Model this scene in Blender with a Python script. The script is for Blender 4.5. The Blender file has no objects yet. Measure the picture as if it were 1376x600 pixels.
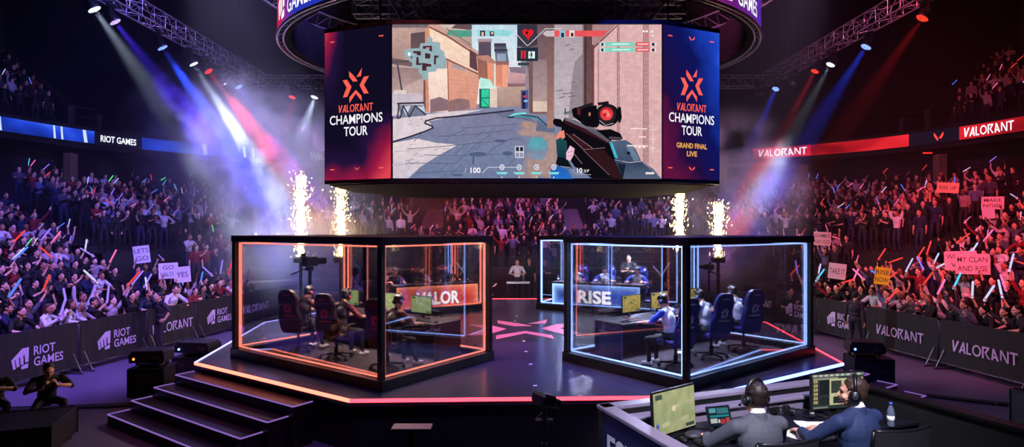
import bpy, bmesh, math, random
import numpy as np
from mathutils import Vector, Matrix, Euler, Quaternion
from mathutils.geometry import tessellate_polygon
random.seed(7)
rng = np.random.default_rng(11)
PI = math.pi
V = Vector
scene = bpy.context.scene
col = scene.collection

# ------------------------------------------------------------------ camera
CAMZ = 3.46          # eye height above the arena floor
FPX = 784.0          # focal length in pixels of the 1376 px wide frame
HOR = 309.0          # horizon row
CX = 688.0
STAGE = 0.85         # stage deck height
cam = bpy.data.cameras.new('camera')
cam.sensor_width = 36.0
cam.lens = FPX / 1376.0 * 36.0
cam.shift_y = (HOR - 300.0) / 1376.0
cam.clip_end = 300
camo = bpy.data.objects.new('camera', cam)
camo.location = (0, 0, CAMZ)
camo.rotation_euler = (PI / 2, 0, 0)
col.objects.link(camo)
scene.camera = camo

def at_depth(px, py, Y):
    return V(((px - CX) / FPX * Y, Y, CAMZ - (py - HOR) / FPX * Y))
def at_z(px, py, z):
    Y = FPX * (CAMZ - z) / (py - HOR)
    return V(((px - CX) / FPX * Y, Y, z))
def at_plane(px, py, p0, n):
    d = V(((px - CX) / FPX, 1.0, -(py - HOR) / FPX))
    o = V((0, 0, CAMZ))
    t = (V(p0) - o).dot(n) / d.dot(n)
    return o + d * t

# ------------------------------------------------------------------ colour
def lin(c):
    out = []
    for v in c[:3]:
        v = v / 255.0
        out.append(v / 12.92 if v <= 0.04045 else ((v + 0.055) / 1.055) ** 2.4)
    return tuple(out)

MATS = {}
def mat(name, rgb=(128, 128, 128), rough=0.6, metal=0.0, noise=0.12, scale=8.0, spec=0.5, bump=0.0):
    """A plain procedural surface: base colour broken up a little by noise, noise in the gloss."""
    if name in MATS: return MATS[name]
    m = bpy.data.materials.new(name); m.use_nodes = True
    nt = m.node_tree; b = nt.nodes['Principled BSDF']
    c = lin(rgb)
    b.inputs['Roughness'].default_value = rough
    b.inputs['Metallic'].default_value = metal
    b.inputs['Specular IOR Level'].default_value = spec
    tc = nt.nodes.new('ShaderNodeTexCoord')
    n = nt.nodes.new('ShaderNodeTexNoise'); n.inputs['Scale'].default_value = scale; n.inputs['Detail'].default_value = 3
    nt.links.new(tc.outputs['Object'], n.inputs['Vector'])
    mx = nt.nodes.new('ShaderNodeMix'); mx.data_type = 'RGBA'
    nt.links.new(n.outputs['Fac'], mx.inputs['Factor'])
    mx.inputs['A'].default_value = (*[v * (1 - noise) for v in c], 1)
    mx.inputs['B'].default_value = (*[min(1, v * (1 + noise)) for v in c], 1)
    nt.links.new(mx.outputs['Result'], b.inputs['Base Color'])
    if bump:
        bp = nt.nodes.new('ShaderNodeBump'); bp.inputs['Strength'].default_value = bump
        nt.links.new(n.outputs['Fac'], bp.inputs['Height']); nt.links.new(bp.outputs['Normal'], b.inputs['Normal'])
    MATS[name] = m
    return m

def emit(name, rgb, strength=1.0, sample=True):
    if name in MATS: return MATS[name]
    m = bpy.data.materials.new(name); m.use_nodes = True
    nt = m.node_tree; nt.nodes.clear()
    o = nt.nodes.new('ShaderNodeOutputMaterial'); e = nt.nodes.new('ShaderNodeEmission')
    e.inputs['Color'].default_value = (*lin(rgb), 1); e.inputs['Strength'].default_value = strength
    nt.links.new(e.outputs[0], o.inputs['Surface'])
    if not sample: m.cycles.emission_sampling = 'NONE'
    MATS[name] = m
    return m

def picture_mat(name, strength=1.0, attr='picture'):
    """A lit screen showing the picture stored in the mesh's colour attribute, with a fine LED grain."""
    if name in MATS: return MATS[name]
    m = bpy.data.materials.new(name); m.use_nodes = True
    nt = m.node_tree; nt.nodes.clear()
    o = nt.nodes.new('ShaderNodeOutputMaterial'); e = nt.nodes.new('ShaderNodeEmission')
    a = nt.nodes.new('ShaderNodeVertexColor'); a.layer_name = attr
    tc = nt.nodes.new('ShaderNodeTexCoord')
    n = nt.nodes.new('ShaderNodeTexNoise'); n.inputs['Scale'].default_value = 9.0; n.inputs['Detail'].default_value = 6; n.inputs['Roughness'].default_value = 0.75
    nt.links.new(tc.outputs['Object'], n.inputs['Vector'])
    mr = nt.nodes.new('ShaderNodeMapRange'); mr.inputs['From Min'].default_value = 0.25; mr.inputs['From Max'].default_value = 0.75
    mr.inputs['To Min'].default_value = 0.78; mr.inputs['To Max'].default_value = 1.2
    nt.links.new(n.outputs['Fac'], mr.inputs['Value'])
    mx = nt.nodes.new('ShaderNodeVectorMath'); mx.operation = 'SCALE'
    nt.links.new(a.outputs['Color'], mx.inputs[0]); nt.links.new(mr.outputs['Result'], mx.inputs['Scale'])
    nt.links.new(mx.outputs['Vector'], e.inputs['Color'])
    e.inputs['Strength'].default_value = strength
    nt.links.new(e.outputs[0], o.inputs['Surface'])
    MATS[name] = m
    return m

def glass_mat(name, tint=(235, 238, 245), refl=0.5):
    """Thin clear pane: mostly transparent, a fresnel reflection on top."""
    if name in MATS: return MATS[name]
    m = bpy.data.materials.new(name); m.use_nodes = True
    nt = m.node_tree; nt.nodes.clear()
    o = nt.nodes.new('ShaderNodeOutputMaterial')
    t = nt.nodes.new('ShaderNodeBsdfTransparent'); t.inputs['Color'].default_value = (*lin(tint), 1)
    g = nt.nodes.new('ShaderNodeBsdfGlossy'); g.inputs['Roughness'].default_value = 0.0
    lw = nt.nodes.new('ShaderNodeFresnel'); lw.inputs['IOR'].default_value = 1.45
    ml = nt.nodes.new('ShaderNodeMath'); ml.operation = 'MULTIPLY'; ml.inputs[1].default_value = refl
    nt.links.new(lw.outputs[0], ml.inputs[0])
    mx = nt.nodes.new('ShaderNodeMixShader')
    nt.links.new(ml.outputs[0], mx.inputs[0]); nt.links.new(t.outputs[0], mx.inputs[1]); nt.links.new(g.outputs[0], mx.inputs[2])
    nt.links.new(mx.outputs[0], o.inputs['Surface'])
    MATS[name] = m
    return m

# ------------------------------------------------------------------ mesh builder
class MB:
    def __init__(s):
        s.v = []; s.f = []; s.m = []; s.c = []; s.smooth = []
        s.M = Matrix.Identity(4); s.mi = 0; s.colr = None; s.sm = False
    def add(s, vs, fs, mi=None, colr=None, sm=None):
        b = len(s.v)
        s.v.extend([tuple(s.M @ V(p)) for p in vs])
        mi = s.mi if mi is None else mi
        colr = s.colr if colr is None else colr
        sm = s.sm if sm is None else sm
        for f in fs:
            s.f.append(tuple(b + i for i in f)); s.m.append(mi); s.c.append(colr); s.smooth.append(sm)
        return s
    def box(s, c, size, rot=None, bev=0.0, mi=None):
        x, y, z = size[0] / 2, size[1] / 2, size[2] / 2
        R = rot if rot is not None else Matrix.Identity(3)
        c = V(c)
        if bev <= 0:
            vs = [(sx * x, sy * y, sz * z) for sz in (-1, 1) for sy in (-1, 1) for sx in (-1, 1)]
            fs = [(0, 2, 3, 1), (4, 5, 7, 6), (0, 1, 5, 4), (2, 6, 7, 3), (0, 4, 6, 2), (1, 3, 7, 5)]
            return s.add([c + R @ V(p) for p in vs], fs, mi)
        bev = min(bev, x * .95, y * .95, z * .95)
        vs = []; idx = {}
        for sx in (-1, 1):
            for sy in (-1, 1):
                for sz in (-1, 1):
                    for k, p in enumerate(((x, y - bev, z - bev), (x - bev, y, z - bev), (x - bev, y - bev, z))):
                        idx[(sx, sy, sz, k)] = len(vs); vs.append((sx * p[0], sy * p[1], sz * p[2]))
        fs = []
        for a in (-1, 1):
            q = [(a, -1, -1, 0), (a, 1, -1, 0), (a, 1, 1, 0), (a, -1, 1, 0)]; fs.append([idx[k] for k in (q if a > 0 else q[::-1])])
            q = [(-1, a, -1, 1), (-1, a, 1, 1), (1, a, 1, 1), (1, a, -1, 1)]; fs.append([idx[k] for k in (q if a > 0 else q[::-1])])
            q = [(-1, -1, a, 2), (1, -1, a, 2), (1, 1, a, 2), (-1, 1, a, 2)]; fs.append([idx[k] for k in (q if a > 0 else q[::-1])])
        for a in (-1, 1):
            for b in (-1, 1):
                q = [(a, b, -1, 0), (a, b, -1, 1), (a, b, 1, 1), (a, b, 1, 0)]; fs.append([idx[k] for k in (q if a * b > 0 else q[::-1])])
                q = [(a, -1, b, 0), (a, 1, b, 0), (a, 1, b, 2), (a, -1, b, 2)]; fs.append([idx[k] for k in (q if a * b > 0 else q[::-1])])
                q = [(-1, a, b, 1), (-1, a, b, 2), (1, a, b, 2), (1, a, b, 1)]; fs.append([idx[k] for k in (q if a * b > 0 else q[::-1])])
                for d in (-1, 1):
                    q = [(a, b, d, 0), (a, b, d, 1), (a, b, d, 2)]; fs.append([idx[k] for k in (q if a * b * d > 0 else q[::-1])])
        return s.add([c + R @ V(p) for p in vs], fs, mi)
    def beam(s, p0, p1, w, h, up=(0, 0, 1), bev=0.0, mi=None):
        p0, p1 = V(p0), V(p1); d = p1 - p0; L = d.length
        x = d.normalized(); u = V(up)
        if abs(x.dot(u)) > .999: u = V((0, 1, 0))
        y = u.cross(x).normalized(); z = x.cross(y)
        return s.box((p0 + p1) / 2, (L, w, h), Matrix((x, y, z)).transposed(), bev, mi)
    def cyl(s, p0, p1, r0, r1=None, n=12, cap=True, mi=None, sm=True):
        r1 = r0 if r1 is None else r1
        p0, p1 = V(p0), V(p1); x = (p1 - p0).normalized()
        u = V((0, 0, 1)) if abs(x.z) < .95 else V((1, 0, 0))
        a = u.cross(x).normalized(); b = x.cross(a)
        vs = []
        for k in range(n):
            t = 2 * PI * k / n; d = a * math.cos(t) + b * math.sin(t)
            vs.append(p0 + d * r0); vs.append(p1 + d * r1)
        fs = [(2 * k, 2 * ((k + 1) % n), 2 * ((k + 1) % n) + 1, 2 * k + 1) for k in range(n)]
        s.add(vs, fs, mi, sm=sm)
        if cap:
            s.add([vs[2 * k] for k in range(n)], [tuple(range(n - 1, -1, -1))], mi, sm=False)
            s.add([vs[2 * k + 1] for k in range(n)], [tuple(range(n))], mi, sm=False)
        return s
    def tube(s, pts, r, n=8, mi=None, closed=False):
        pts = [V(p) for p in pts]; N = len(pts); vs = []
        u = V((0, 0, 1)); prev = None
        for i, p in enumerate(pts):
            a = pts[(i - 1) % N] if (i > 0 or closed) else p
            b = pts[(i + 1) % N] if (i < N - 1 or closed) else p
            t = (b - a).normalized()
            if prev is None:
                q = u if abs(t.z) < .9 else V((1, 0, 0))
                e1 = q.cross(t).normalized()
            else:
                e1 = (prev - t * prev.dot(t)).normalized()
            prev = e1; e2 = t.cross(e1)
            rr = r[i] if isinstance(r, (list, tuple)) else r
            vs += [p + (e1 * math.cos(2 * PI * k / n) + e2 * math.sin(2 * PI * k / n)) * rr for k in range(n)]
        fs = []
        for i in range(N if closed else N - 1):
            j = (i + 1) % N
            fs += [(i * n + k, i * n + (k + 1) % n, j * n + (k + 1) % n, j * n + k) for k in range(n)]
        if not closed:
            fs.append(tuple(range(n - 1, -1, -1))); fs.append(tuple((N - 1) * n + k for k in range(n)))
        return s.add(vs, fs, mi, sm=True)
    def ell(s, c, r, n=12, m=8, rot=None, mi=None):
        c = V(c); R = rot if rot is not None else Matrix.Identity(3)
        r = (r, r, r) if not hasattr(r, '__len__') else r
        vs = [c + R @ V((0, 0, -r[2]))]
        for j in range(1, m):
            f = -PI / 2 + PI * j / m
            for k in range(n):
                t = 2 * PI * k / n
                vs.append(c + R @ V((r[0] * math.cos(f) * math.cos(t), r[1] * math.cos(f) * math.sin(t), r[2] * math.sin(f))))
        vs.append(c + R @ V((0, 0, r[2])))
        fs = [(0, 1 + (k + 1) % n, 1 + k) for k in range(n)]
        for j in range(m - 2):
            a = 1 + j * n
            fs += [(a + k, a + (k + 1) % n, a + n + (k + 1) % n, a + n + k) for k in range(n)]
        t = 1 + (m - 2) * n
        fs += [(t + k, t + (k + 1) % n, len(vs) - 1) for k in range(n)]
        return s.add(vs, fs, mi, sm=True)
    def lathe(s, prof, c=(0, 0, 0), n=20, mi=None, rot=None):
        c = V(c); vs = []; R = rot if rot is not None else Matrix.Identity(3)
        for r, z in prof:
            vs += [c + R @ V((r * math.cos(2 * PI * k / n), r * math.sin(2 * PI * k / n), z)) for k in range(n)]
        fs = []
        for j in range(len(prof) - 1):
            fs += [(j * n + k, j * n + (k + 1) % n, (j + 1) * n + (k + 1) % n, (j + 1) * n + k) for k in range(n)]
        fs.append(tuple(range(n - 1, -1, -1))); fs.append(tuple((len(prof) - 1) * n + k for k in range(n)))
        return s.add(vs, fs, mi, sm=True)
    def prism(s, poly, z0, z1, mi=None):
        """poly: list of (x,y) counter-clockwise"""
        n = len(poly)
        vs = [(p[0], p[1], z0) for p in poly] + [(p[0], p[1], z1) for p in poly]
        s.add(vs, [(i, (i + 1) % n, n + (i + 1) % n, n + i) for i in range(n)], mi)
        tris = tessellate_polygon([[V((p[0], p[1], 0)) for p in poly]])
        s.add([(p[0], p[1], z1) for p in poly], tris, mi)
        s.add([(p[0], p[1], z0) for p in poly], [t[::-1] for t in tris], mi)
        return s
    def flat(s, poly, frame, off=0.0, colr=None, mi=None):
        """polygon given in a frame's 2D coordinates"""
        pts = [frame(p[0], p[1], off) for p in poly]
        if len(poly) <= 4 and convex(poly):
            fs = [tuple(range(len(poly)))]
        else:
            fs = [tuple(t) for t in tessellate_polygon([[V((p[0], p[1], 0)) for p in poly]])]
        s.add(pts, fs, mi, colr)
        return s
    def build(s, name, mats, parent=None, loc=None, rotz=None, attr=False):
        me = bpy.data.meshes.new(name)
        me.from_pydata(s.v, [], s.f)
        mats = mats if isinstance(mats, (list, tuple)) else [mats]
        for m in mats: me.materials.append(m)
        if len(mats) > 1: me.polygons.foreach_set('material_index', s.m)
        me.polygons.foreach_set('use_smooth', s.smooth)
        if attr:
            ca = me.color_attributes.new('picture', 'FLOAT_COLOR', 'CORNER')
            data = []
            for f, c in zip(s.f, s.c):
                if c is None: c = (1, 1, 1)
                if hasattr(c[0], '__len__'):
                    for i in range(len(f)): data += [*c[i % len(c)], 1.0]
                else: data += [*c, 1.0] * len(f)
            ca.data.foreach_set('color', data)
        me.update()
        o = bpy.data.objects.new(name, me); col.objects.link(o)
        if parent is not None: o.parent = parent
        if loc is not None: o.location = loc
        if rotz is not None: o.rotation_euler = (0, 0, rotz)
        return o

def convex(poly):
    sgn = 0; n = len(poly)
    for i in range(n):
        a, b, c = poly[i], poly[(i + 1) % n], poly[(i + 2) % n]
        z = (b[0] - a[0]) * (c[1] - b[1]) - (b[1] - a[1]) * (c[0] - b[0])
        if z * sgn < 0: return False
        sgn = sgn or z
    return True

def tag(o, label=None, cat=None, group=None, kind=None):
    if label: o['label'] = label
    if cat: o['category'] = cat
    if group: o['group'] = group
    if kind: o['kind'] = kind
    return o
def thing(name, label, cat, loc=(0, 0, 0), rotz=0.0, group=None):
    o = bpy.data.objects.new(name, None); col.objects.link(o)
    o.empty_display_size = .1
    o.location = loc; o.rotation_euler = (0, 0, rotz)
    return tag(o, label, cat, group)
KIDS = {}
def kids_of(o):
    return [c for c in bpy.data.objects if c.parent == o]
def copy_tree(o, loc=None, rotz=None, label=None, group=None, parent=None, kids=None):
    c = o.copy(); col.objects.link(c)
    if parent is not None: c.parent = parent
    if loc is not None: c.location = loc
    if rotz is not None: c.rotation_euler = (0, 0, rotz)
    if label: c['label'] = label
    if group: c['group'] = group
    kids = kids if kids is not None else {}
    for ch in list(o.children): copy_tree(ch, parent=c)
    return c

# ------------------------------------------------------------------ writing and marks
def frame_of(o, ux, uy):
    """2D frame on a surface: origin, x direction, y direction; off lifts towards the viewer side"""
    o, ux, uy = V(o), V(ux), V(uy); n = ux.cross(uy).normalized()
    return lambda x, y, off=0.0: o + ux * x + uy * y + n * off

_txt = {}
def text_shape(s, bold=0.0):
    """(verts2d, faces, width, height) of a line of type, capital height 1"""
    k = (s, bold)
    if k in _txt: return _txt[k]
    cu = bpy.data.curves.new('type', 'FONT'); cu.body = s; cu.size = 1.0; cu.offset = bold; cu.resolution_u = 3
    ob = bpy.data.objects.new('type', cu); col.objects.link(ob)
    dg = bpy.context.evaluated_depsgraph_get()
    me = bpy.data.meshes.new_from_object(ob.evaluated_get(dg))
    vs = [(v.co.x, v.co.y) for v in me.vertices]; fs = [tuple(p.vertices) for p in me.polygons]
    bpy.data.objects.remove(ob); bpy.data.curves.remove(cu); bpy.data.meshes.remove(me)
    x0 = min(v[0] for v in vs); x1 = max(v[0] for v in vs); y0 = min(v[1] for v in vs); y1 = max(v[1] for v in vs)
    h = (y1 - y0)
    vs = [((x - x0) / h, (y - y0) / h) for x, y in vs]
    _txt[k] = (vs, fs, (x1 - x0) / h, 1.0)
    return _txt[k]

def put_shape(mb, shape, frame, x, y, h, off=0.002, align='c', width=None, colr=None, mi=None):
    vs, fs, w, _ = shape
    sx = h if width is None else width / w
    W = w * sx
    ox = x - W / 2 if align == 'c' else x
    oy = y - h / 2
    mb.add([frame(ox + a * sx, oy + b * h, off) for a, b in vs], fs, mi, colr)

def polys_shape(polys):
    vs = []; fs = []
    for p in polys:
        b = len(vs); vs += p
        fs += [tuple(b + i for i in t) for t in tessellate_polygon([[V((a[0], a[1], 0)) for a in p]])]
    x0 = min(v[0] for v in vs); x1 = max(v[0] for v in vs); y0 = min(v[1] for v in vs); y1 = max(v[1] for v in vs)
    h = y1 - y0
    return ([((x - x0) / h, (y - y0) / h) for x, y in vs], fs, (x1 - x0) / h, 1.0)

def _ring(cx, cy, rx, ry, w, n=24):
    out = []
    for k in range(n):
        a, b = 2 * PI * k / n, 2 * PI * (k + 1) / n
        out.append([(cx + rx * math.cos(a), cy + ry * math.sin(a)), (cx + rx * math.cos(b), cy + ry * math.sin(b)),
                    (cx + (rx - w) * math.cos(b), cy + (ry - w) * math.sin(b)), (cx + (rx - w) * math.cos(a), cy + (ry - w) * math.sin(a))])
    return out
def _angular_word():
    G = {
        'V': ([[(0, 1), (.17, 1), (.25, .36), (.56, 1), (.76, 1), (.28, 0), (.1, 0)]], .76),
        'A': ([[(0, 0), (.2, 0), (.6, 1), (.44, 1)], [(.44, 1), (.6, 1), (.74, 0), (.56, 0)], [(.22, .2), (.6, .2), (.58, .35), (.28, .35)]], .74),
        'L': ([[(0, 0), (.5, 0), (.5, .15), (.16, .15), (.16, 1), (0, 1)]], .5),
        'O': (_ring(.45, .5, .45, .5, .15), .9),
        'R': ([[(0, 0), (.16, 0), (.16, 1), (0, 1)], [(.16, 1), (.76, 1), (.68, .85), (.16, .85)], [(.5, .85), (.7, .86), (.42, .46), (.24, .5)], [(.24, .5), (.4, .46), (.8, 0), (.6, 0)]], .8),
        'a': ([[(.74, 0), (.54, 0), (.14, 1), (.3, 1)], [(0, 0), (.16, 0), (.3, 1), (.14, 1)], [(.14, .2), (.5, .2), (.44, .35), (.16, .35)]], .74),
        'N': ([[(0, .2), (.14, .05), (.14, 1), (0, 1)], [(0, 1), (.17, 1), (.8, 0), (.63, 0)], [(.66, 0), (.8, 0), (.8, 1), (.66, 1)]], .8),
        'T': ([[(0, 1), (.72, 1), (.72, .85), (0, .85)], [(.28, .85), (.44, .85), (.44, 0), (.28, 0)]], .72)}
    x = 0; polys = []
    for ch in 'VALORaNT':
        g, w = G[ch]
        polys += [[(p[0] + x, p[1]) for p in q] for q in g]
        x += w + (.1 if ch not in 'V' else -.06)
    return polys_shape(polys)
WORD = _angular_word()
def _yflip(polys): return [[(x, -y) for x, y in p] for p in polys]
STAR = polys_shape(_yflip([
    [(205, 38), (248, 85), (278, 133), (240, 135), (207, 88)], [(313, 22), (306, 92), (268, 97)],
    [(150, 113), (188, 112), (226, 178), (190, 262), (152, 265), (185, 180)],
    [(372, 98), (330, 100), (294, 170), (330, 248), (370, 248), (330, 170)],
    [(262, 208), (310, 265), (312, 312), (262, 240), (208, 320), (208, 270)]]))
FIST = polys_shape(_yflip([
    [(108, 330), (280, 175), (388, 170), (386, 262), (318, 278), (295, 290), (245, 303), (225, 312), (168, 325), (113, 345)],
    [(111, 335), (157, 322), (178, 472), (138, 480)], [(168, 318), (225, 305), (238, 445), (195, 455)],
    [(245, 300), (297, 285), (302, 425), (258, 435)], [(318, 272), (387, 255), (382, 400), (330, 408)],
    [(260, 465), (300, 440), (378, 425), (372, 495), (270, 502)]]))
VMARK = polys_shape([[(0, 1), (.16, .8), (.46, .25), (.46, 0), (.36, 0), (0, .62)], [(1, 1), (.62, .45), (.56, .3), (.62, .2), (.8, .2), (1, .62)]])

def logo_riot(mb, frame, cx, cy, h, **k):
    put_shape(mb, FIST, frame, cx - h * 1.05, cy, h, **k)
    a = text_shape('RIOT', .012); b = text_shape('GAMES', .012)
    w = h * 1.55
    put_shape(mb, b, frame, cx - h * .38, cy - h * .27, h * .44, align='l', width=w, **k)
    put_shape(mb, a, frame, cx - h * .38, cy + h * .27, h * .44, align='l', width=w * .72, **k)
# ------------------------------------------------------------------ the arena bowl (setting)
M_concrete = mat('arena concrete', (62, 58, 72), .55, noise=.25, scale=1.5)
M_floor = mat('polished arena floor', (88, 78, 104), .38, noise=.3, scale=.7, spec=.5)
M_dark = mat('dark wall paint', (26, 25, 32), .7, noise=.2, scale=2)
M_dim = mat('grey concourse paint', (30, 28, 38), .7, noise=.2, scale=1)
M_black = mat('matt black', (12, 12, 14), .65)
M_blackg = mat('satin black', (14, 14, 17), .35)
M_seat = mat('dark seat rows', (20, 19, 26), .7)
M_ceil = mat('black ceiling', (7, 7, 10), .9)
M_col = mat('yellow lit column', (150, 130, 105), .6)  # yellow light on the columns put into this colour
M_rail = mat('grey rail steel', (90, 90, 100), .4, .8)
M_alu = mat('truss aluminium', (178, 172, 180), .35, .85)

SUP_N = 3.0
def sup(t, a, b, cy=16.0):
    """point of the bowl's rounded plan; t = 0 right, pi/2 back, pi left"""
    c, s = math.cos(t), math.sin(t)
    e = 2 / SUP_N
    return V((a * math.copysign(abs(c) ** e, c), cy + b * math.copysign(abs(s) ** e, s), 0))

def band(name, a, b, z0, z1, t0, t1, n, m, a2=None, b2=None, kind='structure', flip=False):
    mb = MB(); vs = []
    for k in range(n + 1):
        t = t0 + (t1 - t0) * k / n
        p = sup(t, a, b); q = sup(t, a if a2 is None else a2, b if b2 is None else b2)
        vs += [(p.x, p.y, z0), (q.x, q.y, z1)]
    fs = [(2 * k, 2 * k + 1, 2 * k + 3, 2 * k + 2) for k in range(n)]
    if flip: fs = [f[::-1] for f in fs]
    mb.add(vs, fs)
    o = mb.build(name, m); tag(o, kind=kind)
    return o

fl = MB(); fl.box((0, 18, -.05), (70, 66, .1))
tag(fl.build('floor', M_floor), kind='structure')
cl = MB(); cl.box((0, 18, 17.05), (70, 66, .1))
tag(cl.build('ceiling', M_ceil), kind='structure')
# outer shell
wl = MB(); wl.box((-34, 18, 8.5), (.3, 66, 17)); tag(wl.build('wall_left', M_ceil), kind='structure')
wl = MB(); wl.box((34, 18, 8.5), (.3, 66, 17)); tag(wl.build('wall_right', M_ceil), kind='structure')
wl = MB(); wl.box((0, 50, 8.5), (68, .3, 17)); tag(wl.build('wall_back', M_ceil), kind='structure')

# side seating banks: terraces rising from the floor behind the barricades
ROW_D, ROW_H = .85, .40
def side_row(i):   # (inner x, z) of terrace i
    return 11.9 + ROW_D * i, max(0.0, ROW_H * (i - 1))
SIDE_ROWS = 14
for sgn, nm in ((-1, 'left'), (1, 'right')):
    mb = MB()
    for i in range(2, SIDE_ROWS):
        x, z = side_row(i)
        mb.box((sgn * (x + ROW_D / 2 - .12), 17.0, z / 2), (ROW_D, 16.0, z))
    tag(mb.build('floor_terrace_' + nm, M_seat), kind='structure')
# raised back bank behind a solid front wall, sweeping round the corners
BK0 = (15.5, 15.0); BACK_ROWS = 8; BZ0 = 2.6; BH = .27
def back_row(k): return BK0[0] + .8 * k, BK0[1] + .8 * k, BZ0 + BH * k
TA, TB = PI * .075, PI * .925
mb = MB()
n = 60
for k in range(BACK_ROWS):
    a, b, z = back_row(k)
    pts = []
    for q in range(n + 1):
        t = TA + (TB - TA) * q / n
        p, r = sup(t, a, b), sup(t, a + .8, b + .8)
        z0 = 0 if k == 0 else z - BH
        pts += [(p.x, p.y, z0), (p.x, p.y, z), (r.x, r.y, z)]
    mb.add(pts, [f for q in range(n) for f in ((3 * q, 3 * q + 1, 3 * q + 4, 3 * q + 3), (3 * q + 1, 3 * q + 2, 3 * q + 5, 3 * q + 4))])
tag(mb.build('floor_terrace_back', M_seat), kind='structure')
band('wall_back_parapet_left', 15.5, 15.0, 0, 3.55, PI * .66, PI * .80, 24, M_dark)
band('wall_back_parapet_right', 15.5, 15.0, 0, 3.55, PI * .215, PI * .34, 24, M_dark)
# floor risers in front of the back parapets at both corners
CORNER = [(14.7, 14.2, 1.55), (13.9, 13.4, 1.1)]
for nm, ta, tb in (('left', PI * .68, PI * .86), ('right', PI * .14, PI * .32)):
    mb = MB()
    for a, b, z in CORNER:
        pts = []; n_ = 14
        for q in range(n_ + 1):
            t = ta + (tb - ta) * q / n_; p, r = sup(t, a, b), sup(t, a + .75, b + .75)
            pts += [(p.x, p.y, 0), (p.x, p.y, z), (r.x, r.y, z)]
        mb.add(pts, [f for q in range(n_) for f in ((3 * q, 3 * q + 1, 3 * q + 4, 3 * q + 3), (3 * q + 1, 3 * q + 2, 3 * q + 5, 3 * q + 4))])
    tag(mb.build('floor_terrace_corner_' + nm, M_seat), kind='structure')
# low extra rows in the middle of the back bank
mb = MB()
for k, (y0, z) in enumerate(((29.3, 1.55), (30.1, 2.05))):
    mb.box((0, y0 + .4, z / 2), (10.5, .8, z))
tag(mb.build('floor_terrace_low', M_seat), kind='structure')
# concourse wall, its columns and upper deck
band('wall_concourse', 25.6, 24.6, 0, 8.2, 0, PI, 72, M_dim)
RA, RB = 23.7, 22.8
def ribbon_z(t): return 7.55
mb = MB()   # slab edge the ribbon is mounted on
pts = []
for k in range(73):
    t = PI * k / 72
    p, q = sup(t, RA + .06, RB + .06), sup(t, RA + 5, RB + 5)
    pts += [(p.x, p.y, 7.65), (p.x, p.y, 8.75), (q.x, q.y, 8.75), (q.x, q.y, 7.65)]
mb.add(pts, [f for k in range(72) for f in ((4 * k, 4 * k + 1, 4 * k + 5, 4 * k + 4), (4 * k + 1, 4 * k + 2, 4 * k + 6, 4 * k + 5), (4 * k + 3, 4 * k, 4 * k + 4, 4 * k + 7))])
tag(mb.build('trim_upper_deck', M_dark), kind='structure')
# upper seating banks at both sides, following the bowl, each closed by a sloped end wall
UP_ROWS = 8
def ang(px):   # bowl angle of a picture column on the ribbon
    k = (px - CX) / FPX
    lo, hi = 0.0, PI
    for _ in range(50):
        t = (lo + hi) / 2
        p = sup(t, RA, RB)
        if p.x / max(p.y, .01) > k: lo = t
        else: hi = t
    return (lo + hi) / 2
UPT = {'left': (ang(100), PI * .99), 'right': (PI * .01, ang(1243))}
def up_row(i): return RA + .75 + .85 * i, RB + .75 + .85 * i, 8.75 + .5 * i
for sgn, nm in ((-1, 'left'), (1, 'right')):
    ta, tb = UPT[nm]; mb = MB(); n_ = 24
    for i in range(UP_ROWS):
        a, b, z = up_row(i); pts = []
        for q in range(n_ + 1):
            t = ta + (tb - ta) * q / n_; p, r = sup(t, a, b), sup(t, a + .85, b + .85)
            pts += [(p.x, p.y, z - .5), (p.x, p.y, z), (r.x, r.y, z)]
        mb.add(pts, [f for q in range(n_) for f in ((3 * q, 3 * q + 1, 3 * q + 4, 3 * q + 3), (3 * q + 1, 3 * q + 2, 3 * q + 5, 3 * q + 4))])
    tag(mb.build('floor_upper_bank_' + nm, M_seat), kind='structure')
    te = ta if nm == 'left' else tb
    p0, p1 = sup(te, RA + .3, RB + .3), sup(te, RA + .75 + .85 * UP_ROWS, RB + .75 + .85 * UP_ROWS)
    d = (p1 - p0).normalized(); w = V((0, 0, 1)).cross(d) * .15
    lo, hi = V((0, 0, 8.7)), 9.85 + .5 * UP_ROWS
    vs = [p0 + w + lo, p1 + w + lo, p1 + w + V((0, 0, hi)), p0 + w + V((0, 0, 9.75)), p0 - w + lo, p1 - w + lo, p1 - w + V((0, 0, hi)), p0 - w + V((0, 0, 9.75))]
    mb = MB(); mb.add(vs, [(0, 1, 2, 3), (4, 7, 6, 5), (3, 2, 6, 7), (0, 3, 7, 4), (1, 5, 6, 2)])
    tn = te + (-.07 if nm == 'left' else .07); q0, q1 = sup(tn, RA + .3, RB + .3), sup(tn, RA + 2.4, RB + 2.4)
    mb.beam(q0 + V((0, 0, 9.1)), q1 + V((0, 0, 9.3)), .2, .9)
    for h in (9.3, 9.75): mb.beam(sup(te, RA + .3, RB + .3) + V((0, 0, h)), q0 + V((0, 0, h)), .04, .04)
    tag(mb.build('wall_vomitory_' + nm, M_dim), kind='structure')
    mb = MB(); mb.box((sgn * 25.8, 27.5, 13.6), (.15, 4.2, 2.4), bev=.05)
    o = mb.build('acoustic_panel', M_dim)
    tag(o, 'dim grey sound panel hung high under the ceiling above the %s upper seats' % ('blue lit' if sgn < 0 else 'red lit'), 'panel', 'acoustic panels')
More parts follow.
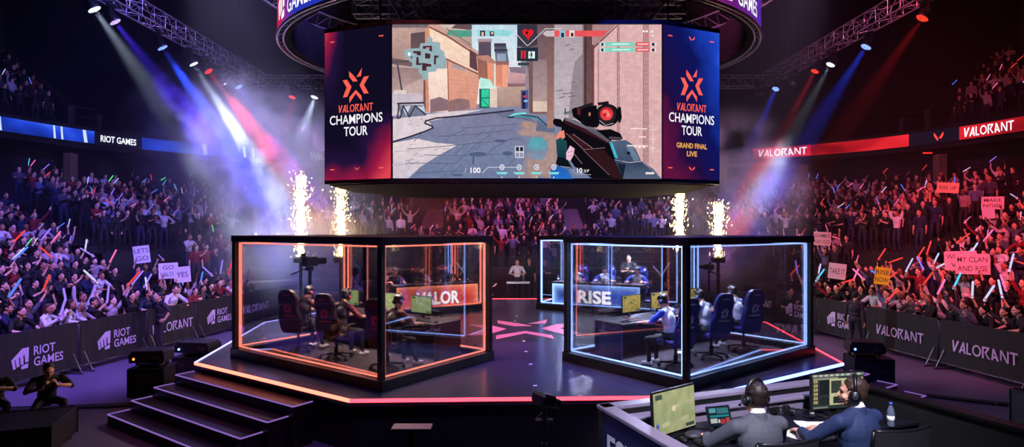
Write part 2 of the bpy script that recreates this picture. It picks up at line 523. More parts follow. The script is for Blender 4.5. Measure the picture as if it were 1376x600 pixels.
# columns holding the deck
COLS = [(-22.7, 30.0), (-18.2, 35.2), (-24.6, 22.2), (17.6, 35.3), (22.3, 30.4), (24.4, 24.6), (13.5, 37.4), (-14.2, 37.0)]
for i, (x, y) in enumerate(COLS):
    mb = MB(); mb.box((x, y, 3.7), (.45, .45, 7.4), bev=.03); mb.box((x, y, .15), (.6, .6, .3))
    tag(mb.build('trim_%d' % (i + 1), M_col), kind='structure')

# ------------------------------------------------------------------ ribbon displays round the bowl
def ribbon_mat(name, base, hot, glow):
    m = bpy.data.materials.new(name); m.use_nodes = True
    nt = m.node_tree; nt.nodes.clear()
    o = nt.nodes.new('ShaderNodeOutputMaterial'); e = nt.nodes.new('ShaderNodeEmission')
    tc = nt.nodes.new('ShaderNodeTexCoord')
    mp = nt.nodes.new('ShaderNodeMapping'); mp.inputs['Rotation'].default_value = (0, .5, .4); mp.inputs['Scale'].default_value = (.16, .16, .3)
    n = nt.nodes.new('ShaderNodeTexNoise'); n.inputs['Scale'].default_value = 1.6; n.inputs['Detail'].default_value = 2
    nt.links.new(tc.outputs['Object'], mp.inputs['Vector']); nt.links.new(mp.outputs['Vector'], n.inputs['Vector'])
    cr = nt.nodes.new('ShaderNodeValToRGB'); r = cr.color_ramp
    r.elements[0].position = .38; r.elements[0].color = (*[v * .35 for v in lin(base)], 1)
    r.elements[1].position = .74; r.elements[1].color = (*lin(glow), 1)
    k = r.elements.new(.5); k.color = (*lin(base), 1)
    k = r.elements.new(.62); k.color = (*lin(hot), 1)
    nt.links.new(n.outputs['Fac'], cr.inputs['Fac']); nt.links.new(cr.outputs['Color'], e.inputs['Color'])
    e.inputs['Strength'].default_value = 1.3
    nt.links.new(e.outputs[0], o.inputs['Surface'])
    return m
M_rb_blue = ribbon_mat('blue display', (28, 60, 190), (60, 110, 240), (150, 185, 255))
M_rb_red = ribbon_mat('red display', (185, 24, 36), (225, 40, 50), (255, 120, 100))
M_rb_off = emit('dark display', (14, 16, 34), 1.0, False)
M_rb_casing = mat('display casing', (18, 18, 22), .5)
M_white_e = emit('white lettering light', (245, 245, 255), 1.25)
M_red_e = emit('red mark light', (255, 70, 60), 1.3)
M_bevel_e = emit('display streak', (190, 210, 255), 1.2)

def ribbon(label, t0, t1, m, extra=None):
    """one curved display: casing, lit screen and its writing. t0 > t1 runs left to right as seen from inside"""
    root = thing('ribbon_display', label, 'LED display', sup((t0 + t1) / 2, RA, RB) + V((0, 0, 7.9)), 0, 'ribbon displays round the bowl')
    off = root.location.copy()
    n = max(6, int(abs(t0 - t1) / PI * 120))
    P = [sup(t0 + (t1 - t0) * k / n, RA, RB) for k in range(n + 1)]
    Q = [sup(t0 + (t1 - t0) * k / n, RA - .05, RB - .05) for k in range(n + 1)]
    mb = MB(); vs = []
    for p, q in zip(P, Q): vs += [V((p.x, p.y, 7.88)) - off, V((q.x, q.y, 7.88)) - off, V((q.x, q.y, 8.60)) - off, V((p.x, p.y, 8.60)) - off]
    mb.add(vs, [f for k in range(n) for f in ((4 * k, 4 * k + 1, 4 * k + 5, 4 * k + 4), (4 * k + 1, 4 * k + 2, 4 * k + 6, 4 * k + 5), (4 * k + 2, 4 * k + 3, 4 * k + 7, 4 * k + 6))])
    mb.build('casing', M_rb_casing, root)
    Q = [sup(t0 + (t1 - t0) * k / n, RA - .07, RB - .07) for k in range(n + 1)]
    mb = MB(); vs = []
    for q in Q: vs += [V((q.x, q.y, 7.92)) - off, V((q.x, q.y, 8.56)) - off]
    mb.add(vs, [(2 * k, 2 * k + 1, 2 * k + 3, 2 * k + 2) for k in range(n)])
    scr = mb.build('screen', m, root)
    if extra:
        # arc-length frame on the curved screen, x to the right seen from inside
        tm = (t0 + t1) / 2
        L = [0.0]; T = [t0 + (t1 - t0) * k / 200 for k in range(201)]
        W = [sup(t, RA - .09, RB - .09) for t in T]
        for k in range(200): L.append(L[-1] + (W[k + 1] - W[k]).length)
        def fr(x, y, o_=0.0):
            s = max(0, min(L[-1] - 1e-6, x * L[-1]))
            k = int(np.searchsorted(L, s, 'right')) - 1
            f = (s - L[k]) / max(1e-9, L[k + 1] - L[k])
            p = W[k].lerp(W[k + 1], f)
            return V((p.x, p.y, 8.24 + y)) - off
        extra(fr, L[-1], root)
    return root
def rb_word(shape, h, xs=.5, wide=None, m=M_white_e):
    def f(fr, L, root):
        mb = MB()
        vs, fs, w, _ = shape
        W = wide or w * h
        mb.add([fr(xs + (a - w / 2) * (W / w) / L, (b - .5) * h) for a, b in vs], fs)
        mb.build('lettering', m, root)
    return f
def rb_streaks(xs):
    def f(fr, L, root):
        for x, w in xs:
            mb = MB(); mb.add([fr(x, .31), fr(x + w, .31), fr(x + w * 1.5, -.31), fr(x + w * .5, -.31)], [(0, 1, 2, 3)])
            mb.build('light_streak', M_bevel_e, root)
    return f
RG = text_shape('RIOT GAMES', .02)
ribbon('blue lit ribbon display nearest the left edge above the left stand', PI * .985, ang(126), M_rb_blue, rb_streaks([(.62, .01), (.83, .008), (.86, .008), (.95, .014)]))
ribbon('dark ribbon display with a two-word white name above the left stand', ang(126), ang(190), M_rb_off, rb_word(RG, .34, .5, 1.75))
ribbon('blue lit ribbon display between the white name and the haze on the left', ang(190), ang(374), M_rb_blue, rb_streaks([(.42, .03), (.72, .02), (.79, .015)]))
ribbon('dark ribbon display with a white game name half hidden beside the hanging screen', ang(374), ang(600), M_rb_off, rb_word(WORD, .42, .305, 2.7))
ribbon('dark ribbon display behind the hanging screen at the back of the bowl', ang(600), ang(1012), M_rb_off)
ribbon('red and white ribbon display with the game name at the far right corner', ang(1012), ang(1090), M_rb_red, rb_word(WORD, .42, .52, 2.7))
ribbon('red ribbon display with bright streaks beyond the far right corner', ang(1090), ang(1222), M_rb_red)
ribbon('dark ribbon display with a small red winged mark', ang(1222), ang(1290), M_rb_off, rb_word(VMARK, .42, .6, .45, M_red_e))
ribbon('red ribbon display with large white game name above the right stand', ang(1290), PI * .03, M_rb_red, rb_word(WORD, .44, .16, 2.2))
# small exit lights over the concourse doors
M_exit = emit('red exit light', (255, 40, 40), 1.6)
for i, (px, py, Y, w) in enumerate(((97, 200, 31.5, 'nearest the left stand'), (268, 217, 36.5, 'beside the pale column at the far left corner'), (1041, 240, 38, 'at the far right corner'), (1246, 203, 31.5, 'above the right stand doorway'), (405, 218, 38.5, 'in the haze behind the left booth'))):
    p = at_depth(px, py, Y)
    root = thing('exit_sign', 'small red exit light ' + w, 'exit sign', p)
    mb = MB(); mb.box((0, 0.04, 0), (.62, .1, .36), bev=.02); mb.build('housing', M_black, root)
    mb = MB(); mb.box((0, -.02, 0), (.5, .02, .26)); mb.build('lens', M_exit, root)
    mb = MB(); mb.cyl((0, .04, .15), (0, .04, 7.4 - p.z), .015, n=6); mb.build('drop_rod', M_rail, root)

# aisle stairs in the back bank
M_stair = mat('aisle stair concrete', (125, 115, 130), .6)
for x, w in ((-4.7, 'left'), (3.5, 'right')):
    mb = MB()
    for k in range(BACK_ROWS):
        y = 31.05 + .8 * k; z = BZ0 + BH * k
        mb.box((x, y + .25, z + .1), (1.3, .5, .2)); mb.box((x, y + .65, z + .22), (1.3, .3, .2))
    root = mb.build('trim_aisle_' + w, M_stair); tag(root, kind='structure')
# ------------------------------------------------------------------ stage
M_deck = mat('stage deck vinyl', (52, 48, 64), .24, noise=.25, scale=2.2, spec=.6)
M_step = mat('step tread black', (22, 20, 27), .4, noise=.25, scale=3)
M_skirt = mat('stage skirt black', (9, 9, 12), .7)
M_led_red = emit("orange red LED line", (255, 124, 100), 3.0)
M_led_pink = emit('pink LED line', (255, 70, 90), 3.2)
M_led_white = emit('violet white LED line', (170, 165, 255), 3.0)
M_led_blue = emit("ice blue LED line", (140, 172, 255), 3.2)
M_nose = emit('stair nosing light', (150, 110, 200), .75)
M_print = mat('pink floor print', (236, 120, 160), .35, noise=.05)

def sp(px, py): return at_z(px, py, STAGE)
SL = at_z(262, 487, STAGE); SF1 = at_z(470, 537, STAGE); SF2 = at_z(945, 532, STAGE); SR = at_z(1133, 488, STAGE)
SBL = at_z(352, 436, STAGE); SBR = at_z(1040, 444, STAGE)
poly = [SF1, SF2, SR, V((7.2, 16.5, 0)), V((5.2, 21.6, 0)), V((1.5, 22.2, 0)), V((-1.5, 22.2, 0)), V((-4.8, 21.6, 0)), V((-7.0, 16.5, 0)), SL]
poly = [(p.x, p.y) for p in poly]
stage = thing('stage_platform', 'large dark glossy stage with glowing edge lines carrying the glass booths', 'stage', (0, 15.5, 0))
mb = MB(); mb.M = Matrix.Translation((0, -15.5, 0)); mb.prism(poly, STAGE - .1, STAGE); mb.build('deck', M_deck, stage)
ins = [(p[0] * .985, 15.5 + (p[1] - 15.5) * .985) for p in poly]
mb = MB(); mb.M = Matrix.Translation((0, -15.5, 0)); mb.prism(ins, 0, STAGE - .1); mb.build('skirt', M_skirt, stage)
edges = [(0, 1, M_led_pink), (1, 2, M_led_blue), (2, 3, M_led_pink), (3, 4, M_led_pink), (4, 5, M_led_pink), (5, 6, M_led_pink), (6, 7, M_led_pink), (7, 8, M_led_white), (8, 9, M_led_white), (9, 0, M_led_red)]
for a, b, m in edges:
    p, q = V((*poly[a], STAGE)), V((*poly[b], STAGE))
    mb = MB(); mb.M = Matrix.Translation((0, -15.5, 0)); mb.beam(p + V((0, 0, -.012)), q + V((0, 0, -.012)), .035, .05)
    mb.build('edge_light', m, stage)
mb = MB(); mb.M = Matrix.Translation((.33, 0.0, STAGE))
F = frame_of((0, 0, 0), (1, 0, 0), (0, 1, 0))
put_shape(mb, STAR, F, 0, 0, 3.1, off=.004, width=3.0)
mb.build('floor_emblem', M_print, stage)
# small specks of white confetti lying on the deck
M_conf = mat('white paper', (230, 225, 230), .8)
for i, (px, py) in enumerate(((694, 424), (692, 431), (707, 472), (713, 489), (704, 458), (719, 518))):
    p = sp(px, py); mb = MB(); a = i * 1.3
    mb.box((0, 0, .006), (.07, .04, .006), Matrix.Rotation(a, 3, 'Z'))
    o = mb.build('confetti_scrap', M_conf, loc=(p.x, p.y, STAGE))
    tag(o, 'scrap of white confetti lying on the open stage floor', 'confetti', 'confetti on the stage floor')

# ------------------------------------------------------------------ stage steps, both sides
RISE = .17
def step_set(side, c0, c1, label):
    """c0 outer end and c1 front end of the stage's slanted edge, both on the deck"""
    e = (c1 - c0); e.z = 0; L = e.length; e.normalize()
    n = V((e.y, -e.x, 0)) if side < 0 else V((-e.y, e.x, 0))
    if n.y > 0: n = -n
    root = thing('stage_steps', label, 'steps', (c0 + c1) / 2 * 1.0)
    root.location.z = 0
    o = root.location.copy()
    for k in range(1, 5):
        z = STAGE - RISE * k
        shift = n * (.36 * k) - e * ((.06 if side < 0 else .30) * k)
        a = c0 + e * (.04) + shift - n * .36; b = c0 + e * (L * .83 if side < 0 else L * .9) + shift - n * .36 - e * .07 * k
        a2, b2 = a + n * .36, b + n * .36
        lo = 0
        mb = MB(); mb.M = Matrix.Translation(-o)
        ring = [(a.x, a.y), (b.x, b.y), (b2.x, b2.y), (a2.x, a2.y)]
        ar = sum(ring[i][0] * ring[(i + 1) % 4][1] - ring[(i + 1) % 4][0] * ring[i][1] for i in range(4))
        if ar < 0: ring = ring[::-1]
        mb.prism(ring, lo, z)
        st = mb.build('step', M_step, root)
        zz = V((0, 0, z + .004))
        for p, q in ((a2, b2), (a, a2), (b, b2)):
            p_, q_ = V((p.x, p.y, 0)) + zz, V((q.x, q.y, 0)) + zz
            mb = MB(); mb.M = Matrix.Translation(-o); mb.beam(p_, q_, .022, .016)
            mb.build('nosing', M_nose, st)
    return root
step_set(-1, SL.copy(), SF1.copy(), 'four dark steps with violet nosing lines climbing to the red edge of the stage')
step_set(1, SR.copy(), SF2.copy(), 'four dark steps with violet nosing lines at the blue stage edge behind the commentary desk')

# ------------------------------------------------------------------ glass booths
M_frame = mat('booth frame black', (16, 15, 20), .4, .3)
M_glass = glass_mat("booth pane glass", (253, 253, 255), .6)
M_carpet = mat('booth carpet', (44, 36, 46), .75, noise=.3, scale=14)
M_bceil = mat('booth roof', (18, 17, 22), .6)
M_lamp = emit('booth ceiling lamp', (255, 246, 235), 6.0)

def booth(name_label, o, u, v, Lu, Lv, H, led, led_name, panes=('u0', 'v0', 'u1', 'v1'), strips=True, lamps=True):
    """o: front corner on the deck; u, v: unit directions of its two near walls; walls: u0 (along u at v=0), v0 (along v at u=0), u1 (along u at v=Lv), v1"""
    o = V(o) + V((0, 0, .002)); root = thing('glass_booth', name_label, 'booth', o, 0, 'player booths')
    U, W = V(u), V(v)
    def P(a, b, z): return U * a + W * b + V((0, 0, z))
    R = Matrix((U, W, V((0, 0, 1)))).transposed()
    if R.determinant() < 0: R = Matrix((U, W, V((0, 0, 1)))).transposed()
    pl = .17; top = .13; ps = .1
    mb = MB()
    for (a0, b0, a1, b1) in ((-.06, 0, Lu + .06, 0), (-.06, Lv, Lu + .06, Lv), (0, -.06, 0, Lv + .06), (Lu, -.06, Lu, Lv + .06)):
        mb.beam(P(a0, b0, pl / 2), P(a1, b1, pl / 2), .17, pl, bev=.01)
    mb.build('plinth', M_frame, root)
    mb = MB(); mb.beam(P(0, Lv / 2, .02), P(Lu, Lv / 2, .02), Lv - .16, .04); mb.build('booth_floor', M_carpet, root)
    mb = MB()
    for (a0, b0, a1, b1) in ((-.05, 0, Lu + .05, 0), (-.05, Lv, Lu + .05, Lv), (0, -.05, 0, Lv + .05), (Lu, -.05, Lu, Lv + .05)):
        mb.beam(P(a0, b0, H - top / 2), P(a1, b1, H - top / 2), .14, top, bev=.01)
    mb.beam(P(0, Lv / 2, H - .03), P(Lu, Lv / 2, H - .03), Lv - .1, .05)
    rf = mb.build('roof', M_bceil, root)
    if lamps:
        for a in (.25, .75):
            mb = MB(); mb.box(P(Lu * a, Lv * .55, H - .075), (.9, .12, .03), R); lm = mb.build('ceiling_lamp', M_lamp, root)
    for a, b in ((0, 0), (Lu, 0), (0, Lv), (Lu, Lv)):
        mb = MB(); mb.beam(P(a, b, pl), P(a, b, H - top), ps, ps, up=W, bev=.008); mb.build('post', M_frame, root)
    walls = {'u0': (P(ps / 2, 0, 0), P(Lu - ps / 2, 0, 0), W), 'u1': (P(ps / 2, Lv, 0), P(Lu - ps / 2, Lv, 0), -W),
             'v0': (P(0, ps / 2, 0), P(0, Lv - ps / 2, 0), U), 'v1': (P(Lu, ps / 2, 0), P(Lu, Lv - ps / 2, 0), -U)}
    for k in panes:
        p, q, inn = walls[k]
        z0, z1 = pl, H - top
        mb = MB(); d = (q - p).normalized()
        mb.beam(p + V((0, 0, (z0 + z1) / 2)), q + V((0, 0, (z0 + z1) / 2)), .012, z1 - z0)
        mb.build('glass_pane', M_glass, root)
        if strips:
            t = .022; i = .05
            c = inn * .035
            for (s0, s1) in (((d * i, z0 + .03), (-d * i, z0 + .03)), ((d * i, z1 - .03), (-d * i, z1 - .03)), ((d * i, z0 + .03), (d * i, z1 - .03)), ((-d * i, z0 + .03), (-d * i, z1 - .03))):
                a = (p if s0[0].dot(d) > 0 else q) + s0[0] + V((0, 0, s0[1])) + c
                b = (p if s1[0].dot(d) > 0 else q) + s1[0] + V((0, 0, s1[1])) + c
                mb = MB(); mb.beam(a, b, t, t, up=inn); mb.build('light_strip', led, root)
    return root, P

LU = V((-.8085, .5885, 0)); LV = V((.5885, .8085, 0))
LO = V((-2.127, 9.50, STAGE))
lb, LP = booth('large glass booth with orange-red light strips, the dark-shirted team inside', LO, LU, LV, 4.49, 2.83, 2.50, M_led_red, 'red')
RU = V((.777, .629, 0)); RV = V((-.629, .777, 0))
RO = V((2.86, 9.57, STAGE))
rb_, RP = booth('large glass booth with ice-blue light strips, the white-shirted team inside', RO, RU, RV, 4.46, 2.79, 2.49, M_led_blue, 'blue')
# rear booths
BRU = V((.886, -.464, 0)); BRV = V((.464, .886, 0))
BRO = V((.90, 19.55, STAGE))
bb, BRP = booth('rear glass booth with ice-blue strips behind the blue front booth', BRO, BRU, BRV, 4.2, 2.2, 2.42, M_led_blue, 'blue', panes=('u0', 'v0', 'u1'))
BLU = V((-.857, -.515, 0)); BLV = V((-.515, .857, 0))
BLO = V((-.95, 19.35, STAGE))
bc, BLP = booth('rear glass booth with orange-red strips behind the red front booth', BLO, BLU, BLV, 4.0, 2.2, 2.42, M_led_red, 'red', panes=('u0', 'v0', 'u1'))
# ------------------------------------------------------------------ hanging screen
M_hull = mat('screen hull black', (11, 11, 14), .5)
M_bezel = mat('screen bezel', (16, 16, 20), .4)
def speckle_mat():
    m = bpy.data.materials.new('perforated underside'); m.use_nodes = True
    nt = m.node_tree; b = nt.nodes['Principled BSDF']
    b.inputs['Roughness'].default_value = .85; b.inputs['Specular IOR Level'].default_value = .15
    tc = nt.nodes.new('ShaderNodeTexCoord'); vo = nt.nodes.new('ShaderNodeTexVoronoi'); vo.inputs['Scale'].default_value = 5.0
    nt.links.new(tc.outputs['Object'], vo.inputs['Vector'])
    lt = nt.nodes.new('ShaderNodeMath'); lt.operation = 'LESS_THAN'; lt.inputs[1].default_value = .09
    nt.links.new(vo.outputs['Distance'], lt.inputs[0])
    mx = nt.nodes.new('ShaderNodeMix'); mx.data_type = 'RGBA'
    mx.inputs['A'].default_value = (*lin((8, 8, 10)), 1); mx.inputs['B'].default_value = (*lin((120, 112, 122)), 1)
    nt.links.new(lt.outputs[0], mx.inputs['Factor']); nt.links.new(mx.outputs['Result'], b.inputs['Base Color'])
    return m
M_speck = speckle_mat()
JY = 13.0
jr = thing('hanging_screen', 'huge multi-sided video screen hung above the stage showing a shooter match', 'video screen', (0.33, 16, 4.5))
JO = Matrix.Translation(-jr.location)
JZ0 = at_depth(0, 240, JY).z; JZ1 = at_depth(0, 33, JY).z
xl = at_depth(527, 0, JY).x; xr = at_depth(889, 0, JY).x
WL = V((-4.35, 13.6, 0)); WR = V((4.82, 13.6, 0))
hull = [(xl - .02, JY), (xr + .02, JY), (WR.x, WR.y), (5.0, 16.2), (3.95, 18.9), (-3.1, 18.9), (-4.45, 16.2), (WL.x, WL.y)]
hull = [(x, y + .06) for x, y in hull]
mb = MB(); mb.M = JO; mb.prism(hull, JZ0 - .02, JZ1 + .1); mb.build('hull', M_hull, jr)
low = [(x * .985 + .005, 16 + (y - 16) * .985) for x, y in hull]
mb = MB(); mb.M = JO; mb.prism(low, JZ0 - .1, JZ0 - .02); mb.build('underside', M_speck, jr)
# bezel rails round the faces
mb = MB(); mb.M = JO
for a, b in (((xl, JY), (xr, JY)), ((xr, JY), (WR.x, WR.y)), ((xl, JY), (WL.x, WL.y))):
    for z in (JZ0 - .035, JZ1 + .05):
        mb.beam((a[0], a[1], z), (b[0], b[1], z), .06, .09)
for p in ((xl, JY), (xr, JY), (WL.x, WL.y), (WR.x, WR.y)):
    mb.beam((p[0], p[1] + .0, JZ0 - .05), (p[0], p[1], JZ1 + .08), .03, .03, up=(0, 1, 0))
mb.build('bezel', M_bezel, jr)

# ---- the game picture: a flat image on the front face
PIC = MB(); PIC.M = JO
_lay = [0]
def scr(px, py, off=0.0): return at_depth(px, py, JY + .045 - off)
def paint(poly, c, c2=None):
    """polygon in picture pixels; c2: second colour towards the bottom"""
    _lay[0] += 1
    off = _lay[0] * .00035
    pts = [(max(527, min(889, x)), max(33, min(240, y))) for x, y in poly]
    if c2 is None:
        PIC.flat(pts, scr, off, lin(c)); return
    ys = [p[1] for p in pts]; a, b = min(ys), max(ys); c, c2 = lin(c), lin(c2)
    colour = lambda y: tuple(c[i] + (c2[i] - c[i]) * (y - a) / max(1e-6, b - a) for i in range(3))
    tris = [tuple(range(len(pts)))] if (len(pts) <= 4 and convex(pts)) else tessellate_polygon([[V((p[0], p[1], 0)) for p in pts]])
    for t in tris:
        PIC.add([scr(*pts[i], off) for i in t], [tuple(range(len(t)))], None, [colour(pts[i][1]) for i in t])
def stroke(pts, w, c):
    for (x0, y0), (x1, y1) in zip(pts[:-1], pts[1:]):
        dx, dy = x1 - x0, y1 - y0; L = math.hypot(dx, dy) or 1
        nx, ny = -dy / L * w / 2, dx / L * w / 2; ex, ey = dx / L * w * .25, dy / L * w * .25
        paint([(x0 + nx - ex, y0 + ny - ey), (x1 + nx + ex, y1 + ny + ey), (x1 - nx + ex, y1 - ny + ey), (x0 - nx - ex, y0 - ny - ey)], c)
def rect(x0, y0, x1, y1, c, c2=None): paint([(x0, y0), (x1, y0), (x1, y1), (x0, y1)], c, c2)
def disc(cx, cy, rx, ry, c, n=18, c2=None): paint([(cx + rx * math.cos(2 * PI * k / n), cy + ry * math.sin(2 * PI * k / n)) for k in range(n)], c, c2)
def ptext(s, x, y, h, c, width=None, align='c', bold=.02):
    _lay[0] += 1
    sh = text_shape(s, bold)
    vs, fs, w, _ = sh; W = width or w * h
    ox = x - W / 2 if align == 'c' else x
    PIC.add([scr(ox + a * W / w, y + h / 2 - b * h, _lay[0] * .00035) for a, b in vs], [f[::-1] for f in fs], None, lin(c))

# ground and sky
rect(527, 33, 889, 240, (150, 138, 150))
rect(632, 33, 700, 140, (196, 222, 236), (244, 240, 236))
paint([(527, 150), (640, 143), (700, 140), (745, 150), (800, 200), (800, 240), (527, 240)], (132, 136, 164), (112, 124, 158))
paint([(527, 160), (600, 150), (650, 147), (600, 158), (576, 163), (583, 171), (560, 180), (527, 189)], (222, 206, 214))
paint([(527, 192), (560, 186), (588, 192), (616, 194), (590, 208), (565, 224), (548, 240), (527, 240)], (232, 214, 214), (206, 196, 210))
paint([(600, 158), (690, 148), (735, 160), (720, 190), (640, 200), (600, 192), (560, 182), (584, 172)], (128, 128, 158), (122, 128, 160))
# earth and teal patches at the right of the lane
for x, y, a, b in ((712, 168, 15, 7), (724, 176, 20, 10), (738, 196, 16, 20), (740, 224, 20, 18), (716, 222, 13, 20), (704, 234, 9, 8), (706, 178, 12, 5)): disc(x, y, a, b, (150, 136, 146), 26)
for x, y, a, b in ((712, 167, 12, 5), (722, 175, 16, 7.5), (738, 196, 12, 17), (740, 224, 16, 15), (718, 224, 9, 16), (706, 178, 9, 3.4)): disc(x, y, a, b, (174, 143, 138), 26)
paint([(722, 160), (746, 172), (745, 178), (720, 176)], (100, 110, 140))
for x, y, a, b, c in ((723, 197, 14, 13, (120, 146, 164)), (722, 194, 12.5, 10, (100, 158, 174)), (722, 208, 12, 7, (128, 146, 170)), (720, 190, 9, 6, (92, 166, 180))): disc(x, y, a, b, c, 26)
R4 = random.Random(3)
for q in range(70):
    x, y = R4.uniform(545, 700), R4.uniform(158, 238); w_ = R4.uniform(3, 10) * (y - 130) / 70
    if x + w_ < 745: stroke([(x, y), (x + w_, y - w_ * .18)], R4.uniform(.3, .8), R4.choice([(116, 122, 152), (146, 146, 172), (104, 110, 142)]))
for q in range(60):
    x, y = R4.uniform(604, 638), R4.uniform(104, 130); stroke([(x, y), (x + R4.uniform(2, 6), y - .8)], .5, R4.choice([(216, 146, 122), (240, 178, 150), (200, 132, 110)]))
for q in range(60):
    x, y = R4.uniform(800, 884), R4.uniform(76, 232); stroke([(x, y), (x + R4.uniform(2, 9), y)], R4.uniform(.3, .7), R4.choice([(214, 166, 168), (232, 190, 188), (206, 160, 162)]))
paint([(664, 152), (690, 149), (712, 158), (724, 166), (700, 160), (676, 158)], (108, 112, 140))
# left-hand walls
rect(527, 33, 578, 152, (178, 146, 140), (206, 178, 176))
rect(527, 33, 575, 37, (120, 105, 112))
paint([(527, 38), (560, 38), (552, 48), (552, 76), (527, 84)], (196, 162, 152), (170, 138, 132))
paint([(552, 45), (573, 42), (573, 76), (552, 72)], (92, 76, 84), (110, 88, 88))
paint([(527, 78), (572, 84), (572, 92), (527, 86)], (116, 94, 96))
paint([(527, 90), (570, 92), (570, 104), (527, 124)], (150, 124, 124), (188, 160, 158))
stroke([(534, 86), (540, 122)], 2.4, (86, 74, 84)); stroke([(528, 83), (566, 82)], 2.0, (90, 76, 82))
paint([(569, 80), (574, 80), (575, 150), (569, 150)], (120, 84, 80))
paint([(527, 124), (566, 126), (571, 148), (527, 156)], (200, 184, 196), (214, 204, 212))
rect(530, 121, 546, 126, (226, 210, 206))
paint([(571, 38), (577, 36), (580, 150), (572, 150)], (224, 150, 120), (206, 140, 120))
# bench frame
paint([(534, 141), (568, 141), (573, 155), (540, 158)], (116, 124, 150))
paint([(540, 143), (552, 142), (546, 155)], (206, 212, 224)); paint([(560, 143), (570, 143), (572, 152)], (196, 210, 232))
stroke([(536, 140), (534, 159), (538, 158), (542, 142), (550, 157), (558, 142), (572, 154)], 2.0, (64, 56, 66))
stroke([(534, 139), (570, 138)], 2.6, (72, 62, 72))
# sloping lit wall
paint([(577, 36), (600, 46), (630, 66), (642, 74), (644, 104), (620, 92), (598, 80), (578, 72)], (250, 220, 196), (246, 208, 188))
paint([(577, 33), (590, 33), (644, 70), (643, 76), (632, 70), (600, 50), (577, 37)], (206, 160, 146))
stroke([(577, 36.5), (601, 48), (631, 68), (643, 75)], 1.8, (122, 74, 70))
paint([(590, 33), (620, 33), (634, 50), (634, 66), (610, 50)], (214, 196, 186), (170, 130, 126))
paint([(603, 40), (634, 41), (634, 49), (614, 50), (600, 46)], (80, 160, 140)); paint([(612, 33), (634, 33), (634, 40), (606, 38)], (106, 82, 88))
stroke([(600, 38), (632, 60)], 1.4, (150, 110, 104))
paint([(631, 66), (640, 72), (642, 96), (631, 90)], (96, 66, 72))
paint([(596, 78), (642, 100), (644, 108), (640, 146), (600, 150)], (232, 164, 138), (214, 150, 132))
stroke([(599, 79), (642, 99)], 2.4, (140, 98, 92)); paint([(606, 90), (630, 97), (642, 107), (640, 104), (612, 86)], (166, 160, 170))
for q in range(8): stroke([(603, 101 + q * 5.5), (640, 106 + q * 4.6)], .5, (206, 140, 118))
paint([(575, 92), (601, 92), (602, 150), (577, 151)], (252, 226, 210), (238, 206, 194))
stroke([(601.5, 82), (603, 150)], 1.2, (150, 100, 92))
paint([(578, 134), (590, 130), (602, 134), (602, 148), (578, 151)], (140, 110, 118))
paint([(603, 136), (616, 132), (630, 134), (632, 146), (603, 150)], (146, 112, 116))
# far buildings
paint([(643, 53), (660, 53), (660, 78), (643, 76)], (110, 84, 96), (86, 72, 88)); rect(643, 58, 658, 75, (92, 78, 96)); rect(642, 52, 661, 56, (176, 150, 156))
paint([(641, 76), (654, 75), (656, 112), (643, 106)], (150, 96, 90), (170, 110, 96)); paint([(654, 76), (664, 82), (664, 116), (656, 112)], (240, 160, 124), (230, 150, 120))
paint([(640, 75), (656, 74), (668, 84), (664, 86), (640, 78)], (190, 134, 118))
paint([(664, 60), (680, 60), (684, 82), (666, 82)], (84, 84, 106), (110, 116, 140)); rect(668, 72, 680, 82, (150, 164, 188)); rect(664, 58, 680, 62, (66, 60, 76)); rect(664, 66, 682, 69, (64, 60, 80))
paint([(666, 82), (684, 83), (682, 118), (666, 116)], (214, 134, 112), (224, 146, 120)); rect(675, 84, 682, 116, (244, 168, 134)); rect(666, 82, 684, 87, (150, 104, 100))
paint([(684, 90), (706, 92), (706, 120), (682, 118)], (222, 176, 180), (176, 130, 140)); paint([(684, 90), (706, 90), (706, 99), (686, 97)], (140, 120, 136))
rect(682, 112, 706, 117, (140, 104, 108))
paint([(667, 117), (706, 116), (706, 143), (666, 144)], (196, 162, 150), (170, 138, 130))
# mint canopy and green door
paint([(645, 104), (659, 107), (664, 118), (645, 118)], (190, 240, 224)); rect(644, 119, 668, 144, (226, 206, 190)); rect(644, 119, 658, 145, (30, 92, 84)); rect(647, 120, 657, 143, (56, 206, 164)); stroke([(647, 132), (657, 131)], 1.2, (24, 96, 84)); stroke([(648, 134), (656, 142)], .9, (24, 110, 92))
# distant figure and post
rect(700, 121, 710, 146, (76, 86, 140)); rect(702, 123, 706, 146, (28, 32, 70)); rect(703, 128, 708, 131, (190, 70, 90)); rect(704, 134, 709, 137, (150, 180, 230))
# right-hand walls
paint([(700, 33), (736, 33), (736, 156), (712, 146), (710, 100)], (108, 84, 92), (150, 122, 124))
paint([(716, 80), (735, 80), (735, 146), (716, 142)], (146, 124, 130), (186, 160, 158)); rect(716, 136, 736, 152, (222, 196, 180)); rect(711, 82, 716, 152, (120, 88, 88)); rect(715, 150, 736, 153, (130, 96, 96))
paint([(735, 33), (745, 33), (743, 172), (735, 172)], (110, 82, 84), (170, 126, 112))
rect(745, 33, 784, 165, (176, 160, 168), (196, 184, 190)); paint([(772, 84), (784, 70), (784, 160), (764, 160), (768, 110)], (150, 134, 144))
for a, b, w in ((760, 61, 6), (766, 67, 5), (748, 122, 8), (756, 126, 14), (764, 130, 9), (752, 131, 7), (768, 112, 5)): stroke([(a, b), (a + w, b - 1.5)], 1.1, (112, 98, 108))
for q in range(12): stroke([(746, 42 + q * 10), (783, 42 + q * 10)], .5, (162, 148, 156))
rect(783, 33, 787, 170, (136, 100, 104)); rect(787, 33, 796, 175, (94, 66, 70), (120, 86, 86)); rect(785, 33, 788, 170, (74, 52, 58))
rect(796, 33, 889, 240, (224, 178, 178), (220, 176, 178))
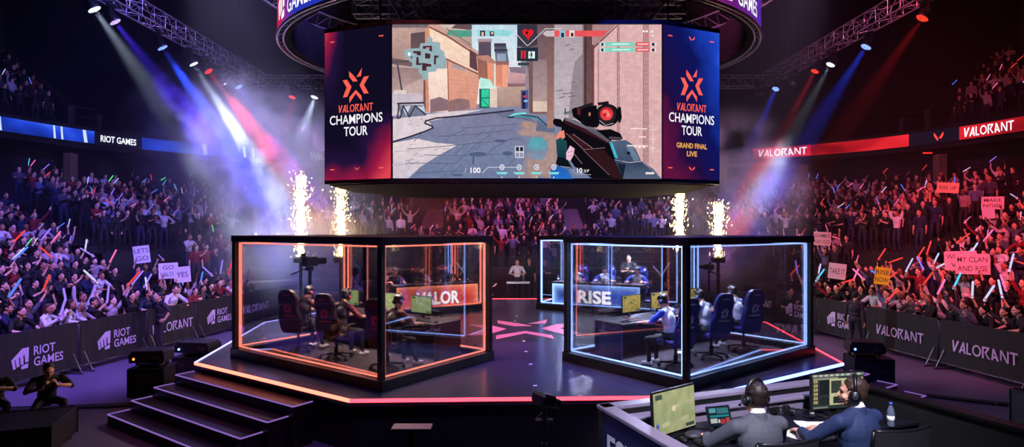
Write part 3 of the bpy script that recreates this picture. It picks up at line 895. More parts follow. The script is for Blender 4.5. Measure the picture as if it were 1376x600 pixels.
paint([(796, 33), (828, 33), (797, 64)], (176, 134, 134)); stroke([(830, 33), (797, 65)], 2.2, (112, 68, 72)); rect(796, 60, 798.5, 175, (112, 68, 72)); rect(803, 66, 805, 170, (186, 138, 140))
for x, w in ((829, 4), (864, 8)): rect(x, 33, x + w, 220, (186, 142, 144)); rect(x, 33, x + 1.2, 220, (164, 118, 122))
for q in range(24): stroke([(806, 78 + q * 6.4), (888, 78 + q * 6.4)], .4, (214, 168, 168))
# kerb line, slab joints, puddle stains
stroke([(527, 191), (552, 183), (572, 176), (582, 171.5), (580, 169), (571, 165.5), (572, 162.5), (586, 158.5), (620, 155.5), (655, 152), (690, 148)], 2.2, (52, 46, 66))
J = (92, 98, 130)
for ln in ([(545, 219), (584, 219), (611, 220)], [(611, 220), (640, 194), (660, 180)], [(570, 208), (636, 209), (690, 206)], [(600, 240), (620, 222)], [(612, 207), (625, 194)], [(548, 200), (600, 196), (640, 192), (700, 186)], [(560, 232), (600, 230), (650, 228)], [(655, 206), (668, 196), (690, 184)], [(590, 183), (640, 180), (690, 174)], [(620, 172), (700, 166)], [(640, 200), (646, 194)], [(602, 219), (590, 231)], [(676, 228), (700, 206)], [(596, 192), (606, 182), (625, 174)], [(640, 184), (652, 174)], [(568, 178), (556, 190)]):
    stroke(ln, .9, J)
stroke([(636, 210), (636, 220)], 1.6, (64, 72, 104))
for x, y, a, b in ((642, 207, 12, 3), (682, 206, 7, 3), (672, 189, 8, 2), (615, 235, 8, 1.6)): disc(x, y, a, b, (82, 96, 128))
for ln in ([(527, 204), (575, 200)], [(545, 222), (565, 200)], [(527, 222), (548, 220)]): stroke(ln, .8, (186, 172, 186))
# cyan barrier line
stroke([(684, 157), (692, 153), (706, 152)], 2.4, (120, 230, 226)); stroke([(692, 156), (716, 157), (730, 164), (736, 169)], 1.6, (60, 150, 160)); stroke([(700, 154), (722, 157), (735, 168)], 1.4, (24, 44, 62)); stroke([(683, 157.5), (690, 157)], 2.2, (30, 34, 44))
# --- the rifle and the arms
GX, GY, GS = 740, 130, 1 / 5.355
def g(*p): return [(GX + x * GS, GY + y * GS) for x, y in p]
BK, MR, DG, ST = (14, 12, 18), (58, 22, 30), (30, 28, 36), (88, 104, 128)
paint(g((80, 190), (100, 150), (250, 200), (430, 300), (480, 420), (560, 520), (620, 600), (300, 600), (170, 500), (110, 400), (75, 270)), BK)
paint(g((16, 170), (30, 155), (70, 160), (92, 185), (80, 220), (40, 212), (18, 195)), BK)
paint(g((100, 150), (180, 170), (330, 250), (430, 320), (430, 345), (230, 250), (100, 190)), MR)
paint(g((118, 150), (250, 205), (350, 235), (340, 250), (240, 225), (100, 165)), (110, 108, 118))
paint(g((120, 265), (160, 270), (300, 370), (230, 380)), MR); paint(g((240, 390), (380, 378), (460, 470), (520, 600), (440, 580)), (48, 22, 28))
stroke(g((110, 262), (240, 380), (390, 366)), .8, (128, 110, 116)); stroke(g((160, 268), (300, 368)), .8, (140, 120, 124)); stroke(g((236, 384), (420, 560)), .8, (120, 96, 104))
# stock
paint(g((420, 320), (540, 310), (600, 350), (650, 460), (560, 470), (470, 450)), (82, 98, 124), (60, 76, 104))
paint(g((420, 322), (445, 330), (484, 440), (462, 440)), (70, 180, 196)); paint(g((540, 350), (590, 355), (640, 455), (600, 462)), (108, 126, 152))
disc(GX + 560 * GS, GY + 405 * GS, 2.4, 2.2, (18, 20, 28))
paint(g((455, 450), (560, 475), (660, 465), (740, 520), (800, 590), (520, 600), (490, 520)), (44, 58, 84), (84, 98, 124)); stroke(g((460, 452), (560, 474), (655, 464), (800, 585)), .8, (150, 160, 178))
paint(g((480, 480), (540, 485), (520, 590), (500, 540)), (26, 34, 54))
# rear sight block
paint(g((330, 240), (430, 232), (500, 262), (520, 300), (500, 312), (420, 310), (360, 275)), BK); paint(g((420, 285), (510, 290), (505, 308), (420, 304)), (70, 66, 76)); paint(g((250, 232), (330, 240), (430, 318), (410, 325)), (92, 88, 98))
# scope
paint(g((150, 90), (170, 78), (330, 60), (350, 200), (330, 222), (250, 210), (160, 140)), BK); paint(g((180, 78), (300, 40), (305, 60), (210, 90)), (36, 30, 36)); paint(g((335, 42), (415, 30), (420, 50), (345, 62)), (26, 24, 30))
paint(g((190, 80), (215, 80), (215, 132), (192, 126)), (92, 30, 36)); disc(GX + 280 * GS, GY + 124 * GS, 1.5, 2.6, (190, 120, 96)); paint(g((95, 110), (150, 100), (152, 120), (98, 130)), (110, 116, 130)); rect(GX + 100 * GS, GY + 80 * GS, GX + 108 * GS, GY + 118 * GS, (60, 58, 66))
disc(GX + 408 * GS, GY + 132 * GS, 16.2, 15.2, BK, 28); disc(GX + 405 * GS, GY + 126 * GS, 12.4, 12.6, (36, 32, 40), 26)
disc(GX + 402 * GS, GY + 122 * GS, 8.8, 8.8, (206, 30, 44), 24, (240, 70, 76)); disc(GX + 396 * GS, GY + 112 * GS, 4.6, 3.8, (246, 110, 108)); disc(GX + 412 * GS, GY + 130 * GS, 3.4, 3.0, (252, 130, 120)); disc(GX + 390 * GS, GY + 128 * GS, 2.2, 2.6, (190, 24, 40))
paint(g((480, 75), (505, 72), (512, 150), (500, 190), (484, 178), (490, 140)), BK); stroke(g((352, 170), (395, 205), (450, 190)), 1.2, (150, 150, 158))
# glove, sleeve
paint(g((38, 290), (60, 250), (95, 240), (104, 290), (80, 310), (45, 315)), (244, 138, 116))
paint(g((38, 310), (70, 292), (115, 320), (120, 380), (110, 440), (50, 440), (42, 380)), (30, 78, 84), (18, 54, 66)); paint(g((48, 430), (115, 440), (160, 520), (60, 500), (36, 480)), (12, 20, 30))
paint(g((112, 400), (140, 350), (172, 372), (164, 420), (140, 462), (112, 448)), (238, 190, 212)); stroke(g((125, 400), (160, 390)), .8, (196, 120, 160)); stroke(g((120, 425), (152, 420)), .8, (196, 120, 160))
paint(g((0, 500), (60, 495), (120, 520), (160, 590), (0, 590)), (36, 96, 176), (40, 110, 200)); stroke(g((70, 500), (140, 508), (180, 555), (290, 560)), .8, (160, 170, 180)); stroke(g((165, 405), (225, 480)), .8, (130, 120, 128))
# --- minimap
MX, MY, MS = 540, 45, 1 / 9.23
def mm(*p): return [(MX + x * MS, MY + y * MS) for x, y in p]
MG = (152, 178, 186)
paint(mm((28, 210), (90, 186), (215, 182), (235, 120), (300, 120), (335, 20), (378, 60), (380, 100), (470, 110), (480, 200), (520, 215), (552, 330), (552, 430), (440, 435), (420, 470), (330, 480), (330, 550), (262, 585), (245, 510), (210, 500), (208, 430), (130, 425), (126, 355), (92, 350), (90, 298), (28, 290)), MG)
HD = (72, 44, 52)
for h in (((258, 155), (372, 150), (376, 222), (342, 215), (338, 190), (262, 190)), ((140, 215), (236, 218), (236, 272), (190, 270), (185, 248), (142, 244)), ((286, 240), (354, 252), (350, 312), (288, 310)), ((400, 270), (452, 272), (450, 298), (425, 302), (422, 384), (398, 382)), ((180, 290), (208, 290), (210, 370), (246, 364), (246, 390), (176, 390)), ((252, 362), (366, 380), (366, 408), (306, 412), (304, 460), (250, 460))): paint(mm(*h), HD)
disc(MX + 90 * MS, MY + 255 * MS, 1.9, 2.4, (250, 252, 250)); disc(MX + 122 * MS, MY + 294 * MS, 1.2, 1.4, (60, 80, 96))
stroke(mm((300, 180), (345, 180)), 1.6, (206, 150, 150))
# --- scoreboard
paint([(695, 33), (722, 33), (722, 60), (712, 63), (695, 63)], (54, 50, 66), (64, 58, 74)); rect(694.5, 63.5, 723, 82, (40, 48, 62)); rect(696, 84, 711, 88, (52, 66, 80))
for x in (700, 704): rect(x, 68, x + 2.4, 78.5, (220, 52, 64))
for x in (710, 715.5): rect(x, 69, x + 3.2, 78.5, (226, 250, 244))
rect(714, 69, 716, 70.5, (226, 250, 244)); rect(714, 76, 716, 78, (226, 250, 244)); rect(711.4, 72, 712.4, 75.5, (40, 48, 62))
paint([(702, 41), (706, 38.5), (709.5, 41), (713, 38.5), (717, 42), (715.5, 46.5), (712, 49), (710, 54), (707, 49), (703, 46)], (232, 34, 40)); disc(708, 44, 1.8, 2, (60, 14, 20))
stroke([(695, 47), (708, 61), (711, 60), (733, 38.5), (754, 38.5)], .9, (226, 220, 224))
paint([(729, 45), (734, 41), (817, 41), (810, 49), (734, 49)], (232, 86, 92)); paint([(729, 45), (734, 41), (745, 41), (745, 49), (734, 49)], (206, 190, 196))
rect(752, 41, 760, 50, (150, 190, 206)); rect(754, 44, 758, 50, (30, 44, 70)); rect(765, 41, 772, 50, (236, 226, 222)); rect(767, 44, 770.5, 49, (70, 22, 30))
paint([(640, 40), (682, 40), (690, 44), (684, 48.5), (642, 48.5)], (150, 218, 220)); rect(645, 41, 652, 48.5, (50, 46, 54)); rect(647, 43, 650, 48, (230, 190, 170)); rect(658, 42, 664, 48.5, (60, 46, 50)); rect(660, 43, 662.5, 46, (236, 206, 190))
for k, y in enumerate((56.5, 64)):
    paint([(805, y), (852, y), (856, y + 5.5), (805, y + 5.5)], (130, 214, 194)); rect(854, y, 873, y + 5.5, (228, 96, 104)); rect(806, y - .2, 813, y + 6, (210, 220, 224)); rect(808, y + 1, 811, y + 5, (40, 40, 60)); rect(874, y - .2, 882, y + 6, (226, 214, 216)); rect(876, y + 1, 879.5, y + 5, (60, 30, 40))
    stroke([(822, y + 2.8), (846, y + 2.6)], 1.4, (226, 250, 244)); stroke([(857, y + 2.8), (871, y + 2.6)], 1.4, (252, 220, 220))
for x, y, c in ((865, 42, (250, 240, 240)), (869, 42, (250, 240, 240)), (876, 42.5, (250, 240, 240)), (869, 48, (236, 90, 96)), (877, 47.8, (250, 230, 230))): disc(x, y, 1.7, 1.4, c)
# --- lower read-outs
ptext('100', 639, 228.5, 7.4, (250, 250, 252), 13.5)
stroke([(648, 232), (656, 224.5), (700, 224.5)], .7, (220, 226, 236)); stroke([(626, 226), (625, 231)], .8, (200, 206, 220))
for k in range(4):
    x = 674.5 + k * 23.2
    paint([(x - 8, 231), (x + 8, 231), (x + 5.5, 234), (x - 5.5, 234)], (130, 226, 226)); disc(x, 224.5, 3.4, 3.9, (228, 232, 238)); disc(x, 224.5, 2.1, 2.5, (124, 126, 152)); disc(x, 224.5, 1.0, 1.2, (232, 236, 242)); disc(x, 238, .8, .9, (232, 236, 242))
rect(692, 196, 704, 212, (214, 216, 226)); rect(693.2, 197.2, 697.4, 203, (40, 42, 60)); rect(698.6, 197.2, 703, 203, (40, 42, 60)); rect(693.2, 205, 697.4, 211, (150, 150, 170)); rect(698.6, 205, 703, 211, (150, 150, 170))
ptext('10', 779, 229, 7, (250, 246, 246), 7); ptext('27', 788, 229.5, 3.6, (236, 226, 226), 8)
rect(867.5, 231, 879, 234, (226, 214, 218))
for k, (y, a, b) in enumerate(((173, 848, 869), (184, 859, 868), (196, 843, 870))): stroke([(a, y - .6), (b, y)], 1.6, (252, 226, 226))
for a, b in ((852, 198.6), (858, 199), (864, 198.6)): rect(a, 196, a + 3, b, (252, 226, 226))
stroke([(877, 169), (877, 205)], .7, (252, 226, 226))
for y in (174, 187, 199): stroke([(874, y), (881, y)], .9, (252, 226, 226))
PIC.build('game_picture', picture_mat('game picture', 1.0), jr, attr=True)

# ---- wing faces with the event mark
def wing_mat(name, flip):
    m = bpy.data.materials.new(name); m.use_nodes = True
    nt = m.node_tree; nt.nodes.clear()
    o = nt.nodes.new('ShaderNodeOutputMaterial'); e = nt.nodes.new('ShaderNodeEmission')
    uv = nt.nodes.new('ShaderNodeVertexColor'); uv.layer_name = 'picture'
    sx = nt.nodes.new('ShaderNodeSeparateColor'); nt.links.new(uv.outputs['Color'], sx.inputs[0])   # red = x, green = y across the panel
    tc = nt.nodes.new('ShaderNodeTexCoord'); n = nt.nodes.new('ShaderNodeTexNoise'); n.inputs['Scale'].default_value = 1.1; n.inputs['Detail'].default_value = 3
    nt.links.new(tc.outputs['Object'], n.inputs['Vector'])
    def math_(op, a, b):
        k = nt.nodes.new('ShaderNodeMath'); k.operation = op
        for i, v in enumerate((a, b)):
            if v is None: continue
            if isinstance(v, (int, float)): k.inputs[i].default_value = v
            else: nt.links.new(v, k.inputs[i])
        return k.outputs[0]
    x, y = sx.outputs['Red'], sx.outputs['Green']
    nz = math_('MULTIPLY', math_('SUBTRACT', n.outputs['Fac'], .5), .9)
    if not flip:    # red glow along the bottom and up the left edge, navy in between
        gl = math_('MAXIMUM', math_('SUBTRACT', .26, y), math_('MULTIPLY', math_('SUBTRACT', .34, x), math_('MULTIPLY', math_('SUBTRACT', y, .45), 1.9)))
        r = math_('ADD', math_('MULTIPLY', gl, 2.3), math_('MULTIPLY', nz, .45))
        cols = ((0, (16, 12, 34)), (.3, (34, 18, 58)), (.6, (150, 24, 66)), (1, (226, 66, 84)))
    else:           # blue sweep from the top right, violet low left
        gl = math_('ADD', math_('MULTIPLY', x, .55), math_('MULTIPLY', y, .45))
        r = math_('ADD', math_('SUBTRACT', gl, .12), math_('MULTIPLY', nz, .5))
        cols = ((0, (96, 18, 62)), (.2, (30, 14, 62)), (.5, (14, 20, 90)), (.78, (28, 64, 190)), (1, (60, 110, 235)))
    cr = nt.nodes.new('ShaderNodeValToRGB'); rp = cr.color_ramp
    while len(rp.elements) > 1: rp.elements.remove(rp.elements[-1])
    rp.elements[0].position = cols[0][0]; rp.elements[0].color = (*lin(cols[0][1]), 1)
    for p, c in cols[1:]:
        q = rp.elements.new(p); q.color = (*lin(c), 1)
    nt.links.new(r, cr.inputs['Fac']); nt.links.new(cr.outputs['Color'], e.inputs['Color']); e.inputs['Strength'].default_value = 1.0
    nt.links.new(e.outputs[0], o.inputs['Surface'])
    return m
M_coral = emit('coral mark light', (255, 98, 84), 1.0, False)
M_white1 = emit('white text light', (250, 250, 255), 1.0, False)
M_amber = emit('amber text light', (240, 170, 80), .95, False)
def wing(a, b, m, name, extra, cx):
    """a, b: bottom corners left and right as seen"""
    a, b = V((a[0], a[1], JZ0)), V((b[0], b[1], JZ0)); ux = (b - a).normalized(); L = (b - a).length; H = JZ1 - JZ0
    F = frame_of(a, ux, (0, 0, 1))
    mb = MB(); mb.M = JO; N = 8
    for i in range(N):
        for j in range(N):
            q = [(i / N, j / N), ((i + 1) / N, j / N), ((i + 1) / N, (j + 1) / N), (i / N, (j + 1) / N)]
            mb.add([F(x * L, y * H, .02) for x, y in q], [(0, 1, 2, 3)], 0, [(x, y, 0) for x, y in q])
    pn = mb.build('side_screen', m, jr, attr=True)
    def part(nm, sh, x, y, h, mm_, width=None):
        mb = MB(); mb.M = JO; put_shape(mb, sh, F, x * L, y * H, h * H, .024, width=None if width is None else width * L); mb.build(nm, mm_, pn)
    part('event_emblem', STAR, cx, .625, .225, M_coral, .40)
    part('game_name', WORD, cx, .478, .05, M_coral, .52)
    part('event_title', text_shape('CHAMPIONS', .008), cx, .405, .062, M_white1, .80)
    part('event_title', text_shape('TOUR', .012), cx, .325, .062, M_white1, .36)
    for x, y in ((.12, .93), (.86, .93), (.12, .07), (.86, .07)):
        mb = MB(); mb.M = JO
        mb.flat([(x * L - .06, y * H), (x * L + .06, y * H), (x * L + .06, y * H + .025), (x * L - .06, y * H + .025)], F, .024)
        mb.build('corner_mark', M_coral, pn)
    extra(part)
wing(WL, (xl - .02, JY), wing_mat('red event panel', False), 'left', lambda part: part('small_mark', VMARK, .5, .075, .022, M_coral, .06), .48)
def _r(part):
    part('stage_title', text_shape('GRAND FINAL', .03), .50, .225, .035, M_amber, .54)
    part('stage_title', text_shape('LIVE', .03), .50, .172, .035, M_amber, .18)
    part('small_mark', VMARK, .5, .075, .028, M_coral, .1)
    part('small_mark', VMARK, .5, .935, .028, M_coral, .1)
wing((xr + .02, JY), WR, wing_mat('blue event panel', True), 'right', _r, .50)
# hanging cables
mb = MB(); mb.M = JO
for x, y in ((-3.2, 14.2), (3.8, 14.2), (-2.8, 18), (3.5, 18)): mb.cyl((x, y, JZ1 + .1), (x, y, 17.0), .02, n=6)
mb.build('hanging_cable', M_black, jr)

# ------------------------------------------------------------------ halo ring round the screen
RC = V((.2, 17.95, 0)); RR = 6.75; RZ0 = 8.88; RZ1 = 10.1
hr = thing('halo_display', 'round ring display circling the hanging screen, red to blue with white lettering', 'LED display', (RC.x, RC.y, RZ0))
hr.scale = (1.052, .80, 1.0)
def ringmesh(prof, n=96):
    mb = MB(); vs = []
    for k in range(n):
        t = 2 * PI * k / n
        vs += [(r * math.cos(t), r * math.sin(t), z) for r, z in prof]
    m = len(prof)
    fs = [(k * m + j, ((k + 1) % n) * m + j, ((k + 1) % n) * m + (j + 1) % m, k * m + (j + 1) % m) for k in range(n) for j in range(m)]
    mb.add(vs, fs, sm=False); return mb
def halo_mat():
    m = bpy.data.materials.new('halo display'); m.use_nodes = True
    nt = m.node_tree; nt.nodes.clear()
    o = nt.nodes.new('ShaderNodeOutputMaterial'); e = nt.nodes.new('ShaderNodeEmission')
    tc = nt.nodes.new('ShaderNodeTexCoord'); gr = nt.nodes.new('ShaderNodeTexGradient'); gr.gradient_type = 'RADIAL'
    mp = nt.nodes.new('ShaderNodeMapping'); mp.inputs['Rotation'].default_value = (0, 0, PI / 2)
    nt.links.new(tc.outputs['Object'], mp.inputs['Vector']); nt.links.new(mp.outputs[0], gr.inputs['Vector'])
    cr = nt.nodes.new('ShaderNodeValToRGB'); rp = cr.color_ramp
    stops = ((0.0, (24, 40, 140)), (.15, (170, 20, 60)), (.285, (225, 36, 64)), (.318, (190, 30, 80)), (.35, (40, 50, 180)), (.45, (24, 60, 190)), (.59, (16, 24, 90)), (.605, (200, 30, 70)), (.62, (110, 26, 110)), (.68, (90, 40, 160)), (.74, (40, 50, 170)), (1.0, (24, 40, 140)))
    rp.elements[0].position = 0; rp.elements[0].color = (*lin(stops[0][1]), 1); rp.elements[1].position = 1; rp.elements[1].color = (*lin(stops[-1][1]), 1)
    for p, c in stops[1:-1]:
        q = rp.elements.new(p); q.color = (*lin(c), 1)
    nt.links.new(gr.outputs['Fac'], cr.inputs['Fac']); nt.links.new(cr.outputs['Color'], e.inputs['Color']); e.inputs['Strength'].default_value = 1.0
    nt.links.new(e.outputs[0], o.inputs['Surface'])
    return m
ringmesh([(RR, .04), (RR, RZ1 - RZ0 - .04), (RR - .03, RZ1 - RZ0 - .04), (RR - .03, .04)]).build('curved_screen', halo_mat(), hr)
ringmesh([(RR - .04, .02), (RR - .04, RZ1 - RZ0), (RR - .35, RZ1 - RZ0), (RR - .35, .02)]).build('inner_shell', M_speck, hr)
mb = MB(); mb.tube([(RR * math.cos(2 * PI * k / 96), RR * math.sin(2 * PI * k / 96), 0) for k in range(96)], .045, 6, closed=True); mb.build('rim_tube', M_alu, hr)
mb = MB(); mb.tube([((RR - .16) * math.cos(2 * PI * k / 96), (RR - .16) * math.sin(2 * PI * k / 96), 0.0) for k in range(96)], .035, 6, closed=True); mb.build('rim_tube', M_alu, hr)
mb = MB(); mb.tube([(r_ * math.cos(PI * k / 96), r_ * math.sin(PI * k / 96), 0) for k in range(192) for r_ in ((RR, RR - .16)[k % 2],)], .012, 5, closed=True)
mb.build('rim_lattice', M_alu, hr)
for t0 in (-2.52, -.66, .9, 2.3):
    def F(x, y, off=0.0, t0=t0):
        t = t0 + x / RR
        return V(((RR + .012 + off) * math.cos(t), (RR + .012 + off) * math.sin(t), .62 + y))
    mb = MB(); logo_riot(mb, F, 0, 0, .95, off=.0); mb.build('lettering', M_white1, hr)
for k in range(6):
    t = PI / 6 + k * PI / 3
    mb = MB(); mb.cyl(((RR - .2) * math.cos(t), (RR - .2) * math.sin(t), RZ1 - RZ0), ((RR - .2) * math.cos(t), (RR - .2) * math.sin(t), 17 - RZ0), .018, n=6); mb.build('hanging_cable', M_black, hr)

# ------------------------------------------------------------------ trusses
def truss(label, p0, p1, w=.55, h=.55, pan=.62, group='roof trusses'):
    p0, p1 = V(p0), V(p1); d = (p1 - p0); L = d.length; d.normalize()
    root = thing('lighting_truss', label, 'truss', (p0 + p1) / 2, 0, group)
    o = Matrix.Translation(-root.location)
    s = d.cross(V((0, 0, 1))).normalized() * w / 2; u = V((0, 0, h / 2))
    cs = [s + u, s - u, -s - u, -s + u]
    for c in cs:
        mb = MB(); mb.M = o; mb.cyl(p0 + c, p1 + c, .028, n=6); mb.build('chord', M_alu, root)
    mb = MB(); mb.M = o; n = max(2, int(L / pan))
    for k in range(n):
        a, b = p0 + d * (L * k / n), p0 + d * (L * (k + 1) / n)
        for i in range(4):
            c, e = cs[i], cs[(i + 1) % 4]
            if k % 2: c, e = e, c
            mb.cyl(a + c, b + e, .014, n=5, cap=False)
            mb.cyl(a + cs[i], a + cs[(i + 1) % 4], .014, n=5, cap=False)
    mb.build('lattice', M_alu, root)
    for k in (.15, .85):
        mb = MB(); mb.M = o; q = p0.lerp(p1, k); mb.cyl(q + u, V((q.x, q.y, 17.0)), .012, n=5); mb.build('hoist_chain', M_black, root)
    return root
TZ = 11.05
truss('long aluminium lighting truss running back over the blue lit stand', (-13.0, 13.5, TZ), (-12.7, 29.5, TZ))
truss('long aluminium lighting truss running back over the red lit stand', (13.2, 13.5, TZ), (12.9, 29.5, TZ))
truss('cross truss over the back of the bowl joining the two side trusses', (-12.9, 29.9, TZ), (13.1, 29.9, TZ))
truss('short truss above the hanging screen near its red side panel', (-3.0, 11.9, 9.55), (-2.5, 17.5, 9.0), .5, .3, .5, 'screen trusses')
truss('short truss above the hanging screen near its blue side panel', (3.9, 11.9, 9.55), (3.2, 17.5, 9.0), .5, .3, .5, 'screen trusses')
truss('slim cross truss inside the ring above the hanging screen', (-4.6, 17.0, 9.9), (5.0, 17.0, 9.9), .4, .4, .5, 'screen trusses')
hoop = thing('hoop_truss', 'thin round hoop truss above and outside the ring display', 'truss', (RC.x, RC.y, 10.75))
hoop.scale = (1.05, .82, 1.0)
for r_, z_ in ((7.7, 0), (7.3, .35)):
    mb = MB(); mb.tube([(r_ * math.cos(2 * PI * k / 80), r_ * math.sin(2 * PI * k / 80), z_) for k in range(80)], .03, 6, closed=True); mb.build('hoop', M_alu, hoop)
mb = MB(); mb.tube([((7.7, 7.3)[k % 2] * math.cos(PI * k / 80), (7.7, 7.3)[k % 2] * math.sin(PI * k / 80), (0, .35)[k % 2]) for k in range(160)], .012, 5, closed=True)
mb.build('hoop_lattice', M_alu, hoop)
mb = MB()
for k in range(4):
    t = PI / 4 + k * PI / 2; mb.cyl((7.5 * math.cos(t), 7.5 * math.sin(t), .2), (7.5 * math.cos(t), 7.5 * math.sin(t), 17 - 10.75), .015, n=5)
mb.build('hanging_cable', M_black, hoop)
# small power box between the trusses
# ------------------------------------------------------------------ moving head lamps under the trusses
def lens_mat(name, rgb, strength):
    """cluster of LED cells behind a round lens"""
    m = bpy.data.materials.new(name); m.use_nodes = True
    nt = m.node_tree; nt.nodes.clear()
    o = nt.nodes.new('ShaderNodeOutputMaterial'); e = nt.nodes.new('ShaderNodeEmission')
    tc = nt.nodes.new('ShaderNodeTexCoord'); vo = nt.nodes.new('ShaderNodeTexVoronoi'); vo.inputs['Scale'].default_value = 14.0
    nt.links.new(tc.outputs['Object'], vo.inputs['Vector'])
    mr = nt.nodes.new('ShaderNodeMapRange'); mr.inputs['From Max'].default_value = .6; mr.inputs['To Min'].default_value = strength; mr.inputs['To Max'].default_value = strength * .35
    nt.links.new(vo.outputs['Distance'], mr.inputs['Value'])
    e.inputs['Color'].default_value = (*lin(rgb), 1); nt.links.new(mr.outputs[0], e.inputs['Strength'])
    nt.links.new(e.outputs[0], o.inputs['Surface'])
    m.cycles.emission_sampling = 'NONE'
    return m
LENS = {'white': lens_mat('white lens', (225, 235, 255), 3.0), 'violet': lens_mat('violet lens', (190, 160, 255), 3.2), 'blue': lens_mat('blue lens', (120, 150, 255), 3.5),
        'red': lens_mat('red lens', (255, 60, 40), 2.2), 'off': mat('unlit lens', (70, 66, 72), .2)}
M_lampbody = mat('lamp body black', (13, 13, 16), .45)
BEAMS = []
def spot(name, p, target, rgb, power, cone, blend=.35, size=.12):
    l = bpy.data.lights.new(name, 'SPOT'); l.energy = power; l.color = lin(rgb); l.spot_size = math.radians(cone); l.spot_blend = blend; l.shadow_soft_size = size
    o = bpy.data.objects.new(name, l); col.objects.link(o); o.location = p
    o.rotation_euler = (V(target) - V(p)).to_track_quat('-Z', 'Y').to_euler()
    return o
def moving_head(label, p, target, kind, r=.17, drop=.6):
    p = V(p); d = (V(target) - p).normalized()
    root = thing('moving_head_lamp', label, 'stage lamp', p, 0, 'moving head lamps')
    R = d.to_track_quat('Z', 'Y').to_matrix()
    mb = MB(); mb.lathe([(r * .55, -.30), (r * .95, -.24), (r * 1.05, -.02), (r * 1.12, .02), (r * 1.12, .06)], n=18, rot=R)
    hd = mb.build('head', M_lampbody, root)
    mb = MB(); c = d * .065
    mb.lathe([(.001, .066), (r * 1.0, .066), (r * 1.0, .075), (.001, .08)], n=24, rot=R); mb.build('lens', LENS[kind], hd)
    side = d.cross(V((0, 0, 1))).normalized()
    mb = MB(); top = V((0, 0, r + .22))
    for s in (-1, 1):
        mb.beam(side * (s * (r + .06)) + V((0, 0, -.05)) - d * .1, side * (s * (r + .06)) + top * .85 - d * .1, .05, .12)
    mb.beam(side * -(r + .08) + top * .85 - d * .1, side * (r + .08) + top * .85 - d * .1, .1, .06)
    mb.build('yoke', M_lampbody, root)
    mb = MB(); mb.box(top + V((0, 0, .03)) - d * .1, (.34, .30, .12), bev=.03); mb.build('base', M_lampbody, root)
    mb = MB(); mb.cyl(top - d * .1 + V((0, 0, .08)), top - d * .1 + V((0, 0, drop)), .025, n=6); mb.build('clamp', M_rail, root)
    return root
WH, VI, BL_, RE = (205, 222, 255), (110, 70, 255), (40, 70, 255), (255, 40, 30)
HX = -13.0
def lamp_at(px, py, X=None, Y=None):
    Y = X * FPX / (px - CX) if Y is None else Y
    return at_depth(px, py, Y)
BP = 7.5
LAMPS = [
    # px, py, X/Y, lens, colour, power, cone, target, radius, label
    (125, 10, -13.0, None, 'white', WH, 5200, 15, (-7.6, 21.0, 1.0), .19, 'white moving head highest on the truss over the blue stand'),
    (153, 27, -13.0, None, 'violet', (80, 50, 255), 5200, 17, (-7.0, 22.0, 1.0), .17, 'violet moving head next below the highest white one'),
    (217, 62, -13.0, None, 'blue', BL_, 8200, 13, (-8.2, 24.0, 2.0), .18, 'blue-white moving head halfway along the truss over the blue stand'),
    (259, 84, -12.8, None, 'white', WH, 6200, 12, (-8.2, 25.2, 2.0), .17, 'white moving head just above a red one on the truss over the blue stand'),
    (279, 94, -12.8, None, 'red', RE, 3600, 15, (-6.5, 25.0, 2.0), .17, 'red moving head between two white ones over the blue stand'),
    (301, 111, -12.8, None, 'white', WH, 0, 12, (-8.0, 27.0, 2.0), .07, 'tiny white moving head past the red one over the blue stand'),
    (320, 115, -12.8, None, 'blue', BL_, 7600, 14, (-8.0, 27.2, 3.0), .17, 'blue moving head lowest on the truss over the blue stand'),
    (393, 129, None, 29.4, 'red', RE, 2600, 16, (-11.6, 27.0, 3.0), .17, 'red moving head on the cross truss near the red screen panel'),
    (423, 129, None, 29.4, 'white', WH, 9000, 24, (-11.6, 27.0, 2.0), .18, 'white moving head on the cross truss closest to the red screen panel'),
    (1241, 22, 13.2, None, 'red', RE, 1500, 13, (6.5, 20.0, 0.0), .18, 'red moving head highest on the truss over the red stand'),
    (1165, 61, 13.2, None, 'blue', BL_, 5200, 14, (7.5, 22.5, 1.0), .18, 'blue moving head second from the top over the red stand'),
    (1117, 85, 13.1, None, 'white', WH, 1500, 12, (8.0, 24.0, 1.0), .17, 'white moving head halfway along the truss over the red stand'),
    (1096, 94, 13.1, None, 'red', RE, 2200, 12, (8.0, 24.6, 1.0), .16, 'red moving head beside the white one over the red stand'),
    (1066, 112, 13.0, None, 'off', WH, 0, 12, (8.4, 24.0, 1.0), .16, 'unlit moving head between the red and blue ones over the red stand'),
    (1043, 118, 13.0, None, 'blue', BL_, 4200, 13, (8.0, 26.0, 1.0), .16, 'blue moving head lowest on the truss over the red stand'),
    (1021, 126, None, 29.4, 'off', WH, 0, 12, (11.0, 26.0, 1.0), .16, 'unlit moving head on the cross truss near the blue screen panel'),
]
for (px, py, X, Y, kind, rgb, pw, cone, tg, r, lab) in LAMPS:
    p = lamp_at(px, py, X, Y)
    moving_head(lab, p, tg, kind, r, drop=max(.45, TZ - .3 - p.z - r - .0) if Y is None else max(.4, TZ - .3 - p.z))
    if pw:
        d = (V(tg) - p).normalized()
        spot('beam_lamp', p + d * .12, tg, rgb, pw * BP, cone * 1.12, .9, .08)

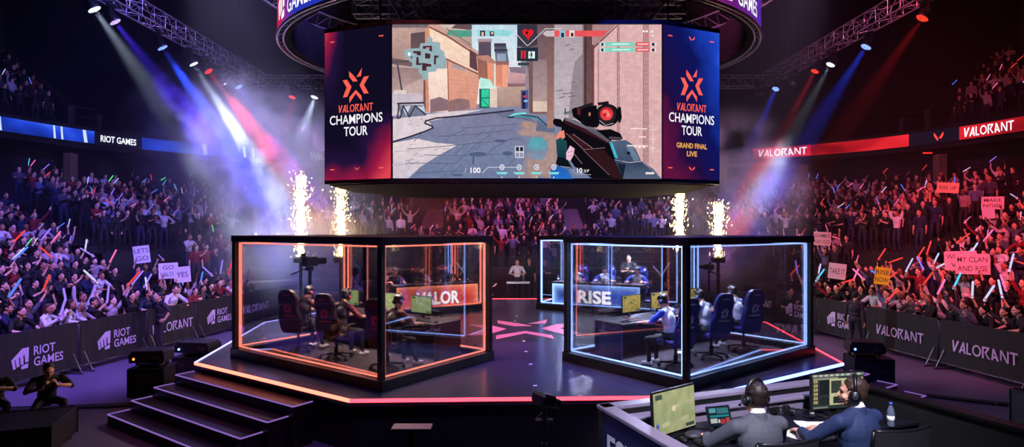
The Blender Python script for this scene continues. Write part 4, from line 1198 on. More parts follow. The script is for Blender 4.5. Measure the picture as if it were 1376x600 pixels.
# added wash spots with no fixtures: they light stands, stage and booths
def wash(p, tg, rgb, pw, cone, size=.25): return spot('added_wash', p, tg, rgb, pw, cone, .6, size)
KW = 1.0
wash((-6.0, 10.0, 13.0), (-15.0, 17.0, 1.5), (100, 100, 255), 11500 * KW, 70)
wash((-9.0, 8.0, 12.0), (-13.5, 15.0, 1.2), (170, 130, 255), 6500 * KW, 60)
wash((-5.0, 17.0, 13.0), (-17.0, 24.0, 3.0), (130, 110, 240), 5200 * KW, 75)
wash((-8.0, 6.0, 9.0), (-11.2, 16.0, 1.0), (255, 120, 170), 900 * KW, 50)
wash((6.0, 8.0, 13.0), (17.5, 18.5, 3.2), (255, 66, 80), 13000 * KW, 46)
wash((8.0, 10.0, 12.0), (13.5, 17.0, 1.8), (255, 130, 160), 4200 * KW, 60)
wash((5.0, 17.0, 13.0), (16.5, 25.0, 3.4), (230, 100, 170), 4200 * KW, 65)
wash((-3.5, 22.0, 11.5), (-2.0, 32.5, 3.2), (255, 80, 120), 4200 * KW, 60)
wash((3.5, 22.0, 11.5), (3.5, 32.5, 3.2), (160, 120, 255), 4200 * KW, 60)
# stage wash
wash((-2.0, 11.0, 14.0), (-3.2, 13.0, .9), (255, 110, 120), 6500 * KW, 40)
wash((2.5, 11.0, 14.0), (3.2, 13.0, .9), (50, 64, 255), 12000 * KW, 44)
wash((-8.0, 22.0, 7.4), (0.3, 15.4, .9), (235, 150, 255), 4200 * KW, 20)  # added low pair that brightens the floor emblem
wash((8.4, 22.0, 7.4), (0.3, 15.4, .9), (200, 150, 255), 4200 * KW, 20)
wash((-4.0, 2.0, 6.0), (1.0, 5.1, 1.5), (190, 190, 255), 420 * KW, 26)  # added spot to lift the lettered side of the desk
wash((-9.0, 16.0, 12.5), (-26.0, 25.0, 10.8), (100, 120, 255), 2400 * KW, 50)  # added pair for the dark upper decks
wash((9.0, 16.0, 12.5), (26.0, 25.0, 11.0), (255, 80, 90), 2200 * KW, 50)
wash((-8.0, 14.0, 13.0), (-9.6, 25.0, 5.0), (195, 188, 255), 32000 * KW, 36)  # added pair to make the smoke brighter
wash((8.0, 14.0, 13.0), (9.4, 25.0, 5.0), (225, 190, 255), 17000 * KW, 30)
wash((-1.0, 4.0, 12.0), (0.3, 12.0, .9), (150, 110, 220), 2500 * KW, 60)
# floor wash by the barricades
wash((-7.0, 12.0, 13.0), (-8.6, 16.4, 0), (150, 115, 220), 1100 * KW, 34)
wash((7.6, 12.0, 13.0), (9.0, 13.0, 0), (160, 80, 220), 650 * KW, 46)
# added key and rim spots for the commentary desk, no fixtures
wash((1.6, 0.5, 7.5), (2.4, 5.1, 1.7), (240, 236, 255), 4200 * KW, 30)
wash((5.0, 9.0, 9.0), (2.6, 5.2, 1.9), (170, 160, 255), 900 * KW, 26)
# lamps in the booth roofs
for P, Lu, Lv, z, rgb, pw in ((LP, 4.49, 2.83, 2.36, (255, 214, 204), 190), (RP, 4.46, 2.79, 2.35, (205, 215, 255), 190), (BRP, 4.2, 2.2, 2.3, (205, 216, 255), 330), (BLP, 4.0, 2.2, 2.3, (255, 200, 196), 280)):
    o = {id(LP): LO, id(RP): RO, id(BRP): BRO, id(BLP): BLO}[id(P)]
    for a in (.25, .75):
        p = o + P(Lu * a, Lv * .5, z)
        l = bpy.data.lights.new('booth_lamp', 'AREA'); l.shape = 'RECTANGLE'; l.size = .9; l.size_y = .3; l.energy = pw; l.color = lin(rgb)
        ob = bpy.data.objects.new('booth_lamp', l); ob.location = p; ob.rotation_euler = (0, 0, math.atan2((P(1, 0, 0)).y, (P(1, 0, 0)).x)); col.objects.link(ob)

w = bpy.data.worlds.new('arena dark'); scene.world = w; w.use_nodes = True
w.node_tree.nodes['Background'].inputs['Color'].default_value = (*lin((60, 56, 96)), 1)
w.node_tree.nodes['Background'].inputs['Strength'].default_value = .02

# ------------------------------------------------------------------ haze and smoke
def volume_mat(name, density, rgb=(255, 255, 255), aniso=.25, noise=None, falloff=None, step=1.0):
    m = bpy.data.materials.new(name); m.use_nodes = True
    nt = m.node_tree; nt.nodes.clear()
    o = nt.nodes.new('ShaderNodeOutputMaterial'); v = nt.nodes.new('ShaderNodeVolumeScatter')
    v.inputs['Color'].default_value = (*lin(rgb), 1); v.inputs['Anisotropy'].default_value = aniso; v.inputs['Density'].default_value = density
    nt.links.new(v.outputs[0], o.inputs['Volume'])
    if noise:
        tc = nt.nodes.new('ShaderNodeTexCoord')
        n = nt.nodes.new('ShaderNodeTexNoise'); n.inputs['Scale'].default_value = noise; n.inputs['Detail'].default_value = 4; n.inputs['Roughness'].default_value = .6
        nt.links.new(tc.outputs['Object'], n.inputs['Vector'])
        mr = nt.nodes.new('ShaderNodeMapRange'); mr.inputs['From Min'].default_value = .42; mr.inputs['From Max'].default_value = .72; mr.inputs['To Max'].default_value = density
        nt.links.new(n.outputs['Fac'], mr.inputs['Value'])
        out = mr.outputs[0]
        if falloff:   # object-space ellipsoid: fade to nothing at its skin
            ln = nt.nodes.new('ShaderNodeVectorMath'); ln.operation = 'LENGTH'
            mp = nt.nodes.new('ShaderNodeMapping'); mp.inputs['Scale'].default_value = tuple(1 / q for q in falloff)
            nt.links.new(tc.outputs['Object'], mp.inputs['Vector']); nt.links.new(mp.outputs[0], ln.inputs[0])
            r2 = nt.nodes.new('ShaderNodeMapRange'); r2.inputs['From Min'].default_value = 1.0; r2.inputs['From Max'].default_value = .25
            nt.links.new(ln.outputs['Value'], r2.inputs['Value'])
            ml = nt.nodes.new('ShaderNodeMath'); ml.operation = 'MULTIPLY'; nt.links.new(out, ml.inputs[0]); nt.links.new(r2.outputs[0], ml.inputs[1]); out = ml.outputs[0]
        nt.links.new(out, v.inputs['Density'])
    m.cycles.volume_step_rate = step
    return m
mb = MB(); mb.box((0, 0, 0), (34, 19.4, 9.6)); hz = mb.build('haze', volume_mat('thin haze', .0038, aniso=.3), loc=(0, 25.4, 6.9))
tag(hz, 'thin haze hanging under the trusses above the stands', 'haze', kind='stuff')
def puff(label, c, r, dens, noise=.55, seed=0):
    mb = MB(); mb.ell((0, 0, 0), r, 24, 14)
    o = mb.build('smoke', volume_mat('drifting smoke', dens, noise=noise, falloff=r, step=.6), loc=c)
    return tag(o, label, 'smoke', kind='stuff')
puff('thick pale smoke cloud drifting behind the red booth beside the red screen panel', (-9.6, 24.8, 5.0), (5.4, 3.4, 4.8), 1.2, .45)
puff('grey smoke cloud drifting in the white beam over the blue stand', (-11.0, 21.5, 6.9), (3.4, 2.4, 3.2), .6, .6)
puff('grey smoke column rising behind the blue booth beside the blue screen panel', (9.4, 24.5, 4.6), (3.4, 2.6, 4.2), 1.1, .55)
puff('low lavender smoke bank on the floor behind the red booth', (-8.2, 21.5, 2.7), (4.2, 2.6, 2.6), .55, .5)
puff('wispy smoke hanging in the blue beams below the truss over the blue stand', (-10.4, 22.5, 7.0), (4.6, 3.0, 3.2), .16, .75)
puff('low pale smoke bank behind the red booth roof under the hanging screen', (-4.6, 26.0, 4.2), (3.2, 2.4, 2.0), .42, .7)

# ------------------------------------------------------------------ spark fountains
M_spark = emit('white hot spark', (255, 226, 160), 9.0, False)
def fountain(label, px0, py_top, py_bot, Y, dens, seed):
    R = random.Random(seed)
    b = at_depth(px0, py_bot, Y); top = at_depth(px0, py_top, Y); H = top.z - b.z
    root = thing('spark_machine', label.replace('fountain', 'fountain machine'), 'spark machine', (b.x, b.y, 0), 0, 'spark machines')
    zf = STAGE if (abs(b.x) < 6.5 and Y < 21.5) else 0.0
    root.location.z = zf
    mb = MB(); mb.box((0, 0, (b.z - zf) / 2 - .08), (.10, .10, b.z - zf - .16), bev=.02); mb.box((0, 0, .03), (.5, .5, .06), bev=.02); mb.build('stand', M_black, root)
    mb = MB(); mb.box((0, 0, b.z - zf - .1), (.42, .34, .2), bev=.03); mb.lathe([(.08, 0), (.08, .04), (.05, .05)], (0, 0, b.z - zf), 12); mb.build('body', M_blackg, root)
    mb = MB()
    for i in range(dens):
        q = R.random() ** 1.3
        z = H * q * (1.0 if R.random() < .85 else 1.06)
        wd = (.045 + .15 * q + (.30 * R.random() ** 3 if R.random() < .3 else 0)) 
        a = R.random() * 2 * PI; rr = wd * math.sqrt(R.random()) * (1.0 if R.random() < .9 else 2.6)
        x, y = rr * math.cos(a), rr * math.sin(a)
        s = (.0045 + .0105 * R.random()) * (1.35 - .5 * q)
        d = V((x, y, .7 + 1.5 * (1 - q))).normalized() if R.random() < .75 else V((R.uniform(-1, 1), R.uniform(-1, 1), R.uniform(-.8, .6))).normalized()
        ln = s * R.uniform(1.2, 4.5)
        p = V((x, y, z))
        mb.cyl(p - d * ln, p + d * ln, s, s * .3, 5, mi=0)
    o = mb.build('sparks', M_spark, loc=b)
    tag(o, label + ' rising from its machine', 'sparks', kind='stuff')
    l = bpy.data.lights.new('spark_glow', 'POINT'); l.energy = 150; l.color = lin((255, 215, 170)); l.shadow_soft_size = .4
    ob = bpy.data.objects.new('spark_glow', l); ob.location = b + V((0, 0, H * .45)); col.objects.link(ob)
fountain('tall white spark fountain over the middle of the red booth', 404, 236, 345, 20.6, 1500, 1)
fountain('shorter fountain of white sparks close under the red screen panel', 458, 248, 345, 20.6, 1100, 2)
fountain('fountain of white sparks close under the blue screen panel', 913, 256, 338, 20.6, 1000, 3)
fountain('smoky white spark fountain over the far end of the blue booth', 965, 272, 345, 20.6, 1000, 4)
# ------------------------------------------------------------------ people: one continuous skin grown over posed limbs
LAB = {'skin': 0, 'shirt': 1, 'legs': 2, 'hair': 3, 'shoe': 4, 'eye': 5, 'lip': 6, 'trim': 7, 'collar': 8}
def ik(a, t, l1, l2, hint):
    a, t, hint = V(a), V(t), V(hint)
    d = t - a; D = d.length
    if D > (l1 + l2) * .995:
        t = a + d * ((l1 + l2) * .995 / D); d = t - a; D = d.length
    D = max(D, abs(l1 - l2) + .01)
    x = (l1 * l1 - l2 * l2 + D * D) / (2 * D); h = math.sqrt(max(0, l1 * l1 - x * x))
    n = d.normalized(); q = hint - n * hint.dot(n)
    q = q.normalized() if q.length > 1e-5 else V((0, 0, 1))
    return a + n * x + q * h, t
class Body:
    def __init__(s): s.p = []; s.hands = {}
    def cap(s, a, b, r0, r1, lab): s.p.append(('c', V(a), V(b), r0, r1, LAB[lab]))
    def ell(s, c, r, R, lab): s.p.append(('e', V(c), tuple(r), R.copy(), 0, LAB[lab]))
    def mesh_raw(s, n=10):
        mb = MB()
        for q in s.p:
            if q[0] == 'c':
                _, a, b, r0, r1, _l = q
                d = (b - a)
                if d.length > 1e-4: mb.cyl(a, b, r0, r1, n)
                mb.ell(a, r0, n, max(5, n // 2)); mb.ell(b, r1, n, max(5, n // 2))
            else: mb.ell(q[1], q[2], n + 2, n - 2, q[3])
        return mb
    def labels(s, P):
        best = np.full(len(P), 1e9); lab = np.zeros(len(P), int)
        for q in s.p:
            if q[0] == 'c':
                a, b = np.array(q[1]), np.array(q[2]); d = b - a; L2 = max(1e-9, d @ d)
                t = np.clip((P - a) @ d / L2, 0, 1)
                sd = np.linalg.norm(P - a - t[:, None] * d, axis=1) - (q[3] + t * (q[4] - q[3]))
            else:
                X = (P - np.array(q[1])) @ np.array(q[3])
                r = np.array(q[2]); k0 = np.linalg.norm(X / r, axis=1); k1 = np.linalg.norm(X / (r * r), axis=1)
                sd = k0 * (k0 - 1) / np.maximum(k1, 1e-9)
            m = sd < best; best[m] = sd[m]; lab[m] = q[5]
        return lab
    def mesh(s, name, voxel, mats, smooth=2, post=None):
        raw = s.mesh_raw(14 if voxel < .012 else 10)
        me = bpy.data.meshes.new('raw'); me.from_pydata(raw.v, [], raw.f); me.update()
        o = bpy.data.objects.new('raw', me); col.objects.link(o)
        r = o.modifiers.new('r', 'REMESH'); r.mode = 'VOXEL'; r.voxel_size = voxel; r.use_smooth_shade = True
        if smooth:
            k = o.modifiers.new('s', 'SMOOTH'); k.factor = .5; k.iterations = smooth
        dg = bpy.context.evaluated_depsgraph_get()
        out = bpy.data.meshes.new_from_object(o.evaluated_get(dg))
        bpy.data.objects.remove(o); bpy.data.meshes.remove(me)
        out.name = name
        n = len(out.polygons); C = np.empty(n * 3); out.polygons.foreach_get('center', C); C = C.reshape(-1, 3)
        lab = s.labels(C)
        if post is not None: lab = post(C, lab, s)
        used = sorted(set(int(x) for x in lab)); remap = np.zeros(16, int)
        out.materials.clear()
        for i, u in enumerate(used): out.materials.append(mats[u] if mats[u] is not None else mats[0]); remap[u] = i
        out.polygons.foreach_set('material_index', remap[lab].astype(np.int32)); out.polygons.foreach_set('use_smooth', np.ones(n, bool))
        out.update()
        s.lab = lab; s.C = C
        return out
def frame3(f, u):
    f = V(f).normalized(); u = V(u); u = (u - f * u.dot(f)).normalized(); l = u.cross(f)   # left
    return f, l, u
def hand(B, w, d, n, thumb, curl=.5, fingers=True, lab='skin', r=.0098, spread=.012):
    """w wrist, d finger direction, n palm normal (the side the fingers close to), thumb: direction of the thumb side"""
    d = V(d).normalized(); n = V(n); n = (n - d * n.dot(d)).normalized(); t = V(thumb); t = (t - d * t.dot(d) - n * t.dot(n)).normalized()
    R = Matrix((t, n, d)).transposed()
    B.ell(w + d * .048, (.041, .017, .055), R, lab)
    if not fingers:
        B.ell(w + d * .11 + n * .02 * curl, (.036, .016, .045), R, lab); B.cap(w + d * .03 + t * .03, w + d * .075 + t * .058, .013, .011, lab); return
    for i, (o, L) in enumerate(((.030, .074), (.010, .084), (-.011, .078), (-.031, .060))):
        b = w + d * (.090 - .004 * abs(i - 1)) + t * o
        dd = (d + t * (spread * (1.5 - i))).normalized()
        a1, a2, a3 = curl * .75, curl * 1.9, curl * 2.7
        p1 = b + (dd * math.cos(a1) + n * math.sin(a1)) * L * .46
        p2 = p1 + (dd * math.cos(a2) + n * math.sin(a2)) * L * .32
        p3 = p2 + (dd * math.cos(a3) + n * math.sin(a3)) * L * .24
        B.cap(b, p1, r * 1.04, r, lab); B.cap(p1, p2, r, r * .93, lab); B.cap(p2, p3, r * .93, r * .8, lab)
    b = w + d * .028 + t * .030; p1 = b + (d * .62 + t * .72 + n * .25 * curl).normalized() * .042
    p2 = p1 + (d * .85 + t * (.35 - .7 * curl) + n * .8 * curl).normalized() * .034
    B.cap(b, p1, r * 1.35, r * 1.1, lab); B.cap(p1, p2, r * 1.1, r * .9, lab)

def person_body(pose, fingers=True, female=False, sleeves='short', bulk=1.0, longhair=False, hair_on=True, face=True):
    """pose keys: pelvis, spine, face_dir, head (yaw, pitch, roll), armL/armR (wrist, elbow hint, finger dir, palm normal, curl), legL/legR (ankle, knee hint, toe dir)"""
    B = Body()
    P = V(pose.get('pelvis', (0, 0, .95)))
    f, l, s = frame3(pose.get('front', (0, -1, 0)), pose.get('spine', (0, 0, 1)))
    sp_ = V(pose.get('spine', (0, 0, 1))).normalized()
    s = sp_; f = (V(pose.get('front', (0, -1, 0))) - s * s.dot(V(pose.get('front', (0, -1, 0))))).normalized(); l = s.cross(f)
    k = bulk; R = Matrix((l, f, s)).transposed()
    fw = .92 if female else 1.0
    shw = (.165 if female else .188) * (1 + (k - 1) * .5)
    # trunk
    B.ell(P - s * .01, (.155 * k * (1.03 if female else 1), .115 * k, .125), R, 'legs')
    B.ell(P + s * .13 + f * .005, (.143 * k * fw, .108 * k, .14), R, 'shirt')
    B.ell(P + s * .30 - f * .005, (.166 * k * fw, .118 * k, .17), R, 'shirt')
    if female: B.ell(P + s * .31 + f * .07, (.115, .06, .06), R, 'shirt')
    else: B.ell(P + s * .35 + f * .03, (.145 * k, .09 * k, .10), R, 'shirt')
    nb = P + s * .52
    B.cap(P + s * .445 + l * (shw - .045), P + s * .445 - l * (shw - .045), .066 * k, .066 * k, 'shirt')
    B.cap(P + s * .475 + l * .09, P + s * .50 + l * .03, .055 * k, .058, 'shirt'); B.cap(P + s * .475 - l * .09, P + s * .50 - l * .03, .055 * k, .058, 'shirt')
    # head
    yaw, pitch, roll = pose.get('head', (0, 0, 0))
    hq = Quaternion(s, yaw) @ Quaternion(l, pitch)
    hf = hq @ f; hu = hq @ s; hl = hu.cross(hf); HR = Matrix((hl, hf, hu)).transposed()
    hc = nb + s * .045 + hu * .098 + f * .022 + hf * .012
    B.cap(nb - s * .05, hc - hu * .06 - hf * .015, .058 if not female else .050, .052 if not female else .046, 'skin')
    if sleeves == 'suit': B.cap(nb + s * .020 - f * .006, nb + s * .034 - f * .004, .0605, .0575, 'collar'); B.cap(nb - s * .02 - f * .008, nb + s * .006 - f * .008, .070, .064, 'shirt')
    hs = .96 if female else 1.0
    B.ell(hc + hu * .022 - hf * .012, (.074 * hs, .093 * hs, .094 * hs), HR, 'skin')
    B.ell(hc + hf * .026 - hu * .040, (.059 * hs, .066 * hs, .078 * hs), HR, 'skin')
    B.ell(hc + hf * .066 - hu * .094, (.026, .024, .022), HR, 'skin')
    for sg in (1, -1):
        B.ell(hc + hl * (.073 * sg * hs) - hf * .006 - hu * .012, (.011, .021, .033), HR, 'skin')
        if face:
            B.ell(hc + hf * .0735 + hl * (.031 * sg) + hu * .004, (.0140, .0155, .0075), HR, 'eye')
            B.ell(hc + hf * .062 + hl * (.042 * sg) - hu * .034, (.022, .024, .022), HR, 'skin')
    if face:
        B.cap(hc + hf * .076 + hl * .040 + hu * .027, hc + hf * .083 + hu * .024, .010, .011, 'skin'); B.cap(hc + hf * .083 + hu * .024, hc + hf * .076 - hl * .040 + hu * .027, .011, .010, 'skin')
        B.cap(hc + hf * .088 + hu * .008, hc + hf * .106 - hu * .028, .008, .0125, 'skin')
        B.ell(hc + hf * .0885 - hu * .058, (.021, .0085, .0085), HR, 'lip')
    if hair_on:
        B.ell(hc + hu * .042 - hf * .026, (.082 * hs, .092 * hs, .087 * hs), HR, 'hair')
        B.ell(hc + hu * .000 - hf * .050, (.074 * hs, .060 * hs, .075 * hs), HR, 'hair')
        if longhair:
            for sg in (1, -1): B.cap(hc + hl * (.066 * sg) - hf * .02, hc + hl * (.070 * sg) - hu * .17 - hf * .025, .030, .026, 'hair')
            B.cap(hc - hf * .075 - hu * .02, hc - hf * .085 - hu * .21, .055, .045, 'hair')
    B.head = (hc, hf, hl, hu)
    # arms
    for side, sg in (('L', 1), ('R', -1)):
        sh = P + s * .450 + l * (shw * sg)
        w, hint, fd, pn, curl = pose['arm' + side]
        e, w = ik(sh, w, .285, .255, hint)
        fore = (w - e).normalized()
        fd = fore if fd is None else V(fd); pn = V(pn)
        up = 'shirt' if sleeves != 'none' else 'skin'
        B.cap(sh, e, .058 * k * fw, .045 * k * fw, 'trim' if sleeves == 'jersey' else up)
        if sleeves in ('short', 'jersey'):
            B.cap(e.lerp(sh, .02), w, .039 * k * fw, .028 * fw, 'skin')
            m = sh.lerp(e, .72); B.cap(sh, m, .064 * k * fw, .060 * k * fw, 'trim' if sleeves == 'jersey' else 'shirt')
        elif sleeves == 'none': B.cap(e, w, .039 * k * fw, .028 * fw, 'skin')
        else:
            B.cap(e, e.lerp(w, .93), .047 * k, .040 * k, 'shirt')
            if sleeves == 'suit': B.cap(e.lerp(w, .93), e.lerp(w, .965), .035, .034, 'collar')
            B.cap(e.lerp(w, .9), w, .029, .027, 'skin')
        th = fd.cross(pn); th = -th if sg > 0 else th
        if 'thumb' + side in pose: th = V(pose['thumb' + side])
        hand(B, w, fd, pn, th, curl, fingers)
        B.hands[side] = (w + fd.normalized() * .075 + pn.normalized() * .022, fd.normalized(), pn.normalized(), th.normalized())
    # legs
    for side, sg in (('L', 1), ('R', -1)):
        hp = P - s * .03 + l * (.088 * sg)
        a, hint, toe = pose['leg' + side]
        kn, a = ik(hp, a, .43, .415, hint)
        B.cap(hp, kn, .083 * k, .058 * k, 'legs'); B.cap(kn, a, .056 * k, .042, 'legs')
        toe = V(toe).normalized(); z = V((0, 0, 1))
        B.cap(a + V((0, 0, -.035)) - toe * .035, a + toe * .13 + V((0, 0, -.048)), .040, .034, 'shoe'); B.cap(a + V((0, 0, -.02)), a + V((0, 0, -.045)), .042, .042, 'shoe')
    return B

def stand_pose(armL, armR, lean=(0, -.04), head=(0, 0, 0), stance=.11):
    return {'pelvis': (0, 0, .945), 'spine': (lean[0], lean[1], 1), 'front': (0, -1, 0), 'head': head, 'armL': armL, 'armR': armR,
            'legL': ((stance, .0, .085), (0.1, -1, 0), (.25, -1, 0)), 'legR': ((-stance, .02, .085), (-.1, -1, 0), (-.25, -1, 0))}
def arm_down(sg, fwd=.02): return ((.26 * sg, -fwd, .83), (.5 * sg, .8, 0), (0, -.1, -1), (-sg, 0, 0), .55)
def arm_up(sg, x=.30, y=-.12, z=1.92, curl=1.0): return ((x * sg, y, z), (1 * sg, .25, -.6), (0, -.1, 1), (0, -1, 0), curl)
def arm_front(sg, x=.05, y=-.36, z=1.28, curl=.6): return ((x * sg, y, z), (1 * sg, .2, -1), (-.35 * sg, -.5, .8), (-sg, 0, 0), curl)
def arm_bent(sg, x=.24, y=-.34, z=1.42, curl=1.1): return ((x * sg, y, z), (1 * sg, .3, -1), (0, -.2, 1), (-.4 * sg, -1, 0), curl)
CROWD_POSES = {
    'idle': (stand_pose(arm_down(1), arm_down(-1)), ''),
    'bothup': (stand_pose(arm_up(1), arm_up(-1), head=(0, -.12, 0)), 'LR'),
    'rightup': (stand_pose(arm_down(1, .1), arm_up(-1, .22, -.2, 1.88)), 'R'),
    'leftup': (stand_pose(arm_up(1, .22, -.2, 1.88), arm_bent(-1)), 'L'),
    'clap': (stand_pose(arm_front(1, .03), arm_front(-1, .03), lean=(0, -.08)), ''),
    'phone': (stand_pose(arm_down(1, .15), ((-.10, -.40, 1.56), (-1, .1, -1), (.1, -.2, 1), (0, -.9, .2), .7)), 'R'),
    'vee': (stand_pose(arm_up(1, .55, -.05, 1.82, .2), arm_up(-1, .55, -.05, 1.82, .2), head=(0, -.1, 0)), 'LR'),
    'pump': (stand_pose(arm_bent(1, .30, -.28, 1.36), arm_up(-1, .36, -.22, 1.80, 1.2), lean=(.05, -.1)), 'R'),
    'sticks': (stand_pose(arm_bent(1, .20, -.38, 1.40), arm_bent(-1, .20, -.38, 1.36), lean=(0, -.06)), 'LR'),
    'point': (stand_pose(arm_down(1), ((-.28, -.50, 1.52), (-1, 0, -.8), (-.2, -1, .3), (0, 0, -1), .3), head=(.15, 0, 0)), 'R'),
    'sign': (stand_pose(arm_up(1, .26, -.18, 1.90, 1.1), arm_up(-1, .26, -.18, 1.90, 1.1)), 'LR'),
    'lean': (stand_pose(((.20, -.42, 1.14), (1, .3, -.4), (-.5, -.7, 0), (0, 0, -1), .3), ((-.20, -.42, 1.14), (-1, .3, -.4), (.5, -.7, 0), (0, 0, -1), .3), lean=(0, -.22), head=(0, -.1, 0)), ''),
}
def seated_pose(armL, armR, lean=-.05, head=(0, 0, 0), h=.52, feet=.40, spread=.12):
    return {'pelvis': (0, 0, h + .09), 'spine': (0, lean, 1), 'front': (0, -1, 0), 'head': head, 'armL': armL, 'armR': armR,
            'legL': ((spread + .03, -feet, .085), (.15, -1, .6), (.2, -1, 0)), 'legR': ((-spread - .03, -feet - .03, .085), (-.15, -1, .6), (-.2, -1, 0))}

def flat_mat(name, rgb, rough=.6, spec=.3):
    return mat(name, rgb, rough, noise=.08, scale=18, spec=spec)
M_skin = flat_mat('skin', (214, 160, 132), .5)
M_skin_tan = flat_mat('tan skin', (186, 132, 104), .5)
M_hairblack = mat('black hair', (18, 15, 16), .5, noise=.6, scale=70, bump=.5)
M_hairbrown = mat('brown hair', (74, 50, 36), .5, noise=.45, scale=60)
M_eye = flat_mat('eyes', (70, 54, 50), .25)
M_lip = flat_mat('lips', (176, 104, 92), .45)

def hair_mesh(B, style='short', name='hair'):
    """a fringe of hair as its own shell: bulged cap with a hairline, broken up by tufts"""
    hc, hf, hl, hu = B.head
    HR = Matrix((hl, hf, hu)).transposed()
    H = Body()
    R_ = random.Random(hash(style) % 97 + int(abs(hc.x) * 1000) % 31)
    H.ell(hc + hu * .046 - hf * .026, (.083, .094, .088), HR, 'hair')
    H.ell(hc + hu * .010 - hf * .052, (.076, .060, .085), HR, 'hair')
    for i in range(46):
        a = R_.uniform(0, 2 * PI); e = R_.uniform(.15, 1.45)
        d = (hl * math.cos(a) + hf * math.sin(a)) * math.cos(e) + hu * math.sin(e)
        if d.dot(hf) > (.45 if style == 'short' else .80): continue
        b = hc + hu * .040 - hf * .026 + (hl * (d.dot(hl) * .078) + hf * (d.dot(hf) * .090) + hu * (d.dot(hu) * .084))
        fl = (hf * .5 + hl * R_.uniform(-.6, .6) - hu * R_.uniform(0, .5)).normalized()
        H.cap(b, b + fl * .03 + d * .006, .013, .006, 'hair')
    if style == 'fringe':
        for i in range(9):
            x = -.055 + .0138 * i
            H.cap(hc + hu * .098 + hl * x + hf * .035, hc + hu * .046 + hl * x * 1.1 + hf * .086, .016, .009, 'hair')
    if style == 'quiff':
        for i in range(8):
            x = -.05 + .014 * i
            H.cap(hc + hu * .098 + hl * x + hf * .045, hc + hu * .125 + hl * x * .9 + hf * .072, .019, .011, 'hair')
    return H

def headset(B, root_inv, label, band=M_blackg if 'M_blackg' in globals() else None, accent=None, mic=True):
    """headset worn over the hair: band, two ear cups with cushions, microphone arm"""
    hc, hf, hl, hu = B.head
    root = thing('headset', label, 'headset', (0, 0, 0), 0, None)
    mb = MB()
    pts = []
    for i in range(17):
        a = PI * i / 16
        pts.append(hc + hl * (.098 * math.cos(a)) + hu * (.150 * math.sin(a) - .004) - hf * .018)
    mb.tube(pts, [.011 + .006 * math.sin(PI * i / 16) for i in range(17)], 8)
    mb.build('headband', M_blackg, root)
    for sg in (1, -1):
        c = hc + hl * (.094 * sg) - hf * .012 - hu * .014
        mb = MB(); R = (hl * sg).to_track_quat('Z', 'Y').to_matrix()
        mb.lathe([(.030, -.020), (.044, -.014), (.046, .004), (.040, .016), (.020, .020)], c, 18, rot=R)
        ec = mb.build('ear_cup', M_blackg, root)
        mb = MB(); mb.lathe([(.034, -.024), (.044, -.020), (.047, -.012), (.044, -.006)], c, 18, rot=R); mb.build('cushion', M_black, ec)
        mb = MB(); mb.lathe([(.022, .0195), (.024, .022), (.018, .024)], c, 16, rot=R); mb.build('badge', accent or M_rail, ec)
    if mic:
        c = hc + hl * .096 - hu * .03 + hf * .012
        mb = MB(); mb.tube([c, c + hf * .05 - hu * .03, c + hf * .085 - hu * .045 - hl * .03], .005, 6); mb.ell(c + hf * .088 - hu * .046 - hl * .034, .011, 8, 6)
        mb.build('microphone', M_black, root)
    return root
# ------------------------------------------------------------------ furniture and gear inside the booths
M_red_c = mat('chair red trim', (120, 16, 26), .5)
M_chair_r = mat('black red chair leather', (38, 10, 14), .42, noise=.2, scale=12)
M_chair_b = mat('navy chair leather', (22, 30, 104), .42, noise=.2, scale=12)
M_logo_r = mat('red chair print', (225, 40, 48), .5)
M_logo_w = mat('white chair print', (225, 228, 240), .5)
M_chrome = mat('dark chair base', (34, 34, 38), .3, .7)
M_desk = mat('dark desk board', (40, 34, 42), .45, noise=.15)
M_deskpanel = mat('desk skirt panel', (60, 30, 44), .35)  # red glow on the panels put into the base colour
M_deskpanelb = mat('desk skirt panel blue', (30, 34, 78), .35)
M_plastic = mat('black plastic', (18, 18, 21), .38)
M_keys = mat('keyboard keys', (44, 44, 50), .5)
M_paper = mat('white sheet paper', (236, 236, 240), .8, noise=.03)

